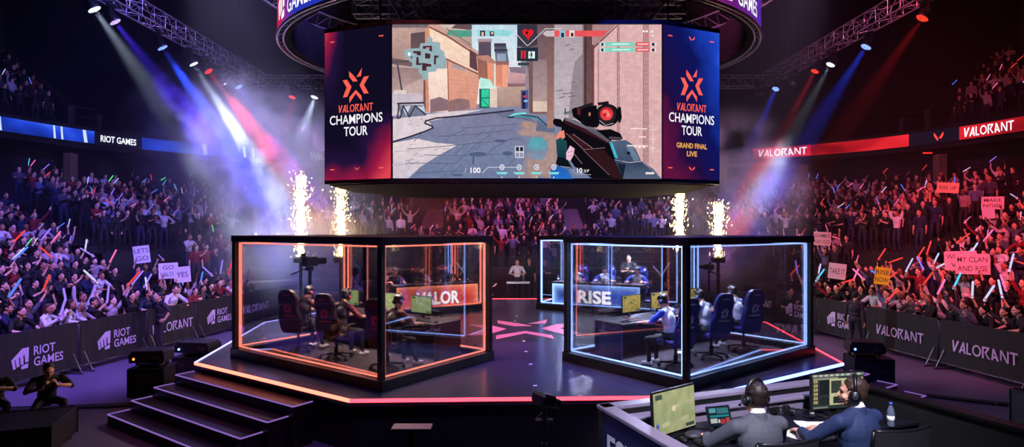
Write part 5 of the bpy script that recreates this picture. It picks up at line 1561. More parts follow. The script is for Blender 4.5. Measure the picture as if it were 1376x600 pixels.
def gaming_chair(label, loc, rotz, leather, logo, group):
    """faces local -Y; the back is towards +Y"""
    root = thing('gaming_chair', label, 'chair', loc, rotz, group)
    mb = MB(); mb.box((0, -.02, .47), (.50, .52, .11), bev=.04); mb.box((.235, -.03, .50), (.07, .48, .10), bev=.03); mb.box((-.235, -.03, .50), (.07, .48, .10), bev=.03)
    mb.build('seat', leather, root)
    # back shell: shaped outline swept up with a lean
    prof = [(.46, .225), (.55, .255), (.70, .275), (.82, .265), (.92, .225), (1.0, .215), (1.10, .235), (1.20, .225), (1.30, .175), (1.345, .11)]
    mb = MB(); vs = []
    for z, w in prof:
        y = .23 + (z - .46) * .20
        for (x, d) in ((-w, .015), (-w * .92, -.035), (-w * .6, -.02), (w * .6, -.02), (w * .92, -.035), (w, .015), (w * .85, .055), (-w * .85, .055)): vs.append((x, y + d, z))
    n = 8; m = len(prof)
    fs = [(j * n + k, j * n + (k + 1) % n, (j + 1) * n + (k + 1) % n, (j + 1) * n + k) for j in range(m - 1) for k in range(n)] + [tuple(range(n))[::-1], tuple((m - 1) * n + k for k in range(n))]
    mb.add(vs, fs, sm=False); bk = mb.build('backrest', leather, root)
    sl = math.atan(.20)
    F = frame_of((0, .23 + (1.0 - .46) * .20 + .0585, 1.0), (-1, 0, 0), (0, math.sin(sl), math.cos(sl)))
    mb = MB(); put_shape(mb, STAR, F, 0, -.05, .23, off=.003); put_shape(mb, text_shape('CHAMPIONS', .02), F, 0, -.20, .034, off=.003); put_shape(mb, WORD, F, 0, .24, .028, off=.003, width=.16)
    mb.build('emblem', logo, bk)
    mb = MB()
    for sg in (1, -1): mb.box((sg * .12, .37, 1.245), (.07, .02, .06), bev=.008)
    mb.build('belt_slot', logo, bk)
    mb = MB(); mb.box((0, .33, 1.17), (.26, .07, .13), Matrix.Rotation(-.2, 3, 'X'), bev=.03); mb.build('head_pillow', leather, root)
    for sg in (1, -1):
        mb = MB(); mb.beam((sg * .30, .04, .42), (sg * .32, .04, .68), .05, .03); mb.box((sg * .32, -.02, .70), (.09, .27, .035), bev=.014); mb.beam((sg * .18, .04, .42), (sg * .31, .04, .42), .05, .02)
        mb.build('armrest', M_plastic, root)
    mb = MB(); mb.cyl((0, 0, .14), (0, 0, .42), .028); mb.cyl((0, 0, .12), (0, 0, .26), .042); mb.box((0, 0, .405), (.26, .22, .03)); mb.build('gas_column', M_chrome, root)
    mb = MB()
    for k in range(5):
        a = 2 * PI * k / 5 + .3; mb.beam((0, 0, .13), (.31 * math.cos(a), .31 * math.sin(a), .085), .05, .035, bev=.01)
    mb.cyl((0, 0, .09), (0, 0, .15), .05); mb.build('star_base', M_chrome, root)
    for k in range(5):
        a = 2 * PI * k / 5 + .3; x, y = .31 * math.cos(a), .31 * math.sin(a); t = V((-math.sin(a), math.cos(a), 0))
        mb = MB(); mb.cyl(V((x, y, .034)) - t * .024, V((x, y, .034)) + t * .024, .034, n=10); mb.cyl((x, y, .04), (x, y, .09), .012, n=6); mb.build('caster_wheel', M_plastic, root)
    return root

def flat_frame_screen(px_fn): return px_fn
M_scr_game = picture_mat('player screen picture', .9)
def game_thumb(mb, F, w, h, pal, seed):
    """small top-view match picture on a player's monitor"""
    R = random.Random(seed)
    a, b, c = pal
    n = 6
    def mixc(u, v, t): return tuple(lin(u)[i] * (1 - t) + lin(v)[i] * t for i in range(3))
    for i in range(n):
        for j in range(4):
            mb.add([F(-w / 2 + w * (i + dx) / n, -h / 2 + h * (j + dy) / 4, .001) for dx, dy in ((0, 0), (1, 0), (1, 1), (0, 1))], [(0, 1, 2, 3)], None, [mixc(a, b, R.random() * .6 + .4 * (j / 4)) for _ in range(4)])
    for k in range(7):
        x, y = R.uniform(-.42, .3) * w, R.uniform(-.4, .25) * h; ww, hh = R.uniform(.06, .2) * w, R.uniform(.05, .2) * h
        mb.flat([(x, y), (x + ww, y + hh * .2), (x + ww, y + hh), (x, y + hh * .8)], F, .0015 + k * .0002, mixc(a, c, R.uniform(.2, .7)))
    mb.flat([(w * .05 * math.cos(t * PI / 5) - w * .03, w * .05 * math.sin(t * PI / 5) + h * .06) for t in range(10)], F, .0035, lin(c))
    mb.flat([(-.46 * w, .34 * h), (-.30 * w, .34 * h), (-.30 * w, .46 * h), (-.46 * w, .46 * h)], F, .004, lin((70, 90, 80)))
    mb.flat([(.25 * w, -.46 * h), (.46 * w, -.46 * h), (.46 * w, -.38 * h), (.25 * w, -.38 * h)], F, .004, lin((60, 70, 70)))
def monitor(label, loc, rotz, pal, seed, w=.56, h=.33, z=.13, group=None, tilt=0.0):
    """stands on a desk; the screen faces local -Y"""
    root = thing('monitor', label, 'monitor', loc, rotz, group)
    T = Matrix.Rotation(tilt, 3, 'X')
    c = V((0, 0, z + h / 2))
    mb = MB(); mb.box(c + V((0, .012, 0)), (w + .024, .028, h + .03), T, bev=.006); mb.box(c + V((0, .04, -.02)), (w * .5, .04, h * .5), T, bev=.015); mb.build('case', M_plastic, root)
    F = frame_of(c + V((0, -.004, 0)), (1, 0, 0), T @ V((0, 0, 1)))
    mb = MB(); game_thumb(mb, F, w, h, pal, seed); mb.build('screen', M_scr_game, root, attr=True)
    mb = MB(); mb.beam((0, .065, .0), (0, .06, z + h * .4), .05, .03, up=(0, 1, 0)); mb.build('stand', M_plastic, root)
    mb = MB(); mb.box((0, .05, .008), (.24, .18, .016), bev=.006); mb.build('foot', M_plastic, root)
    return root
def keyboard(label, loc, rotz, group=None, w=.38):
    root = thing('keyboard', label, 'keyboard', loc, rotz, group)
    mb = MB(); mb.box((0, 0, .012), (w, .135, .022), bev=.006); mb.build('case', M_plastic, root)
    mb = MB()
    for i in range(14):
        for j in range(5): mb.box((-w / 2 + .022 + i * (w - .044) / 13, -.05 + j * .025, .027), (.021, .019, .008))
    mb.build('keys', M_keys, root)
    return root
def mouse(label, loc, rotz, group=None):
    root = thing('computer_mouse', label, 'mouse', loc, rotz, group)
    mb = MB(); mb.ell((0, 0, .014), (.031, .056, .022), 14, 8); mb.build('shell', M_plastic, root)
    mb = MB(); mb.cyl((-.004, -.03, .034), (.004, -.03, .034), .008, n=8); mb.build('scroll_wheel', M_keys, root)
    return root
PALR = ((150, 176, 110), (196, 206, 140), (228, 226, 170)); PALY = ((150, 132, 70), (206, 186, 110), (120, 112, 60))

def dir_angle(d): return math.atan2(d.y, d.x)
def face_rot(d): return math.atan2(d.x, -d.y) if False else math.atan2(d.y, d.x) + PI / 2   # local -Y onto d
JERS_K = mat('black team jersey', (26, 20, 26), .6, noise=.15, scale=20); JERS_KT = mat('black red jersey sleeve', (92, 18, 28), .6)
JERS_W = mat('white team jersey', (222, 226, 236), .6, noise=.06, scale=20); JERS_WT = mat('blue jersey sleeve', (40, 70, 205), .6)
TRO = mat('dark trousers', (20, 20, 26), .7); SHOE_W = mat('white trainers', (214, 212, 220), .5); SHOE_K = mat('dark trainers', (40, 36, 44), .5)
M_badge = mat('jersey badge red', (214, 40, 50), .5); M_badgeb = mat('jersey badge blue', (60, 96, 235), .5)
def player(label, loc, rotz, team, variant, hairstyle, cat_group, head=(0, .12, 0), voxel=.011, hs_label=None, lean=-.2, desk_z=.75, reach=.50, asym=0):
    """seated, hands on keyboard and mouse; faces local -Y"""
    up = .02
    armL = ((.20, -reach - .02 * asym, desk_z + .055), (1, .35, -.8), (-.1, -1, -.12), (0, -.1, -1), .42)
    armR = ((-.24, -reach + .04, desk_z + .055), (-1, .35, -.8), (.05, -1, -.12), (0, -.1, -1), .42)
    pose = seated_pose(armL, armR, lean, head, h=.50, feet=.38 + .04 * variant)
    B = person_body(pose, True, sleeves='jersey', hair_on=False, bulk=.98 + .04 * (variant % 2))
    k = team == 'k'
    mats = [M_skin, JERS_K if k else JERS_W, TRO, M_hairblack, SHOE_W, M_eye, M_lip, JERS_KT if k else JERS_WT, JERS_K]
    root = thing('person', label, 'person', loc, rotz, cat_group)
    me = B.mesh('body', voxel, mats, 2); o = bpy.data.objects.new('body', me); col.objects.link(o); o.parent = root
    H = hair_mesh(B, hairstyle); hm = H.mesh('hair', .0085, [None, None, None, M_hairblack, None, None, None, None, None][:3] + [M_hairblack] * 6, 1); o = bpy.data.objects.new('hair', hm); col.objects.link(o); o.parent = root
    # sleeve badge and back lettering as prints on the cloth
    hs = headset(B, None, hs_label or ('black headset worn by ' + label), accent=(M_badge if k else M_badgeb))
    hs.location = loc; hs.rotation_euler = (0, 0, rotz)
    hs['group'] = 'team headsets'
    return root

# --- left booth: the dark team, facing the desk along +v
GL, GR = 'dark shirted team in the red booth', 'white shirted team in the blue booth'
def lp(a, b, z=0.0): return LO + LP(a, b, z)
def rp(a, b, z=0.0): return RO + RP(a, b, z)
FZ = .044
rotL = face_rot(LV); rotR = face_rot(RV)
DESKZ = .75
def long_desk(label, P0, a0, a1, b0, b1, U, W, z0, panel):
    root = thing('player_desk', label, 'desk', P0((a0 + a1) / 2, (b0 + b1) / 2, z0), math.atan2(U.y, U.x))
    L, D = a1 - a0, b1 - b0
    sgn = 1 if U.cross(W).z > 0 else -1      # local +Y is U rotated by 90 degrees
    mb = MB(); mb.box((0, 0, DESKZ - .02), (L, D, .04), bev=.008); mb.build('desk_top', M_desk, root)
    mb = MB(); mb.box((0, sgn * (D / 2 - .03), (DESKZ - .04) / 2), (L - .04, .03, DESKZ - .04)); mb.build('modesty_panel', panel, root)
    for s in (-1, 1):
        mb = MB(); mb.box((s * (L / 2 - .03), 0, (DESKZ - .04) / 2), (.04, D - .02, DESKZ - .04)); mb.build('end_panel', panel, root)
    mb = MB(); mb.box((0, sgn * (D / 2 - .08), DESKZ - .10), (L - .1, .1, .05)); mb.build('cable_tray', M_plastic, root)
    return root
long_desk('long black desk with red-tinted end panel in front of the dark-shirted team', lp, .50, 4.3, 1.80, 2.55, LU, LV, FZ, M_deskpanel)
long_desk('long black desk in front of the white-shirted team in the blue booth', rp, .50, 4.3, 1.80, 2.52, RU, RV, FZ, M_deskpanelb)
posn = ['farthest from the corner post', 'in the middle seat', 'nearest the front corner post']
for i, (a, b) in enumerate(((3.66, 1.02), (2.36, 1.00), (.86, 1.00))):
    gaming_chair('dark red gaming chair %s in the red booth' % posn[i], lp(a, b - .10, FZ), rotL + (.42, .32, .25)[i], M_chair_r, M_logo_r, 'gaming chairs')
    player('player in black jersey with headset, %s in the red booth' % posn[i], lp(a, b, FZ), rotL + (.10, .06, .0)[i], 'k', i, ('fringe', 'quiff', 'fringe')[i], GL, head=((.0, .1, 0), (.12, .05, 0), (.05, .12, 0))[i], hs_label='black headset on the dark-shirted player ' + posn[i])
    monitor('monitor with green match picture before the dark-shirted player ' + posn[i], lp(a + (-.18, -.22, .36)[i], 2.14, FZ + DESKZ), rotL + PI + .05, PALR, 20 + i, group='team monitors').rotation_euler[2] = rotL + PI
    keyboard('keyboard on the red booth desk before the player ' + posn[i], lp(a - .06, 1.93, FZ + DESKZ), rotL + PI, 'team keyboards')
    mouse('mouse on the red booth desk before the player ' + posn[i], lp(a + .24, 1.93, FZ + DESKZ), rotL + PI, 'team mice')
posr = ['nearest the front corner post', 'in the middle seat', 'farthest from the corner post']
for i, (a, b) in enumerate(((.95, .98), (2.20, 1.02), (3.42, 1.02))):
    gaming_chair('navy gaming chair %s in the blue booth' % posr[i], rp(a, b - .10, FZ), rotR + (-.25, -.32, -.42)[i], M_chair_b, M_logo_w, 'gaming chairs')
    player('player in white jersey with blue sleeves, %s in the blue booth' % posr[i], rp(a, b, FZ), rotR + (.10, .05, -.05)[i], 'w', i, ('fringe', 'quiff', 'fringe')[i], GR, head=((0, .1, 0), (-.1, .12, 0), (.06, .08, 0))[i], hs_label='black headset on the white-shirted player ' + posr[i])
    monitor('monitor with yellow match picture before the white-shirted player ' + posr[i], rp(a + (.36, .05, .05)[i], 2.22, FZ + DESKZ), rotR + PI, PALY, 40 + i, group='team monitors')
    keyboard('keyboard on the blue booth desk before the player ' + posr[i], rp(a + .05, 1.93, FZ + DESKZ), rotR + PI, 'team keyboards')
    mouse('mouse on the blue booth desk before the player ' + posr[i], rp(a - .24, 1.93, FZ + DESKZ), rotR + PI, 'team mice')

# --- rear booths: reception-style desks with lit name fronts
def lit_front(name, base, edge, deep):
    m = bpy.data.materials.new(name); m.use_nodes = True
    nt = m.node_tree; nt.nodes.clear()
    o = nt.nodes.new('ShaderNodeOutputMaterial'); e = nt.nodes.new('ShaderNodeEmission')
    a = nt.nodes.new('ShaderNodeVertexColor'); a.layer_name = 'picture'
    nt.links.new(a.outputs['Color'], e.inputs['Color']); e.inputs['Strength'].default_value = 2.2
    nt.links.new(e.outputs[0], o.inputs['Surface']); return m
def name_desk(label, word, P0, a0, a1, b0, U, W, z0, base, edge, deep, wmat, depth=.62):
    c = P0((a0 + a1) / 2, b0, z0)
    # local +X runs left to right as seen from the front
    ux = V(U) if V(U).x > 0 else -V(U)
    root = thing('name_desk', label, 'desk', c, math.atan2(ux.y, ux.x))
    L = a1 - a0; H = .82
    mb = MB(); mb.box((0, depth / 2 + .02, H + .02), (L + .04, depth, .04), bev=.008); mb.build('desk_top', M_desk, root)
    for s in (-1, 1):
        mb = MB(); mb.box((s * (L / 2 - .03), depth / 2 + .03, H / 2), (.05, depth - .04, H)); mb.build('end_panel', M_plastic, root)
    mb = MB(); mb.box((0, .045, H / 2), (L, .05, H), bev=.004); fr = mb.build('front_panel', M_plastic, root)
    F = frame_of((0, .018, 0), (1, 0, 0), (0, 0, 1))
    mb = MB(); nx, nz = 28, 10
    def colour(x, z):
        d = min(x, 1 - x) * L * 1.3; d2 = min(z, 1 - z) * H
        t = math.exp(-min(d, d2 * 1.0) / .11)
        b = .5 + .5 * math.sin(x * 5 + z * 3 + (0 if deep[0] > deep[2] else 2))
        A, B_, C = lin(base), lin(edge), lin(deep)
        k = [A[i] * b + C[i] * (1 - b) for i in range(3)]
        return tuple(k[i] * (1 - t) + B_[i] * t for i in range(3))
    for i in range(nx):
        for j in range(nz):
            q = [(i / nx, j / nz), ((i + 1) / nx, j / nz), ((i + 1) / nx, (j + 1) / nz), (i / nx, (j + 1) / nz)]
            mb.add([F((x - .5) * (L - .04), .03 + z * (H - .05), .001) for x, z in q], [(0, 1, 2, 3)], None, [colour(*p) for p in q])
    mb.build('lit_face', lit_front(label[:20], base, edge, deep), fr, attr=True)
    mb = MB(); sh = text_shape(word, .035); put_shape(mb, sh, F, -.02 if word == 'VALOR' else -.02, H * .5, .42, off=.004, width=1.50 if word == 'VALOR' else 1.15); mb.build('name_lettering', wmat, fr)
    return root
M_nm = emit('white name lettering', (255, 250, 248), 2.4)
def brp(a, b, z=0.0): return BRO + BRP(a, b, z)
def blp(a, b, z=0.0): return BLO + BLP(a, b, z)
name_desk('desk with lit blue front reading RISE in the rear blue booth', 'RISE', brp, .42, 3.42, .10, BRU, BRV, .04, (34, 70, 170), (150, 190, 255), (14, 26, 84), M_nm)
name_desk('desk with lit orange front reading VALOR in the rear red booth', 'VALOR', blp, .12, 2.98, .10, BLU, BLV, .04, (226, 90, 60), (255, 150, 110), (190, 44, 40), M_nm)
rotB = face_rot(-BRV); rotC = face_rot(-BLV)
tri = ['at the near end', 'in the middle', 'at the far end']
seatsR = ((.95, 'by the white lit post'), (1.95, 'in the middle'), (3.05, 'at the outer end'))
for i, (a, w) in enumerate(seatsR):
    gaming_chair('navy gaming chair behind the RISE desk, the player %s' % w, brp(a, 1.22, FZ), rotB, M_chair_b, M_logo_w, 'gaming chairs')
    player('player in white jersey behind the RISE desk ' + w, brp(a, 1.15, FZ), rotB + (-.1, .08, .05)[i], 'w', i, ('quiff', 'fringe', 'fringe')[i], 'team behind the RISE desk', voxel=.016, desk_z=.86, reach=.40, lean=-.12, hs_label='headset on the player behind the RISE desk ' + w)
    if i < 2: keyboard('keyboard on the RISE desk before the player ' + w, brp(a, .55, FZ + .86), rotB + PI, 'team keyboards')
seatsL = ((.75, 'at the inner end'), (1.75, 'in the middle'), (2.70, 'at the outer end'))
for i, (a, w) in enumerate(seatsL):
    gaming_chair('dark gaming chair behind the VALOR desk, the player %s' % w, blp(a, 1.22, FZ), rotC, M_chair_r, M_logo_r, 'gaming chairs')
    player('player in black jersey behind the VALOR desk ' + w, blp(a, 1.15, FZ), rotC + (.15, -.1, .05)[i], 'k', i, ('fringe', 'quiff', 'fringe')[i], 'team behind the VALOR desk', voxel=.016, desk_z=.86, reach=.40, lean=-.12, hs_label='headset on the player behind the VALOR desk ' + w)
    keyboard('keyboard on the VALOR desk before the player ' + w, blp(a, .55, FZ + .86), rotC + PI, 'team keyboards')
for i, (a, w) in enumerate(((1.25, 'between the inner two players'), (2.22, 'between the outer two players'))):
    monitor('monitor seen from behind on the VALOR desk ' + w, blp(a, .50, FZ + .86), rotC + PI, PALR, 60 + i, w=.5, h=.28, z=.05, group='monitors on the name desks')
# water bottles and cups on the rear desks
M_bottle = mat('clear bottle plastic', (96, 108, 128), .12); M_cap = mat('bottle cap', (60, 90, 200), .4)
def bottle(label, loc, group=None, s=1.0):
    root = thing('water_bottle', label, 'bottle', loc, 0, group)
    mb = MB(); mb.lathe([(.030 * s, 0), (.032 * s, .01), (.032 * s, .13 * s), (.022 * s, .17 * s), (.013 * s, .19 * s), (.013 * s, .20 * s)], n=14); mb.build('body', M_bottle, root)
    mb = MB(); mb.lathe([(.015 * s, .198 * s), (.015 * s, .222 * s)], n=12); mb.build('cap', M_cap, root)
    mb = MB(); mb.lathe([(.0325 * s, .05 * s), (.0325 * s, .10 * s)], n=14); mb.build('wrapper', M_paper, root)
    return root
for a, w in ((.52, 'by its lit edge'), (1.42, 'between two players'), (2.5, 'near the outer player')): bottle('water bottle standing on the RISE desk ' + w, brp(a, .42, FZ + .86), 'bottles on the name desks')
for a, w in ((.40, 'at its inner end'), (1.38, 'beside a monitor')): bottle('water bottle standing on the VALOR desk ' + w, blp(a, .36, FZ + .86), 'bottles on the name desks')

# cameras and stands behind the booths
def tripod_camera(label, loc, rotz, h, big=True):
    root = thing('broadcast_camera', label, 'camera', loc, rotz)
    s = 1.0 if big else .6
    mb = MB(); mb.box((0, 0, h), (.22 * s, .42 * s, .26 * s), bev=.02); mb.cyl((0, -.21 * s, h), (0, -.52 * s, h), .085 * s, .10 * s, 14); mb.build('camera_body', M_plastic, root)
    mb = MB(); mb.box((.16 * s, .1 * s, h + .16 * s), (.20 * s, .05 * s, .14 * s), bev=.01); mb.beam((0, .05, h + .13 * s), (.12 * s, .1 * s, h + .15 * s), .03, .03); mb.build('viewfinder', M_plastic, root)
    mb = MB(); mb.box((0, .02, h - .2 * s), (.16 * s, .2 * s, .12 * s), bev=.02); mb.beam((.06 * s, .1 * s, h - .2 * s), (.12 * s, .55 * s, h - .34 * s), .03, .03); mb.build('pan_head', M_plastic, root)
    mb = MB(); mb.cyl((0, 0, .7), (0, 0, h - .22 * s), .05 * s, n=10); mb.build('column', M_plastic, root)
    for k in range(3):
        a = 2 * PI * k / 3 + .4; mb = MB(); mb.cyl((0, 0, h * .55), (.42 * math.cos(a), .42 * math.sin(a), .02), .025, n=8); mb.build('leg', M_plastic, root)
    return root
p = sp(413, 443); tripod_camera('tall broadcast camera on tripod behind the red booth', (-5.75, 16.6, STAGE), 2.6, 1.72)
tripod_camera('small camera on slim stand behind the middle player of the red booth', (-4.15, 15.3, STAGE), 2.2, 1.55, False)
tripod_camera('small camera on slim stand behind the blue booth players', (5.30, 15.7, STAGE), -2.2, 1.62, False)
# ------------------------------------------------------------------ barricades
M_cover = mat('black barricade cloth', (11, 10, 14), .75, noise=.2, scale=3)
M_print_v = mat('pale print on cloth', (196, 176, 214), .6, noise=.04)
def barricade(label, a, b, inward, mark, group):
    a, b = V(a), V(b); c = (a + b) / 2; d = (b - a).normalized(); L = (b - a).length - .06
    # local +X along the panel so that its local -Y side faces the stage
    ang_ = math.atan2(d.y, d.x)
    root = thing('crowd_barricade', label, 'barricade', (c.x, c.y, 0), ang_, group)
    mb = MB()
    mb.tube([(-L / 2, 0, .12), (-L / 2, 0, 1.13), (-L / 2 + .06, 0, 1.19), (L / 2 - .06, 0, 1.19), (L / 2, 0, 1.13), (L / 2, 0, .12)], .024, 8)
    mb.cyl((-L / 2, 0, .14), (L / 2, 0, .14), .02, n=8)
    for k in range(1, 8): mb.cyl((-L / 2 + L * k / 8, .0, .14), (-L / 2 + L * k / 8, 0, 1.18), .009, n=6)
    mb.build('steel_frame', M_rail, root)
    # cloth cover, slightly sagging and rippled
    mb = MB(); n, m = 30, 8; vs = []
    for i in range(n + 1):
        for j in range(m + 1):
            x = -L / 2 + .01 + (L - .02) * i / n; z = .17 + 1.06 * j / m
            y = -.032 - .012 * math.sin(i * .9 + j * .4) * (1 - j / m) - .006 * math.sin(i * 2.1)
            vs.append((x, y, z))
    fs = [(i * (m + 1) + j, (i + 1) * (m + 1) + j, (i + 1) * (m + 1) + j + 1, i * (m + 1) + j + 1) for i in range(n) for j in range(m)]
    mb.add(vs, fs, sm=True)
    vb = [(x, .035, z) for x, y, z in vs]; mb.add(vb, [f[::-1] for f in fs], sm=True)
    for i in range(n): mb.add([vs[i * (m + 1) + m], vs[(i + 1) * (m + 1) + m], vb[(i + 1) * (m + 1) + m], vb[i * (m + 1) + m]], [(0, 1, 2, 3)])
    cv = mb.build('cloth_cover', M_cover, root)
    F = frame_of((0, -.056, .66), (1, 0, 0), (0, 0, 1))
    mb = MB()
    if mark == 'R': logo_riot(mb, F, .12, -.02, .46, off=0)
    else: put_shape(mb, WORD, F, 0, -.02, .27, off=0, width=1.62)
    mb.build('printed_mark', M_print_v, cv)
    for s in (-1, 1):
        mb = MB(); mb.beam((s * (L / 2 - .12), -.33, .03), (s * (L / 2 - .12), .33, .03), .05, .03, bev=.008); mb.beam((s * (L / 2 - .12), -.26, .05), (s * (L / 2 - .12), -.02, .5), .025, .025)
        mb.build('foot', M_rail, root)
    return root
def lx(y): return -11.0 + .1636 * (y - 11.6)
def rx(y): return 12.77 - .1348 * y
LY = [12.05, 14.2, 16.3, 18.25, 20.3, 22.4, 24.3]; RY = [12.3, 14.7, 17.2, 19.4, 21.6, 23.9]
ordn = ['first', 'second', 'third', 'fourth', 'fifth', 'sixth']
for i, mk in enumerate('RRVRVR'):
    a, b = LY[i], LY[i + 1]
    barricade('black barricade with %s, %s from the front along the blue stand' % ('white fist logo' if mk == 'R' else 'angular white game name', ordn[i]), (lx(a), a, 0), (lx(b), b, 0), 1, mk, 'barricades before the stands')
for i, mk in enumerate('VVRRV'):
    a, b = RY[i], RY[i + 1]
    barricade('black barricade with %s, %s from the front along the red stand' % ('white fist logo' if mk == 'R' else 'angular pale game name', ordn[i]), (rx(b), b, 0), (rx(a), a, 0), -1, mk, 'barricades before the stands')

# ------------------------------------------------------------------ floor lamps on road cases, wedges, cases
M_case = mat('road case black', (13, 12, 16), .5, noise=.3); M_edge = mat('case edge metal', (70, 68, 78), .35, .8)
M_bluelight = emit('small blue lamp', (110, 150, 255), 6.0); M_amberlight = emit('small amber lamp', (255, 120, 50), 4.0)
def road_case(label, loc, rotz, s, group=None):
    root = thing('road_case', label, 'case', loc, rotz, group)
    x, y, z = s
    mb = MB(); mb.box((0, 0, z / 2 + .04), (x, y, z - .08), bev=.02); mb.build('body', M_case, root)
    mb = MB()
    for sx in (-1, 1):
        for sy in (-1, 1): mb.beam((sx * x / 2, sy * y / 2, .09), (sx * x / 2, sy * y / 2, z), .025, .025, up=(0, 1, 0))
    for sx in (-1, 1): mb.beam((sx * x / 2, -y / 2, z), (sx * x / 2, y / 2, z), .02, .02)
    for sy in (-1, 1): mb.beam((-x / 2, sy * y / 2, z), (x / 2, sy * y / 2, z), .02, .02)
    mb.build('edge_trim', M_edge, root)
    mb = MB()
    for sx in (-1, 1):
        for sy in (-1, 1): mb.cyl((sx * (x / 2 - .08) - .02, sy * (y / 2 - .08), .04), (sx * (x / 2 - .08) + .02, sy * (y / 2 - .08), .04), .04, n=10)
    mb.build('wheels', M_plastic, root)
    for sx in (-1, 1):
        mb = MB(); mb.box((sx * x * .25, -y / 2 - .008, z * .62), (.10, .012, .08), bev=.004); mb.build('latch', M_edge, root)
    return root
def floor_lamp_unit(label, loc, rotz, light):
    root = thing('floor_effect_lamp', label, 'stage lamp', loc, rotz)
    mb = MB(); pr = [(-.42, -.30), (.42, -.30), (.42, .22), (.30, .30), (-.30, .30), (-.42, .22)]
    mb.prism(pr, .12, .30); mb.prism([(x * .9, y * .9) for x, y in pr], .30, .35); mb.build('housing', M_lampbody, root)
    mb = MB(); mb.box((0, 0, .03), (.5, .4, .06), bev=.02)
    for s in (-1, 1): mb.beam((s * .36, 0, .03), (s * .36, 0, .20), .05, .12)
    mb.build('yoke_base', M_lampbody, root)
    mb = MB(); mb.cyl((-.30, -.302, .2), (-.30, -.318, .2), .024, n=14); mb.build('lamp_lens', light, root)
    mb = MB(); mb.box((.24, -.31, .2), (.16, .02, .09), bev=.01); mb.build('control_panel', M_edge, root)
    return root
road_case('tall black road case beside the violet-lined steps at the red booth side', (-7.42, 12.05, 0), .1, (.68, .56, .66))
floor_lamp_unit('black effect lamp with amber dot on the case beside the steps', (-7.42, 12.05, .66), .1, M_amberlight).scale = (.80, .85, 1)
road_case('black road case at the stage corner by the white edge line', (-7.45, 13.9, 0), -.1, (.95, .6, .48))
floor_lamp_unit('black effect lamp with blue dot near the white stage edge line', (-7.45, 13.9, .48), -.1, M_bluelight)
road_case('tall black road case behind the steps at the blue booth side', (7.85, 12.85, 0), -.15, (.78, .58, .68))
floor_lamp_unit('black effect lamp with blue dot at the blue booth side', (7.75, 12.85, .68), -.25, M_bluelight).scale = (.82, .85, 1)
def wedge(label, loc, rotz, s=1.0):
    root = thing('stage_monitor_wedge', label, 'speaker', loc, rotz, 'stage monitor wedges')
    mb = MB(); vs = [(-.35 * s, -.22 * s, 0), (.35 * s, -.22 * s, 0), (.35 * s, .22 * s, 0), (-.35 * s, .22 * s, 0), (-.35 * s, -.16 * s, .12 * s), (.35 * s, -.16 * s, .12 * s), (.35 * s, .22 * s, .34 * s), (-.35 * s, .22 * s, .34 * s)]
    mb.add(vs, [(0, 3, 2, 1), (0, 1, 5, 4), (4, 5, 6, 7), (1, 2, 6, 5), (2, 3, 7, 6), (3, 0, 4, 7)]); mb.build('cabinet', M_case, root)
    n = V((0, -.22, .38)).normalized(); F = frame_of((0, .03 * s, .23 * s), (1, 0, 0), V((0, .38, .22)).normalized())
    mb = MB(); mb.flat([(-.31 * s, -.19 * s), (.31 * s, -.19 * s), (.31 * s, .19 * s), (-.31 * s, .19 * s)], F, .006); mb.build('grille', mat('wedge grille', (50, 48, 58), .5), root)
    return root
wedge('black monitor wedge on the floor between the red booth and its barricades', (-8.3, 18.6, 0), .6, 1.2)
wedge('black monitor wedge on the floor between the blue booth and its barricades', (8.2, 18.2, 0), -.6, 1.2)
road_case('large rounded black road case in the dark near corner below the blue stand', (-7.80, 9.0, 0), .35, (1.5, 1.1, .52))
road_case('black road case at the dark near edge below the red stand', (7.95, 8.6, 0), -.1, (.5, .9, 1.0))
# cable ramp lines across the floor
M_cable = mat('black cable rubber', (10, 10, 12), .6)
for lab, pts in (('black cable ramp crossing the floor beside the violet-lined steps', [(-10.6, 11.1, .02), (-8.6, 11.35, .02), (-7.4, 11.5, .02)]), ('black cable ramp crossing the floor from the steps to the red stand barricades', [(8.4, 12.3, .02), (9.6, 11.6, .02), (11.0, 11.0, .02)])):
    root = thing('cable_ramp', lab, 'cable ramp', pts[1])
    mb = MB(); mb.M = Matrix.Translation(-V(pts[1]))
    for a, b in zip(pts[:-1], pts[1:]): mb.beam(a, b, .16, .04, bev=.015)
    mb.build('ramp', M_cable, root)
    mb = MB(); mb.M = Matrix.Translation(-V(pts[1])); mb.tube([V(q) + V((0, .14, 0)) for q in pts], .014, 6); mb.build('cable', M_cable, root)
# footplate on a low box in front of the stage
root = thing('plate_stand', 'low black stand with pink-lit top plate before the stage front', 'stand', (-1.42, 8.3, 0))
mb = MB(); mb.box((0, 0, .33), (.08, .08, .66)); mb.box((0, 0, .02), (.4, .3, .04)); mb.box((0, 0, .645), (.58, .26, .03)); mb.build('stand', mat('flat black box', (4, 4, 5), .9, spec=.1), root)
mb = MB(); mb.box((0, 0, .668), (.56, .24, .016), bev=.006); mb.build('top_plate', mat('pink lit plate', (90, 66, 80), .5), root)  # pink of the light put into the plate colour
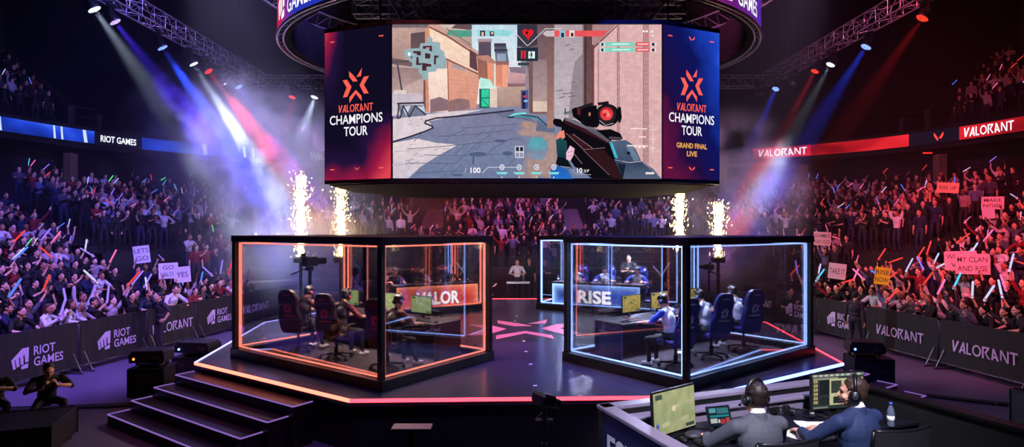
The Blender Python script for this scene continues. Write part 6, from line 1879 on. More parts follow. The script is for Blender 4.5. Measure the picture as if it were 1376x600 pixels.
# remote camera on a pole
root = thing('remote_camera', 'small remote camera on a pole in front of the stage edge', 'camera', (.34, 6.15, 0))
mb = MB(); mb.box((0, 0, 1.68), (.20, .24, .13), Matrix.Rotation(.5, 3, 'Z') @ Matrix.Rotation(.3, 3, 'Y'), bev=.03); mb.cyl((.06, .02, 1.66), (.16, .10, 1.60), .05, .055, 14); mb.build('camera_head', M_plastic, root)
mb = MB(); mb.beam((-.09, 0, 1.46), (.09, 0, 1.46), .08, .025, bev=.008); mb.cyl((0, 0, 1.46), (0, 0, 1.62), .03); mb.build('mount_plate', M_edge, root)
mb = MB(); mb.cyl((0, 0, .02), (0, 0, 1.46), .022, n=10); mb.cyl((0, 0, 1.0), (0, 0, 1.22), .035, n=10); mb.build('pole', M_plastic, root)
for k in range(3):
    a = 2 * PI * k / 3; mb = MB(); mb.cyl((0, 0, .5), (.4 * math.cos(a), .4 * math.sin(a), .015), .015, n=6); mb.build('leg', M_plastic, root)
mb = MB(); mb.tube([(.03, 0, 1.6), (-.10, .02, 1.45), (-.08, .0, 1.2), (-.03, 0, 1.0)], .008, 6); mb.build('cable', M_cable, root)

# ------------------------------------------------------------------ commentary desk
RZ = .90
du = V((.938, .347, 0)); dv = V((.347, -.938, 0))
DA = V((.80, 5.45, 0))
def cp(a, b, z=0.0): return DA + du * a + dv * b + V((0, 0, z))
rotD = math.atan2(du.y, du.x)      # local +X = du, local -Y = dv
M_cap2 = mat('desk cap laminate', (134, 124, 146), .35)
M_navy = mat('navy desk front', (16, 34, 84), .5, noise=.08)
M_dtop = mat('commentary desk top', (22, 22, 30), .28)
WD = 3.05
root = thing('commentary_riser', 'black riser platform carrying the commentary desk and its two seated presenters', 'platform', cp(WD / 2, 1.3), rotD)
mb = MB(); mb.box((0, 0, RZ - .04), (WD, 2.7, .08), bev=.01); mb.build('platform_top', M_deck, root)
mb = MB(); mb.box((0, 0, (RZ - .08) / 2), (WD - .06, 2.62, RZ - .08)); mb.build('skirt', M_skirt, root)
desk = thing('commentary_desk', 'low walled commentary desk with pale ledges and navy lettered side', 'desk', cp(0, 0, RZ), rotD)
def dl(a, b, z): return (a, -b, z)      # desk-local
TOPZ = .92
mb = MB(); mb.box(dl(WD / 2, .055, TOPZ / 2 - .02), (WD, .09, TOPZ - .04)); mb.build('back_wall', M_skirt, desk)
mb = MB(); mb.box(dl(WD / 2, .055, TOPZ), (WD, .13, .035), bev=.006); mb.build('back_ledge', M_cap2, desk)
mb = MB(); mb.box(dl(WD / 2, .20, TOPZ - .075), (WD - .2, .14, .03), bev=.006); mb.box(dl(WD / 2, .18, (TOPZ - .09) / 2), (WD - .22, .10, TOPZ - .09)); mb.build('inner_ledge', M_cap2, desk)
mb = MB(); mb.box(dl(.045, 1.0, TOPZ / 2 - .02), (.08, 1.95, TOPZ - .04)); sd = mb.build('side_wall', M_navy, desk)
F = frame_of((0, -.62, .62), (0, -1, 0), (0, 0, 1))
mb = MB(); F2 = lambda x, y, off=0.0: V((.005 - off, -.18 - x, .60 + y)); put_shape(mb, text_shape('ESPORTS', .03), F2, .62, 0, .24, off=.004, width=1.25)
mb.v = mb.v; o = mb.build('side_lettering', mat('white desk lettering', (236, 236, 240), .5), sd)
mb = MB(); mb.box(dl(.055, 1.0, TOPZ), (.14, 2.0, .035), bev=.006); mb.build('side_ledge', M_cap2, desk)
mb = MB(); mb.box(dl(WD - .045, 1.0, TOPZ / 2 - .02), (.08, 1.95, TOPZ - .04)); mb.build('side_wall', M_skirt, desk)
mb = MB(); mb.box(dl(WD - .055, 1.0, TOPZ), (.14, 2.0, .035), bev=.006); mb.build('side_ledge', M_blackg, desk)
mb = MB(); mb.box(dl(WD / 2, .60, .72), (WD - .2, .72, .035), bev=.008); mb.box(dl(.42, 1.2, .72), (.60, .55, .035), bev=.008); mb.build('desk_top', M_dtop, desk)
DT = RZ + .738
PALG = ((150, 160, 120), (190, 190, 140), (226, 214, 170))
mL = at_z(908, 586, DT)
monitor('large angled monitor with pale green match picture at the near end of the commentary desk', (1.44, 5.17, DT), math.atan2(.30, .43) + .02, PALG, 77, w=.56, h=.36, z=.05, tilt=-.06)
PALD = ((70, 78, 70), (206, 206, 160), (30, 34, 38))
def ui_monitor(label, loc, rotz):
    root = thing('monitor', label, 'monitor', loc, rotz)
    w, h, z = .60, .34, .06; c = V((0, 0, z + h / 2))
    mb = MB(); mb.box(c + V((0, .014, 0)), (w + .02, .03, h + .024), bev=.006); mb.box(c + V((0, .045, -.03)), (w * .5, .04, h * .5), bev=.015); mb.build('case', M_plastic, root)
    F = frame_of(c + V((0, -.003, 0)), (1, 0, 0), (0, 0, 1)); mb = MB(); k = [0]
    def r(x0, y0, x1, y1, c):
        k[0] += 1; mb.flat([((x0 - .5) * w, (y0 - .5) * h), ((x1 - .5) * w, (y0 - .5) * h), ((x1 - .5) * w, (y1 - .5) * h), ((x0 - .5) * w, (y1 - .5) * h)], F, .0005 + k[0] * .0001, lin(c))
    r(0, 0, 1, 1, (52, 60, 60)); r(0, .92, 1, 1, (120, 130, 124)); r(.02, .84, .5, .90, (150, 150, 130))
    for i in range(9): r(.03 + .105 * i, .935, .09 + .105 * i, .985, (200, 204, 190))
    for i in range(6): r(.03, .76 - .12 * i, .10, .84 - .12 * i, (214, 196, 130)); r(.045, .775 - .12 * i, .085, .825 - .12 * i, (150, 110, 80))
    r(.14, .40, .32, .82, (34, 38, 42)); r(.14, .12, .32, .34, (40, 46, 48)); r(.33, .10, .98, .86, (196, 196, 150)); r(.36, .44, .56, .80, (60, 66, 60)); r(.40, .14, .70, .34, (44, 50, 50)); r(.74, .16, .94, .30, (232, 226, 190)); r(.60, .46, .94, .78, (150, 156, 126))
    for i in range(5): r(.62, .50 + .055 * i, .62 + .06 * (5 - i % 3), .53 + .055 * i, (70, 74, 64))
    r(.02, .02, .30, .07, (120, 126, 116))
    mb.build('screen', M_scr_game, root, attr=True)
    mb = MB(); mb.beam((0, .07, 0), (0, .06, z + h * .4), .05, .03, up=(0, 1, 0)); mb.build('stand', M_plastic, root)
    mb = MB(); mb.box((0, .05, .008), (.24, .18, .016), bev=.006); mb.build('foot', M_plastic, root)
    return root
pR = at_z(1133, 570, DT)
ui_monitor('monitor with dark and cream list windows in front of the navy-suited presenter', (3.24, 5.80, DT), math.atan2(.42, 1.0) * -1 + .62)
# tablet leaning on the desk
root = thing('tablet', 'small tablet with match table leaning between the pale monitor and the grey-suited presenter', 'tablet', (1.92, 5.38, DT), .25)
T = Matrix.Rotation(-.35, 3, 'X')
mb = MB(); mb.box((0, .02, .105), (.25, .012, .185), T, bev=.005); mb.build('case', M_plastic, root)
F = frame_of(V((0, .02, .105)) + T @ V((0, -.008, 0)), (1, 0, 0), T @ V((0, 0, 1)))
mb = MB(); k = 0
for x0, y0, x1, y1, c in ((-.115, -.08, .115, .08, (26, 44, 56)), (-.10, .03, -.03, .07, (90, 160, 170)), (-.02, .02, .10, .07, (60, 120, 130)), (-.10, -.06, -.03, -.02, (190, 190, 190)), (.0, -.07, .05, -.03, (170, 60, 70)), (.06, -.07, .10, -.02, (190, 70, 80)), (-.10, -.01, .1, .01, (40, 130, 140)), (-.02, -.06, -.005, -.03, (220, 220, 220))):
    k += 1; mb.flat([(x0, y0), (x1, y0), (x1, y1), (x0, y1)], F, .0005 + .0002 * k, lin(c))
mb.build('screen', M_scr_game, root, attr=True)
mb = MB(); mb.beam((0, .04, .0), (0, .05, .10), .10, .008, up=(0, 1, 0)); mb.build('stand', M_plastic, root)
def on_desk(px, py, dz=0.0):
    p = at_z(px, py, DT); return V((p.x, p.y, DT + dz))
def sheet(label, c, rz, w=.21, l=.30):
    mb = MB(); n = 6; vs = [((i / n - .5) * w, (j / n - .5) * l, .002 + .003 * math.sin(i * 1.3 + j)) for i in range(n + 1) for j in range(n + 1)]
    fs = [(i * 7 + j, (i + 1) * 7 + j, (i + 1) * 7 + j + 1, i * 7 + j + 1) for i in range(n) for j in range(n)]
    mb.add(vs, fs, sm=True); mb.add([(x, y, z - .001) for x, y, z in vs], [f[::-1] for f in fs], sm=True)
    o = mb.build('paper_sheet', M_paper, loc=c, rotz=rz); return tag(o, label, 'paper')
sheet('white paper sheet on the desk right beside the grey-suited presenter', on_desk(1077, 585), .5, .24, .32)
sheet('white paper sheet lying before the hands of the navy-suited presenter', on_desk(1104, 573, .001), 1.2, .22, .34)
sheet('white paper sheet overlapping another beneath the list window monitor', on_desk(1094, 571, .004), 1.45, .20, .30)
bottle('clear water bottle on the desk end beside the navy-suited presenter', on_desk(1197, 572), None, 1.0)
bottle('small water bottle with blue cap behind the pale green monitor by the side ledge', on_desk(884, 599), None, .8)
keyboard('black keyboard under the hand of the grey-suited presenter', on_desk(962, 594), .35)
keyboard('black keyboard under the hands of the navy-suited presenter', on_desk(1108, 590), .15)
mouse('black mouse beside the angled pale monitor on the commentary desk', on_desk(918, 592), .3)
def desk_headphones(label, c, rz):
    root = thing('headphones', label, 'headphones', c, rz)
    mb = MB(); mb.tube([(.09 * math.cos(PI * i / 12), .02 + .10 * math.sin(PI * i / 12), .03 + .015 * math.sin(PI * i / 12)) for i in range(13)], .010, 8); mb.build('headband', M_blackg, root)
    for s in (-1, 1):
        mb = MB(); mb.cyl((s * .075, .0, .04), (s * .11, .0, .045), .042, .036, 16); ec = mb.build('ear_cup', M_blackg, root)
        mb = MB(); mb.cyl((s * .062, 0, .04), (s * .076, 0, .04), .038, .042, 16); mb.build('cushion', M_edge, ec)
    return root
desk_headphones('spare black headphones with shiny cups lying beside the grey-suited presenter', on_desk(1048, 556), .4)
desk_headphones('spare black headphones lying under the list window monitor edge', on_desk(1078, 560), -.5)
for lab, c, pts in (('tangled black cable behind the pale green monitor', on_desk(938, 577), [(-.12, 0, .012), (-.05, .05, .012), (.02, -.02, .03), (.08, .04, .012), (.14, -.01, .012)]), ('coiled grey cable lying below the list window monitor', on_desk(1100, 561), [(-.14, .02, .012), (-.06, -.03, .012), (0, .04, .025), (.06, -.02, .012), (.16, .02, .012)])):
    mb = MB(); mb.tube(pts, .008, 8); tag(mb.build('desk_cable', M_cable, loc=c), lab, 'cable')
root = thing('crumpled_pouch', 'dark crumpled pouch with red tab under the pale green monitor', 'pouch', on_desk(934, 589), .2)
mb = MB(); mb.ell((0, 0, .035), (.10, .07, .036), 14, 8); mb.build('pouch_body', M_keys, root)
mb = MB(); mb.box((.07, -.045, .05), (.04, .02, .02), bev=.005); mb.build('red_tab', M_badge, root)

# office chairs of the presenters
def office_chair(label, loc, rotz, topz):
    root = thing('office_chair', label, 'chair', loc, rotz, 'presenter chairs')
    mb = MB(); mb.box((0, -.02, .45), (.48, .48, .08), bev=.035); mb.build('seat', M_plastic, root)
    mb = MB(); n = 10; vs = []
    for i in range(n + 1):
        for j in range(6):
            t = i / n - .5; z = .56 + (topz - .56) * j / 5
            vs.append((t * .50, .26 + .06 * j / 5 - .22 * t * t, z))
    fs = [(i * 6 + j, (i + 1) * 6 + j, (i + 1) * 6 + j + 1, i * 6 + j + 1) for i in range(n) for j in range(5)]
    mb.add(vs, fs, sm=True); mb.add([(x, y + .02, z) for x, y, z in vs], [f[::-1] for f in fs], sm=True); mb.build('back_mesh', mat('chair mesh fabric', (24, 24, 30), .7), root)
    mb = MB(); mb.tube([vs[i * 6 + 5] for i in range(n + 1)], .016, 8); mb.tube([vs[i * 6] for i in range(n + 1)], .016, 8); mb.tube([vs[j] for j in range(6)], .016, 8); mb.tube([vs[n * 6 + j] for j in range(6)], .016, 8)
    mb.tube([(0, .25, .60), (0, .30, .5), (0, .12, .40)], .022, 8); mb.build('back_frame', M_blackg, root)
    for s in (-1, 1):
        mb = MB(); mb.tube([(s * .24, .05, .42), (s * .30, .05, .45), (s * .31, .02, .66)], .018, 8); mb.box((s * .31, -.02, .675), (.08, .24, .03), bev=.012); mb.build('armrest', M_plastic, root)
    mb = MB(); mb.cyl((0, 0, .08), (0, 0, .42), .028); mb.build('gas_column', M_chrome, root)
    mb = MB()
    for k in range(5):
        a = 2 * PI * k / 5; mb.beam((0, 0, .10), (.28 * math.cos(a), .28 * math.sin(a), .06), .045, .03); mb.ell((.28 * math.cos(a), .28 * math.sin(a), .03), .03, 8, 6)
    mb.build('star_base', M_chrome, root)
    return root
fL = V((-.22, .975, 0)); fR = V((-.36, .933, 0))
cLp = V((1.96, 4.62, RZ)); cRp = V((2.84, 4.78, RZ))
office_chair('black mesh office chair behind the grey-suited presenter', cLp - fL * .06, face_rot(fL), 1.00)
office_chair('black mesh office chair behind the navy-suited presenter', cRp - fR * .06 + V((.06, 0, 0)), face_rot(fR) - .15, 1.04)
SUIT_G = mat('grey suit wool', (74, 76, 86), .75, noise=.18, scale=40); SUIT_N = mat('navy suit wool', (28, 44, 84), .75, noise=.18, scale=40)
M_shirtw = mat('white shirt collar', (236, 236, 240), .6)
def presenter(label, loc, rotz, suit, hairm, head, armL, armR, hs_label, lean=-.04):
    pose = seated_pose(armL, armR, lean, head, h=.47, feet=.42)
    B = person_body(pose, True, sleeves='suit', hair_on=False, bulk=1.10)
    # jacket lapel roll, vent and shoulder pads
    P = V(pose['pelvis']); s = V(pose['spine']).normalized()
    B.cap(P + s * .49 + V((.055, .045, 0)), P + s * .49 + V((-.055, .045, 0)), .026, .026, 'shirt')
    for sg in (1, -1): B.cap(P + s * .478 + V((.06 * sg, .01, 0)), P + s * .452 + V((.185 * sg, .005, 0)), .052, .058, 'shirt')
    B.ell(P + s * .36 + V((0, .012, 0)), (.195, .128, .165), Matrix.Identity(3), 'shirt'); B.ell(P + s * .20 + V((0, .01, 0)), (.178, .128, .20), Matrix.Identity(3), 'shirt'); B.ell(P + V((0, .01, .02)), (.175, .14, .12), Matrix.Identity(3), 'shirt')
    root = thing('person', label, 'person', loc, rotz)
    me = B.mesh('body', .0068, [M_skin, suit, TRO, hairm, SHOE_K, M_eye, M_lip, suit, M_shirtw], 6); o = bpy.data.objects.new('body', me); col.objects.link(o); o.parent = root
    H = hair_mesh(B, 'short'); hm = H.mesh('hair', .006, [hairm] * 9, 1); o = bpy.data.objects.new('hair', hm); col.objects.link(o); o.parent = root
    hs = headset(B, None, hs_label); hs.location = loc; hs.rotation_euler = (0, 0, rotz)
    return root
M_hairdb = mat('dark brown hair', (30, 20, 17), .55, noise=.7, scale=90, bump=.6); M_hairmb = mat('mid brown hair', (56, 38, 29), .55, noise=.7, scale=90, bump=.6)
presenter('presenter in grey suit seen from behind, hand on a keyboard', cLp, face_rot(fL), SUIT_G, M_hairdb, (.12, .02, 0),
          ((.20, -.42, .80), (1, .2, -.5), (-.15, -1, -.12), (0, -.1, -1), .35), ((-.18, -.40, .80), (-1, .2, -.5), (.1, -1, -.1), (0, -.1, -1), .35), 'black headset over the brown hair of the grey-suited presenter')
presenter('presenter in navy suit turned sideways towards a monitor', cRp, face_rot(fR), SUIT_N, M_hairmb, (.75, .0, 0),
          ((.16, -.42, .80), (1, .2, -.6), (-.2, -1, -.12), (0, -.1, -1), .5), ((-.06, -.42, .80), (-1, .2, -.5), (.3, -1, -.1), (0, -.1, -1), .5), 'black headset over the brown hair of the navy-suited presenter', lean=-.03)

# ------------------------------------------------------------------ crew and guards
M_blackshirt = mat('black shirt cloth', (20, 19, 24), .7); M_whiteshirt = mat('white shirt cloth', (220, 216, 224), .7)
def walker(label, loc, rotz, pose, shirt, hairm=None, voxel=.011, sleeves='short', legs=None, female=False, longhair=False):
    B = person_body(pose, True, sleeves=sleeves, female=female, longhair=longhair)
    me = B.mesh('person', voxel, [M_skin, shirt, legs or TRO, hairm or M_hairblack, SHOE_K, M_eye, M_lip, shirt, M_whiteshirt], 2)
    o = bpy.data.objects.new('person', me); col.objects.link(o); o.location = loc; o.rotation_euler = (0, 0, rotz)
    tag(o, label, 'person'); return o, B
walker('guard in black shirt and trousers before the barricade, one arm raised', (-9.85, 16.35, 0), -.5, stand_pose(((.30, -.06, .98), (1, .5, 0), (-.6, -.6, -.4), (-1, 0, 0), .5), ((-.34, -.14, 1.86), (-1, .2, -.3), (.1, -.1, 1), (0, -1, 0), .5), stance=.12), M_blackshirt)
walker('guard in dark suit standing with arms down beside the red stand barricades', (9.75, 16.6, 0), 2.2, stand_pose(arm_down(1), arm_down(-1), stance=.13), M_blackshirt, sleeves='long')
root = thing('crew_riser', 'low black riser behind the stage under the crew table', 'platform', (.4, 24.6, 0))
mb = MB(); mb.box((0, 0, .25), (4.2, 2.2, .5), bev=.01); mb.build('platform', M_skirt, root)
mb = MB(); mb.box((-.1, -1.12, .42), (1.6, .03, .05)); mb.build('light_bar', emit('cyan bar', (60, 140, 255), 3.0), root)
root = thing('crew_table', 'narrow white table behind the stage in front of a white-shirted crew member', 'table', (.25, 24.1, .5))
mb = MB(); mb.box((0, 0, .80), (.95, .5, .05), bev=.01); mb.build('table_top', M_whiteshirt, root)
for s in (-1, 1):
    for t in (-1, 1): mb = MB(); mb.beam((s * .42, t * .2, 0), (s * .42, t * .2, .78), .04, .04, up=(0, 1, 0)); mb.build('leg', M_black, root)
walker('crew member in white shirt behind the narrow white table', (.22, 24.65, .5), .05, stand_pose(arm_front(1, .18, -.30, 1.1), arm_front(-1, .18, -.30, 1.1)), M_whiteshirt, voxel=.015)
walker('crew member in dark shirt standing beside the narrow white table', (1.4, 24.9, .5), -.2, stand_pose(arm_front(1, .1, -.30, 1.15), arm_front(-1, .1, -.30, 1.15)), M_blackshirt, voxel=.015)
walker('bald crew member in black behind the white-shirted one', (.75, 25.4, .5), 0, stand_pose(arm_down(1), arm_down(-1)), M_blackshirt, hairm=M_skin_tan, voxel=.015)
walker('coach in black standing behind the RISE desk players', tuple(brp(2.55, 1.86, FZ)), rotB + .1, stand_pose(arm_front(1, .02, -.30, 1.2), arm_front(-1, .02, -.30, 1.2)), M_blackshirt, voxel=.015)
walker('bystander in grey shirt standing at the outer end beyond the VALOR desk', (-.95, 23.9, 0), 1.2, stand_pose(arm_down(1), arm_front(-1, .1, -.30, 1.2)), mat('grey shirt cloth', (150, 144, 156), .7), voxel=.015)
crouch = {'pelvis': (0, .05, .46), 'spine': (0, -.55, 1), 'front': (0, -1, 0), 'head': (.1, -.1, 0), 'armL': ((.10, -.52, .80), (1, 0, -.5), (-.3, -.4, 1), (-1, 0, 0), .7), 'armR': ((-.10, -.52, .78), (-1, 0, -.5), (.3, -.4, 1), (1, 0, 0), .7),
          'legL': ((.14, -.18, .085), (.3, -1, .3), (.2, -1, 0)), 'legR': ((-.14, .0, .085), (-.3, -1, .5), (-.2, -1, 0))}
walker('crew member in black crouching with raised hands behind the rounded case in the near corner', (-8.25, 10.35, 0), .75, crouch, M_blackshirt)
walker('crew member in black and jeans crouching at the dark near edge of the picture', (-9.05, 10.2, 0), .6, crouch, M_blackshirt, legs=mat('blue jeans', (40, 52, 100), .7))
# ------------------------------------------------------------------ the audience
M_cshirt = None
def rand_ramp(name, stops, rough=.7):
    m = bpy.data.materials.new(name); m.use_nodes = True
    nt = m.node_tree; b = nt.nodes['Principled BSDF']; b.inputs['Roughness'].default_value = rough; b.inputs['Specular IOR Level'].default_value = .3
    oi = nt.nodes.new('ShaderNodeObjectInfo'); cr = nt.nodes.new('ShaderNodeValToRGB'); r = cr.color_ramp; r.interpolation = 'CONSTANT'
    r.elements[0].position = 0; r.elements[0].color = (*lin(stops[0][1]), 1)
    r.elements[1].position = stops[1][0]; r.elements[1].color = (*lin(stops[1][1]), 1)
    for p, c in stops[2:]:
        e = r.elements.new(p); e.color = (*lin(c), 1)
    nt.links.new(oi.outputs['Random'], cr.inputs['Fac']); nt.links.new(cr.outputs['Color'], b.inputs['Base Color'])
    return m
SH = [(0, (16, 16, 20)), (.28, (30, 28, 38)), (.42, (22, 30, 62)), (.52, (70, 68, 80)), (.60, (206, 202, 212)), (.72, (18, 18, 24)), (.80, (120, 26, 34)), (.86, (96, 104, 140)), (.92, (170, 150, 160))]
SK = [(0, (222, 172, 146)), (.35, (202, 150, 122)), (.62, (178, 122, 96)), (.80, (232, 186, 160)), (.93, (120, 80, 62))]
HR_ = [(0, (20, 16, 16)), (.45, (40, 28, 24)), (.66, (74, 50, 36)), (.84, (26, 20, 20)), (.93, (150, 116, 80))]
LG = [(0, (18, 18, 24)), (.4, (30, 36, 62)), (.75, (40, 38, 46))]
C_SH, C_SK, C_HR, C_LG = rand_ramp('audience shirts', SH), rand_ramp('audience skin', SK, .5), rand_ramp('audience hair', HR_, .5), rand_ramp('audience trousers', LG)
SKE = [(p, tuple(int(v * .58) for v in c)) for p, c in SK]
C_EY = rand_ramp('audience eyes', SKE, .4); C_LI = rand_ramp('audience lips', [(p, (int(c[0] * .84), int(c[1] * .68), int(c[2] * .68))) for p, c in SK], .5)
CM = [C_SK, C_SH, C_LG, C_HR, SHOE_K, C_EY, C_LI, C_SH, C_SH]
NEAR, MID, FAR = {}, {}, {}
def variant(pose, hair, tier):
    store = (NEAR, MID, FAR)[tier]; k = (pose, hair)
    if k not in store:
        B = person_body(CROWD_POSES[pose][0], tier < 2, female=hair == 'long', longhair=hair == 'long', sleeves='long' if (hair == 'long') != (pose in ('pump', 'vee')) else 'short', face=tier < 2)
        me = B.mesh('spectator', (.0125, .021, .047)[tier], CM, (2, 1, 1)[tier])
        store[k] = (me, B)
    return store[k]
R9 = random.Random(5)
SEATS = []      # (x, y, z, rot, zone)
def jit(a): return R9.uniform(-a, a)
# side banks
for sgn, zone in ((-1, 'L'), (1, 'R')):
    for i in range(SIDE_ROWS):
        x, z = side_row(i)
        y = 10.6 + R9.random() * .3
        while y < (24.3 if i < 9 else 25.0):
            if R9.random() < .93:
                xx = sgn * (x + .35 + jit(.10))
                if i == 0: xx = (lx(y) - .62 + jit(.12)) if sgn < 0 else (rx(y) + .62 + jit(.12))
                if i == 1: xx = (lx(y) - 1.35 + jit(.12)) if sgn < 0 else (rx(y) + 1.35 + jit(.12))
                tgt = V((0, 15.5, 0)) - V((xx, y, 0))
                f14 = (abs(xx) / 13.6) ** 3 + (max(0, y - 16) / 13.1) ** 3; f15 = (abs(xx) / 15.1) ** 3 + (max(0, y - 16) / 14.6) ** 3
                if not (y > 23.3 and f14 > 1) and not (y > 21.2 + max(0, abs(xx) - 15.3) * .4 and f15 > 1): SEATS.append((xx, y, z, math.atan2(tgt.y, tgt.x) + PI / 2 + jit(.35), zone))
            y += .50 + jit(.05)
# back bank
for k in range(BACK_ROWS):
    a, b, z = back_row(k)
    t = TA + .02
    while t < TB - .02:
        p = sup(t, a + .38, b + .38)
        dl_ = (sup(t + .01, a + .38, b + .38) - p).length / .01
        t += (.53 + jit(.05)) / dl_
        if abs(p.x + 4.7) < .8 or abs(p.x - 3.5) < .8 or R9.random() < .12: continue
        tgt = V((0, 15.5, 0)) - p
        zone = 'L' if p.x < -7 else 'R' if p.x > 7 else 'B'
        SEATS.append((p.x + jit(.06), p.y + jit(.08), z, math.atan2(tgt.y, tgt.x) + PI / 2 + jit(.3), zone))
for a, b, z in CORNER:
    for ta, tb, zone in ((PI * .685, PI * .855, 'L'), (PI * .145, PI * .315, 'R')):
        t = ta
        while t < tb:
            p = sup(t, a + .36, b + .36); t += (.50 + jit(.05)) / ((sup(t + .01, a + .36, b + .36) - p).length / .01)
            tgt = V((0, 15.5, 0)) - p; SEATS.append((p.x, p.y, z, math.atan2(tgt.y, tgt.x) + PI / 2 + jit(.3), zone))
for k, (y0, z) in enumerate(((29.3, 1.55), (30.1, 2.05))):
    x = -5.0
    while x < 5.1:
        SEATS.append((x + jit(.06), y0 + .35 + jit(.05), z, jit(.25), 'B')); x += .56 + jit(.05)
# upper banks
for sgn, zone in ((-1, 'UL'), (1, 'UR')):
    for i in range(UP_ROWS):
        a, b, z = up_row(i); ta, tb = UPT['left' if sgn < 0 else 'right']; t = ta + .035
        while t < tb - .035:
            p = sup(t, a + .4, b + .4); t += (.6 + jit(.05)) / max(.5, (sup(t + .01, a + .4, b + .4) - p).length / .01)
            if R9.random() < .85:
                tgt = V((0, 15.5, 0)) - p
                SEATS.append((p.x + jit(.05), p.y + jit(.05), z, math.atan2(tgt.y, tgt.x) + PI / 2 + jit(.3), zone))
def pix(x, y, z): return (CX + FPX * x / y, HOR - FPX * (z - CAMZ) / y)
BOX = [(437, 28, 966, 262), (320, 318, 657, 520), (764, 318, 1086, 520), (205, 395, 232, 470), (1140, 398, 1172, 470)]
def shown(s):
    """would the photograph show the head of this spectator"""
    u, v = pix(s[0], s[1], s[2] + 1.62)
    if not (-12 < u < 1388 and -12 < v < 612): return False
    return not any(a < u < c and b < v < d for a, b, c, d in BOX[:1] + [(330, 330, 640, 500), (775, 330, 1075, 500)])
POOL = {'L': ['bothup', 'rightup', 'leftup', 'clap', 'vee', 'pump', 'sticks', 'idle', 'idle', 'phone', 'lean', 'clap', 'rightup', 'sticks'],
        'R': ['bothup', 'rightup', 'leftup', 'vee', 'pump', 'pump', 'sticks', 'idle', 'phone', 'lean', 'clap', 'rightup', 'vee'],
        'B': ['idle', 'clap', 'idle', 'rightup', 'vee', 'clap', 'sticks', 'phone'], 'U': ['idle', 'clap', 'idle', 'rightup', 'sticks', 'phone']}
vis = [s for s in SEATS if shown(s)]
order = sorted(vis, key=lambda s: s[1] * s[1] + s[0] * s[0])
hero = order[:300]; hid = set(id(s) for s in hero)
rest = [s for s in vis if id(s) not in hid]
print('seats', len(SEATS), 'shown', len(vis))
LABELS = {}
PW = {'idle': 'arms down', 'bothup': 'arms straight up', 'rightup': 'one arm high', 'leftup': 'one arm up', 'clap': 'hands together', 'vee': 'arms spread high', 'pump': 'pumping a fist', 'sticks': 'fists at chest', 'phone': 'hand at face', 'point': 'pointing at the stage', 'lean': 'leaning forward', 'sign': 'holding both arms overhead'}
STICKS = []
def world_hand(seat, B, side, scale):
    x, y, z, r, _ = seat
    p, d, n, t = B.hands[side]
    q = Matrix.Rotation(r, 3, 'Z')
    return V((x, y, z)) + q @ (p * scale), q @ d, q @ n, q @ t
HEROB = []
SIGNS = [  # px, py of the sign centre, width, height in px, colour, lines, label
    (221, 367, 22, 20, (226, 222, 236), ['GO', 'VALOR'], 'white cardboard sign with dark marker held over the blue stand barricades'),
    (242, 363, 19, 20, (222, 216, 232), ['YES'], 'white cardboard sign with one short word beside the other above the guard'),
    (172, 351, 18, 22, (220, 214, 232), ['LETS', 'GO'], 'narrow white cardboard sign held in the middle of the blue stand'),
    (1278, 266, 23, 13, (240, 176, 150), ['RISE UP'], 'small orange-lit sign with writing high in the red stand'),  # orange light put into the board colour
    (1322, 261, 23, 16, (238, 188, 204), ['MAKE', 'NOISE'], 'small pink sign with two lines high in the red stand'),
    (1107, 334, 20, 17, (220, 200, 190), ['GAMES', 'GO GO'], 'cream sign with two lines near the blue booth edge'),
    (1133, 338, 20, 20, (214, 204, 214), ['TAKE IT'], 'pale sign with a single line near the blue booth edge'),
    (1198, 365, 17, 22, (240, 226, 30), ['RISE', 'NOW'], 'bright yellow sign with grey writing in the red stand'),
    (1290, 352, 34, 24, (240, 186, 210), ['WE CAN', 'WIN'], 'large pink sign half hidden behind another in the red stand'),
    (1313, 357, 36, 26, (240, 184, 208), ['MY CLAN', 'AND RISE'], 'largest pink sign with two written lines held up in the red stand'),
    (1338, 285, 13, 15, (206, 176, 200), [], 'small blank pale card held up in the red stand'),
]
sign_seat = {}
for i, sg in enumerate(SIGNS):
    best = None
    for s in hero:
        if s[4] not in 'LR' or id(s) in sign_seat.values(): continue
        u, v = pix(s[0], s[1], s[2] + 2.12)
        d = (u - sg[0]) ** 2 + (v - sg[1]) ** 2
        if best is None or d < best[0]: best = (d, s)
    if best: sign_seat[i] = id(best[1])
seat_sign = {v: k for k, v in sign_seat.items()}
ZN = {'L': 'in the blue-lit stand', 'R': 'in the red-lit stand', 'B': 'in the middle back stand', 'UL': 'in the upper deck', 'UR': 'in the upper deck'}
def depth_word(s):
    x = abs(s[0]); 
    if s[4] in ('L', 'R') and s[1] < 24.4:
        i = int((x - 11.2) / ROW_D)
        return 'at the barricade' if i <= 0 else 'close behind the barricade' if i <= 2 else 'in the middle rows' if i <= 6 else 'in the high rows'
    return 'in the rows behind the stage'
SWORD = ['short-haired', 'long-haired']
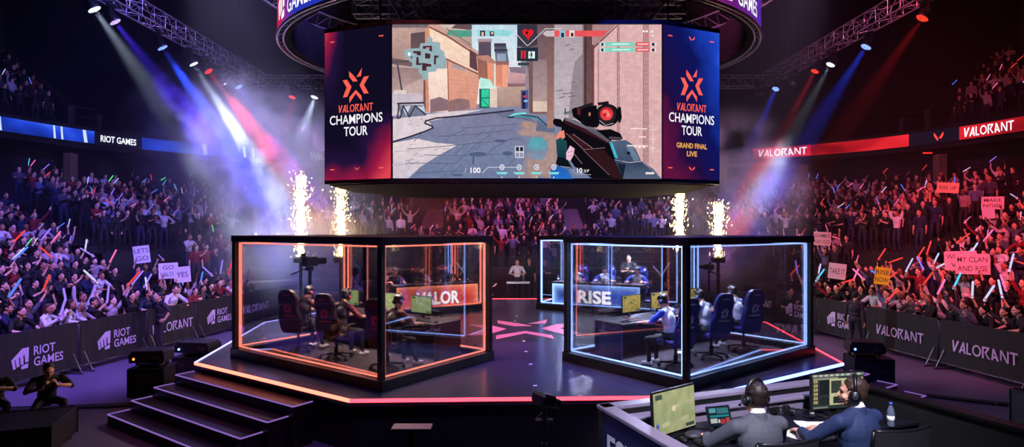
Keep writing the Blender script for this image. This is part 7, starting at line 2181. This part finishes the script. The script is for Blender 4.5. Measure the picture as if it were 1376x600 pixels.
for n_, s in enumerate(hero):
    tier = 0 if n_ < 90 else 1
    zone = s[4]; pool = POOL.get(zone[0], POOL['B'])
    pose = 'sign' if id(s) in seat_sign else ('lean' if (abs(s[0] - (lx(s[1]) if s[0] < 0 else rx(s[1]))) < .9 and R9.random() < .35) else R9.choice(pool))
    hair = 'long' if R9.random() < .36 else 'short'
    me, B = variant(pose, hair, tier)
    sc_ = R9.uniform(.93, 1.04)
    o = bpy.data.objects.new('spectator', me); col.objects.link(o)
    o.location = s[:3]; o.rotation_euler = (0, 0, s[3]); o.scale = (sc_, sc_, sc_)
    lab = '%s spectator %s, %s %s' % (SWORD[hair == 'long'], PW[pose], depth_word(s), ZN[zone])
    if id(s) in seat_sign: lab = '%s spectator holding up the %s' % (SWORD[hair == 'long'], ' '.join(SIGNS[seat_sign[id(s)]][6].split()[:10]))
    tag(o, lab, 'person', 'audience: ' + lab)
    HEROB.append((s, B, sc_, pose, zone, o))
# the rest of the audience as one body of people
FARV = [(p, h) for p in ('idle', 'bothup', 'rightup', 'clap', 'vee', 'pump', 'sticks', 'phone') for h in ('short', 'long')]
def far_crowd(name, seats, label):
    geo = {}
    for p, h in FARV:
        me, B = variant(p, h, 2)
        nv = len(me.vertices); co = np.empty(nv * 3); me.vertices.foreach_get('co', co)
        me.calc_loop_triangles()
        nt_ = len(me.loop_triangles); tr = np.empty(nt_ * 3, np.int32); me.loop_triangles.foreach_get('vertices', tr)
        mi = np.empty(nt_, np.int32); me.loop_triangles.foreach_get('material_index', mi)
        names = [m.name for m in me.materials]
        cls = np.array([0 if 'skin' in q else 1 if 'shirts' in q else 2 if 'trousers' in q else 3 if 'hair' in q else 2 for q in names])[mi]
        geo[(p, h)] = (co.reshape(-1, 3), tr.reshape(-1, 3), cls, B)
    VS, TS, CS, b = [], [], [], 0
    pick = lambda st: lin([c for q, c in st if q <= R9.random()][-1]) if True else None
    def pk(st):
        r = R9.random(); c = st[0][1]
        for q, k in st:
            if r >= q: c = k
        return lin(c)
    out = []
    for s in seats:
        pool = POOL.get(s[4][0], POOL['B']); p = R9.choice(pool); p = p if p in ('idle', 'bothup', 'rightup', 'clap', 'vee', 'pump', 'sticks', 'phone') else 'clap'
        h = 'long' if R9.random() < .36 else 'short'
        co, tr, cls, B = geo[(p, h)]
        sc_ = R9.uniform(.93, 1.04); c_, s_ = math.cos(s[3]) * sc_, math.sin(s[3]) * sc_
        M = np.array([[c_, -s_, 0], [s_, c_, 0], [0, 0, sc_]])
        VS.append(co @ M.T + np.array(s[:3])); TS.append(tr + b); b += len(co)
        pal = np.array([pk(SK), pk(SH), pk(LG), pk(HR_)]); CS.append(pal[cls])
        out.append((s, B, sc_, p, s[4], None))
    if not VS: return out
    VS, TS, CS = np.concatenate(VS), np.concatenate(TS), np.concatenate(CS)
    me = bpy.data.meshes.new(name)
    me.vertices.add(len(VS)); me.vertices.foreach_set('co', VS.ravel().astype(np.float32))
    me.loops.add(len(TS) * 3); me.loops.foreach_set('vertex_index', TS.ravel().astype(np.int32))
    me.polygons.add(len(TS)); me.polygons.foreach_set('loop_start', np.arange(0, len(TS) * 3, 3, dtype=np.int32)); me.polygons.foreach_set('loop_total', np.full(len(TS), 3, np.int32))
    me.polygons.foreach_set('use_smooth', np.ones(len(TS), bool))
    ca = me.color_attributes.new('cloth', 'FLOAT_COLOR', 'CORNER')
    ca.data.foreach_set('color', np.concatenate([np.repeat(CS, 3, 0), np.ones((len(TS) * 3, 1))], 1).ravel().astype(np.float32))
    me.update(calc_edges=True); me.validate()
    m = bpy.data.materials.new(name); m.use_nodes = True; nt = m.node_tree; bs = nt.nodes['Principled BSDF']; bs.inputs['Roughness'].default_value = .65; bs.inputs['Specular IOR Level'].default_value = .3
    a = nt.nodes.new('ShaderNodeVertexColor'); a.layer_name = 'cloth'; nt.links.new(a.outputs['Color'], bs.inputs['Base Color'])
    me.materials.append(m)
    o = bpy.data.objects.new(name, me); col.objects.link(o); tag(o, label, 'crowd', kind='stuff')
    return out
FARB = far_crowd('crowd', rest, 'distant packed audience filling the higher rows and upper decks of the bowl')

# signs on cardboard, each with its own writing
M_ink = mat('dark marker ink', (40, 34, 48), .7)
for i, (px, py, w, h, c, lines, lab) in enumerate(SIGNS):
    hit = [q for q in HEROB if id(q[0]) == sign_seat.get(i)]
    if not hit: continue
    s, B, sc_, pose, zone, ob = hit[0]
    l, r = world_hand(s, B, 'L', sc_), world_hand(s, B, 'R', sc_)
    Y = (l[0].y + r[0].y) / 2; W = w * Y / FPX * 1.05; H = h * Y / FPX * 1.05
    c0 = (l[0] + r[0]) / 2
    # the sign faces the stage and the lens side equally, just in front of the hands
    look = (V((0, 6.0, 0)) - V((c0.x, c0.y, 0))).normalized(); rz = math.atan2(look.x, -look.y)
    root = thing('cardboard_sign', lab, 'sign', c0 + look * .06 + V((0, 0, H * .30)), rz, None)
    T = Matrix.Rotation(R9.uniform(-.12, .12), 3, 'Y')
    m = mat('sign board %d' % i, c, .8, noise=.05)
    mb = MB(); mb.box((0, 0, 0), (W, .008, H), T); bd = mb.build('board', m, root)
    F = frame_of((0, -.0045, 0), T @ V((1, 0, 0)), T @ V((0, 0, 1)))
    if lines:
        n = len(lines)
        for k, t in enumerate(lines):
            mb = MB()
            y = (0 if n == 1 else (.22 - .44 * k)) * H
            put_shape(mb, text_shape(t, .004), F, 0, y, H * (.34 if n == 1 else .26), off=.001, width=min(W * .86, text_shape(t, .004)[2] * H * .3)); mb.build('handwriting', M_ink, bd)
        

# glowing cheer sticks in the hands
STM = {'white': emit('white stick light', (205, 205, 255), 1.1, False), 'blue': emit('blue stick light', (70, 120, 250), 1.4, False), 'cyan': emit('cyan stick light', (90, 200, 240), 1.2, False), 'red': emit('red stick light', (255, 70, 62), 1.0, False), 'pink': emit('pink stick light', (255, 110, 170), 1.3, False), 'green': emit('green stick light', (90, 255, 130), 1.6, False), 'violet': emit('violet stick light', (150, 120, 255), 1.2, False)}
M_grip = mat('stick grip', (30, 30, 36), .5)
cache = {}
def stick_mesh(k, big):
    if (k, big) not in cache:
        r, L = (.024, .46) if big else (.013, .27)
        mb = MB(); mb.lathe([(.002, -.06), (r * .9, -.055), (r, 0), (r, L - r), (r * .7, L - r * .3), (.002, L)], n=10)
        me = bpy.data.meshes.new('tube'); me.from_pydata(mb.v, [], mb.f); me.polygons.foreach_set('use_smooth', [True] * len(mb.f)); me.materials.append(STM[k]); me.update()
        g = MB(); g.lathe([(.002, -.15), (r * .6, -.148), (r * .62, -.05), (.002, -.045)], n=8)
        mg = bpy.data.meshes.new('grip'); mg.from_pydata(g.v, [], g.f); mg.materials.append(M_grip); mg.update()
        cache[(k, big)] = (me, mg)
    return cache[(k, big)]
CW = {'white': 'white', 'blue': 'blue', 'cyan': 'cyan', 'red': 'red', 'pink': 'pink', 'green': 'green', 'violet': 'pale violet'}
n_st = 0
def give(q, prob, big):
    global n_st
    s, B, sc_, pose, zone, ob = q
    if pose == 'sign': return
    sides = CROWD_POSES[pose][1]
    if not sides or R9.random() > prob: return
    side = R9.choice(sides)
    p, d, n, t = world_hand(s, B, side, sc_)
    if n_st >= 280: return
    u, v = pix(p.x, p.y, p.z)
    if not (0 < u < 1376 and 0 < v < 600): return
    if zone[0] == 'R' or zone == 'UR': k = R9.choice(['red', 'red', 'pink', 'pink', 'red', 'violet', 'white', 'cyan', 'blue'])
    elif zone == 'B': k = R9.choice(['red', 'pink', 'violet', 'white'])
    else: k = R9.choice(['white', 'violet', 'violet', 'blue', 'blue', 'cyan', 'red', 'pink', 'red', 'white', 'green'] if not big else ['violet', 'violet', 'blue', 'white', 'pink', 'red', 'violet'])
    me, mg = stick_mesh(k, big)
    root = bpy.data.objects.new('light_stick', None); col.objects.link(root); root.location = p
    ax = (t * R9.uniform(.15, .8) + V((jit(.35), jit(.35), R9.uniform(.35, 1.1)))).normalized()
    root.rotation_mode = 'QUATERNION'; root.rotation_quaternion = ax.to_track_quat('Z', 'Y')
    o = bpy.data.objects.new('glow_tube', me); col.objects.link(o); o.parent = root
    if big or q[5] is not None:
        o = bpy.data.objects.new('grip', mg); col.objects.link(o); o.parent = root
    lab = '%s %s %s %s' % (CW[k], 'glowing cheer tube' if big else 'glowing light stick', depth_word(s), ZN[zone])
    tag(root, lab, 'light stick', 'light sticks: ' + lab); n_st += 1
for i, q in enumerate(HEROB): give(q, .66 if i < 160 else .5, i < 120)
for q in FARB: give(q, .34, False)
# ------------------------------------------------------------------ view
vs_ = scene.view_settings
scene.display_settings.display_device = 'sRGB'
vs_.view_transform = 'Standard'; vs_.look = 'None'; vs_.exposure = 0.0; vs_.gamma = 1.0; vs_.use_curve_mapping = False
scene.cycles.use_denoising = True
scene.cycles.max_bounces = 8; scene.cycles.diffuse_bounces = 2; scene.cycles.glossy_bounces = 3; scene.cycles.transparent_max_bounces = 16; scene.cycles.volume_bounces = 0; scene.cycles.transmission_bounces = 4
scene.cycles.sample_clamp_indirect = 4.0
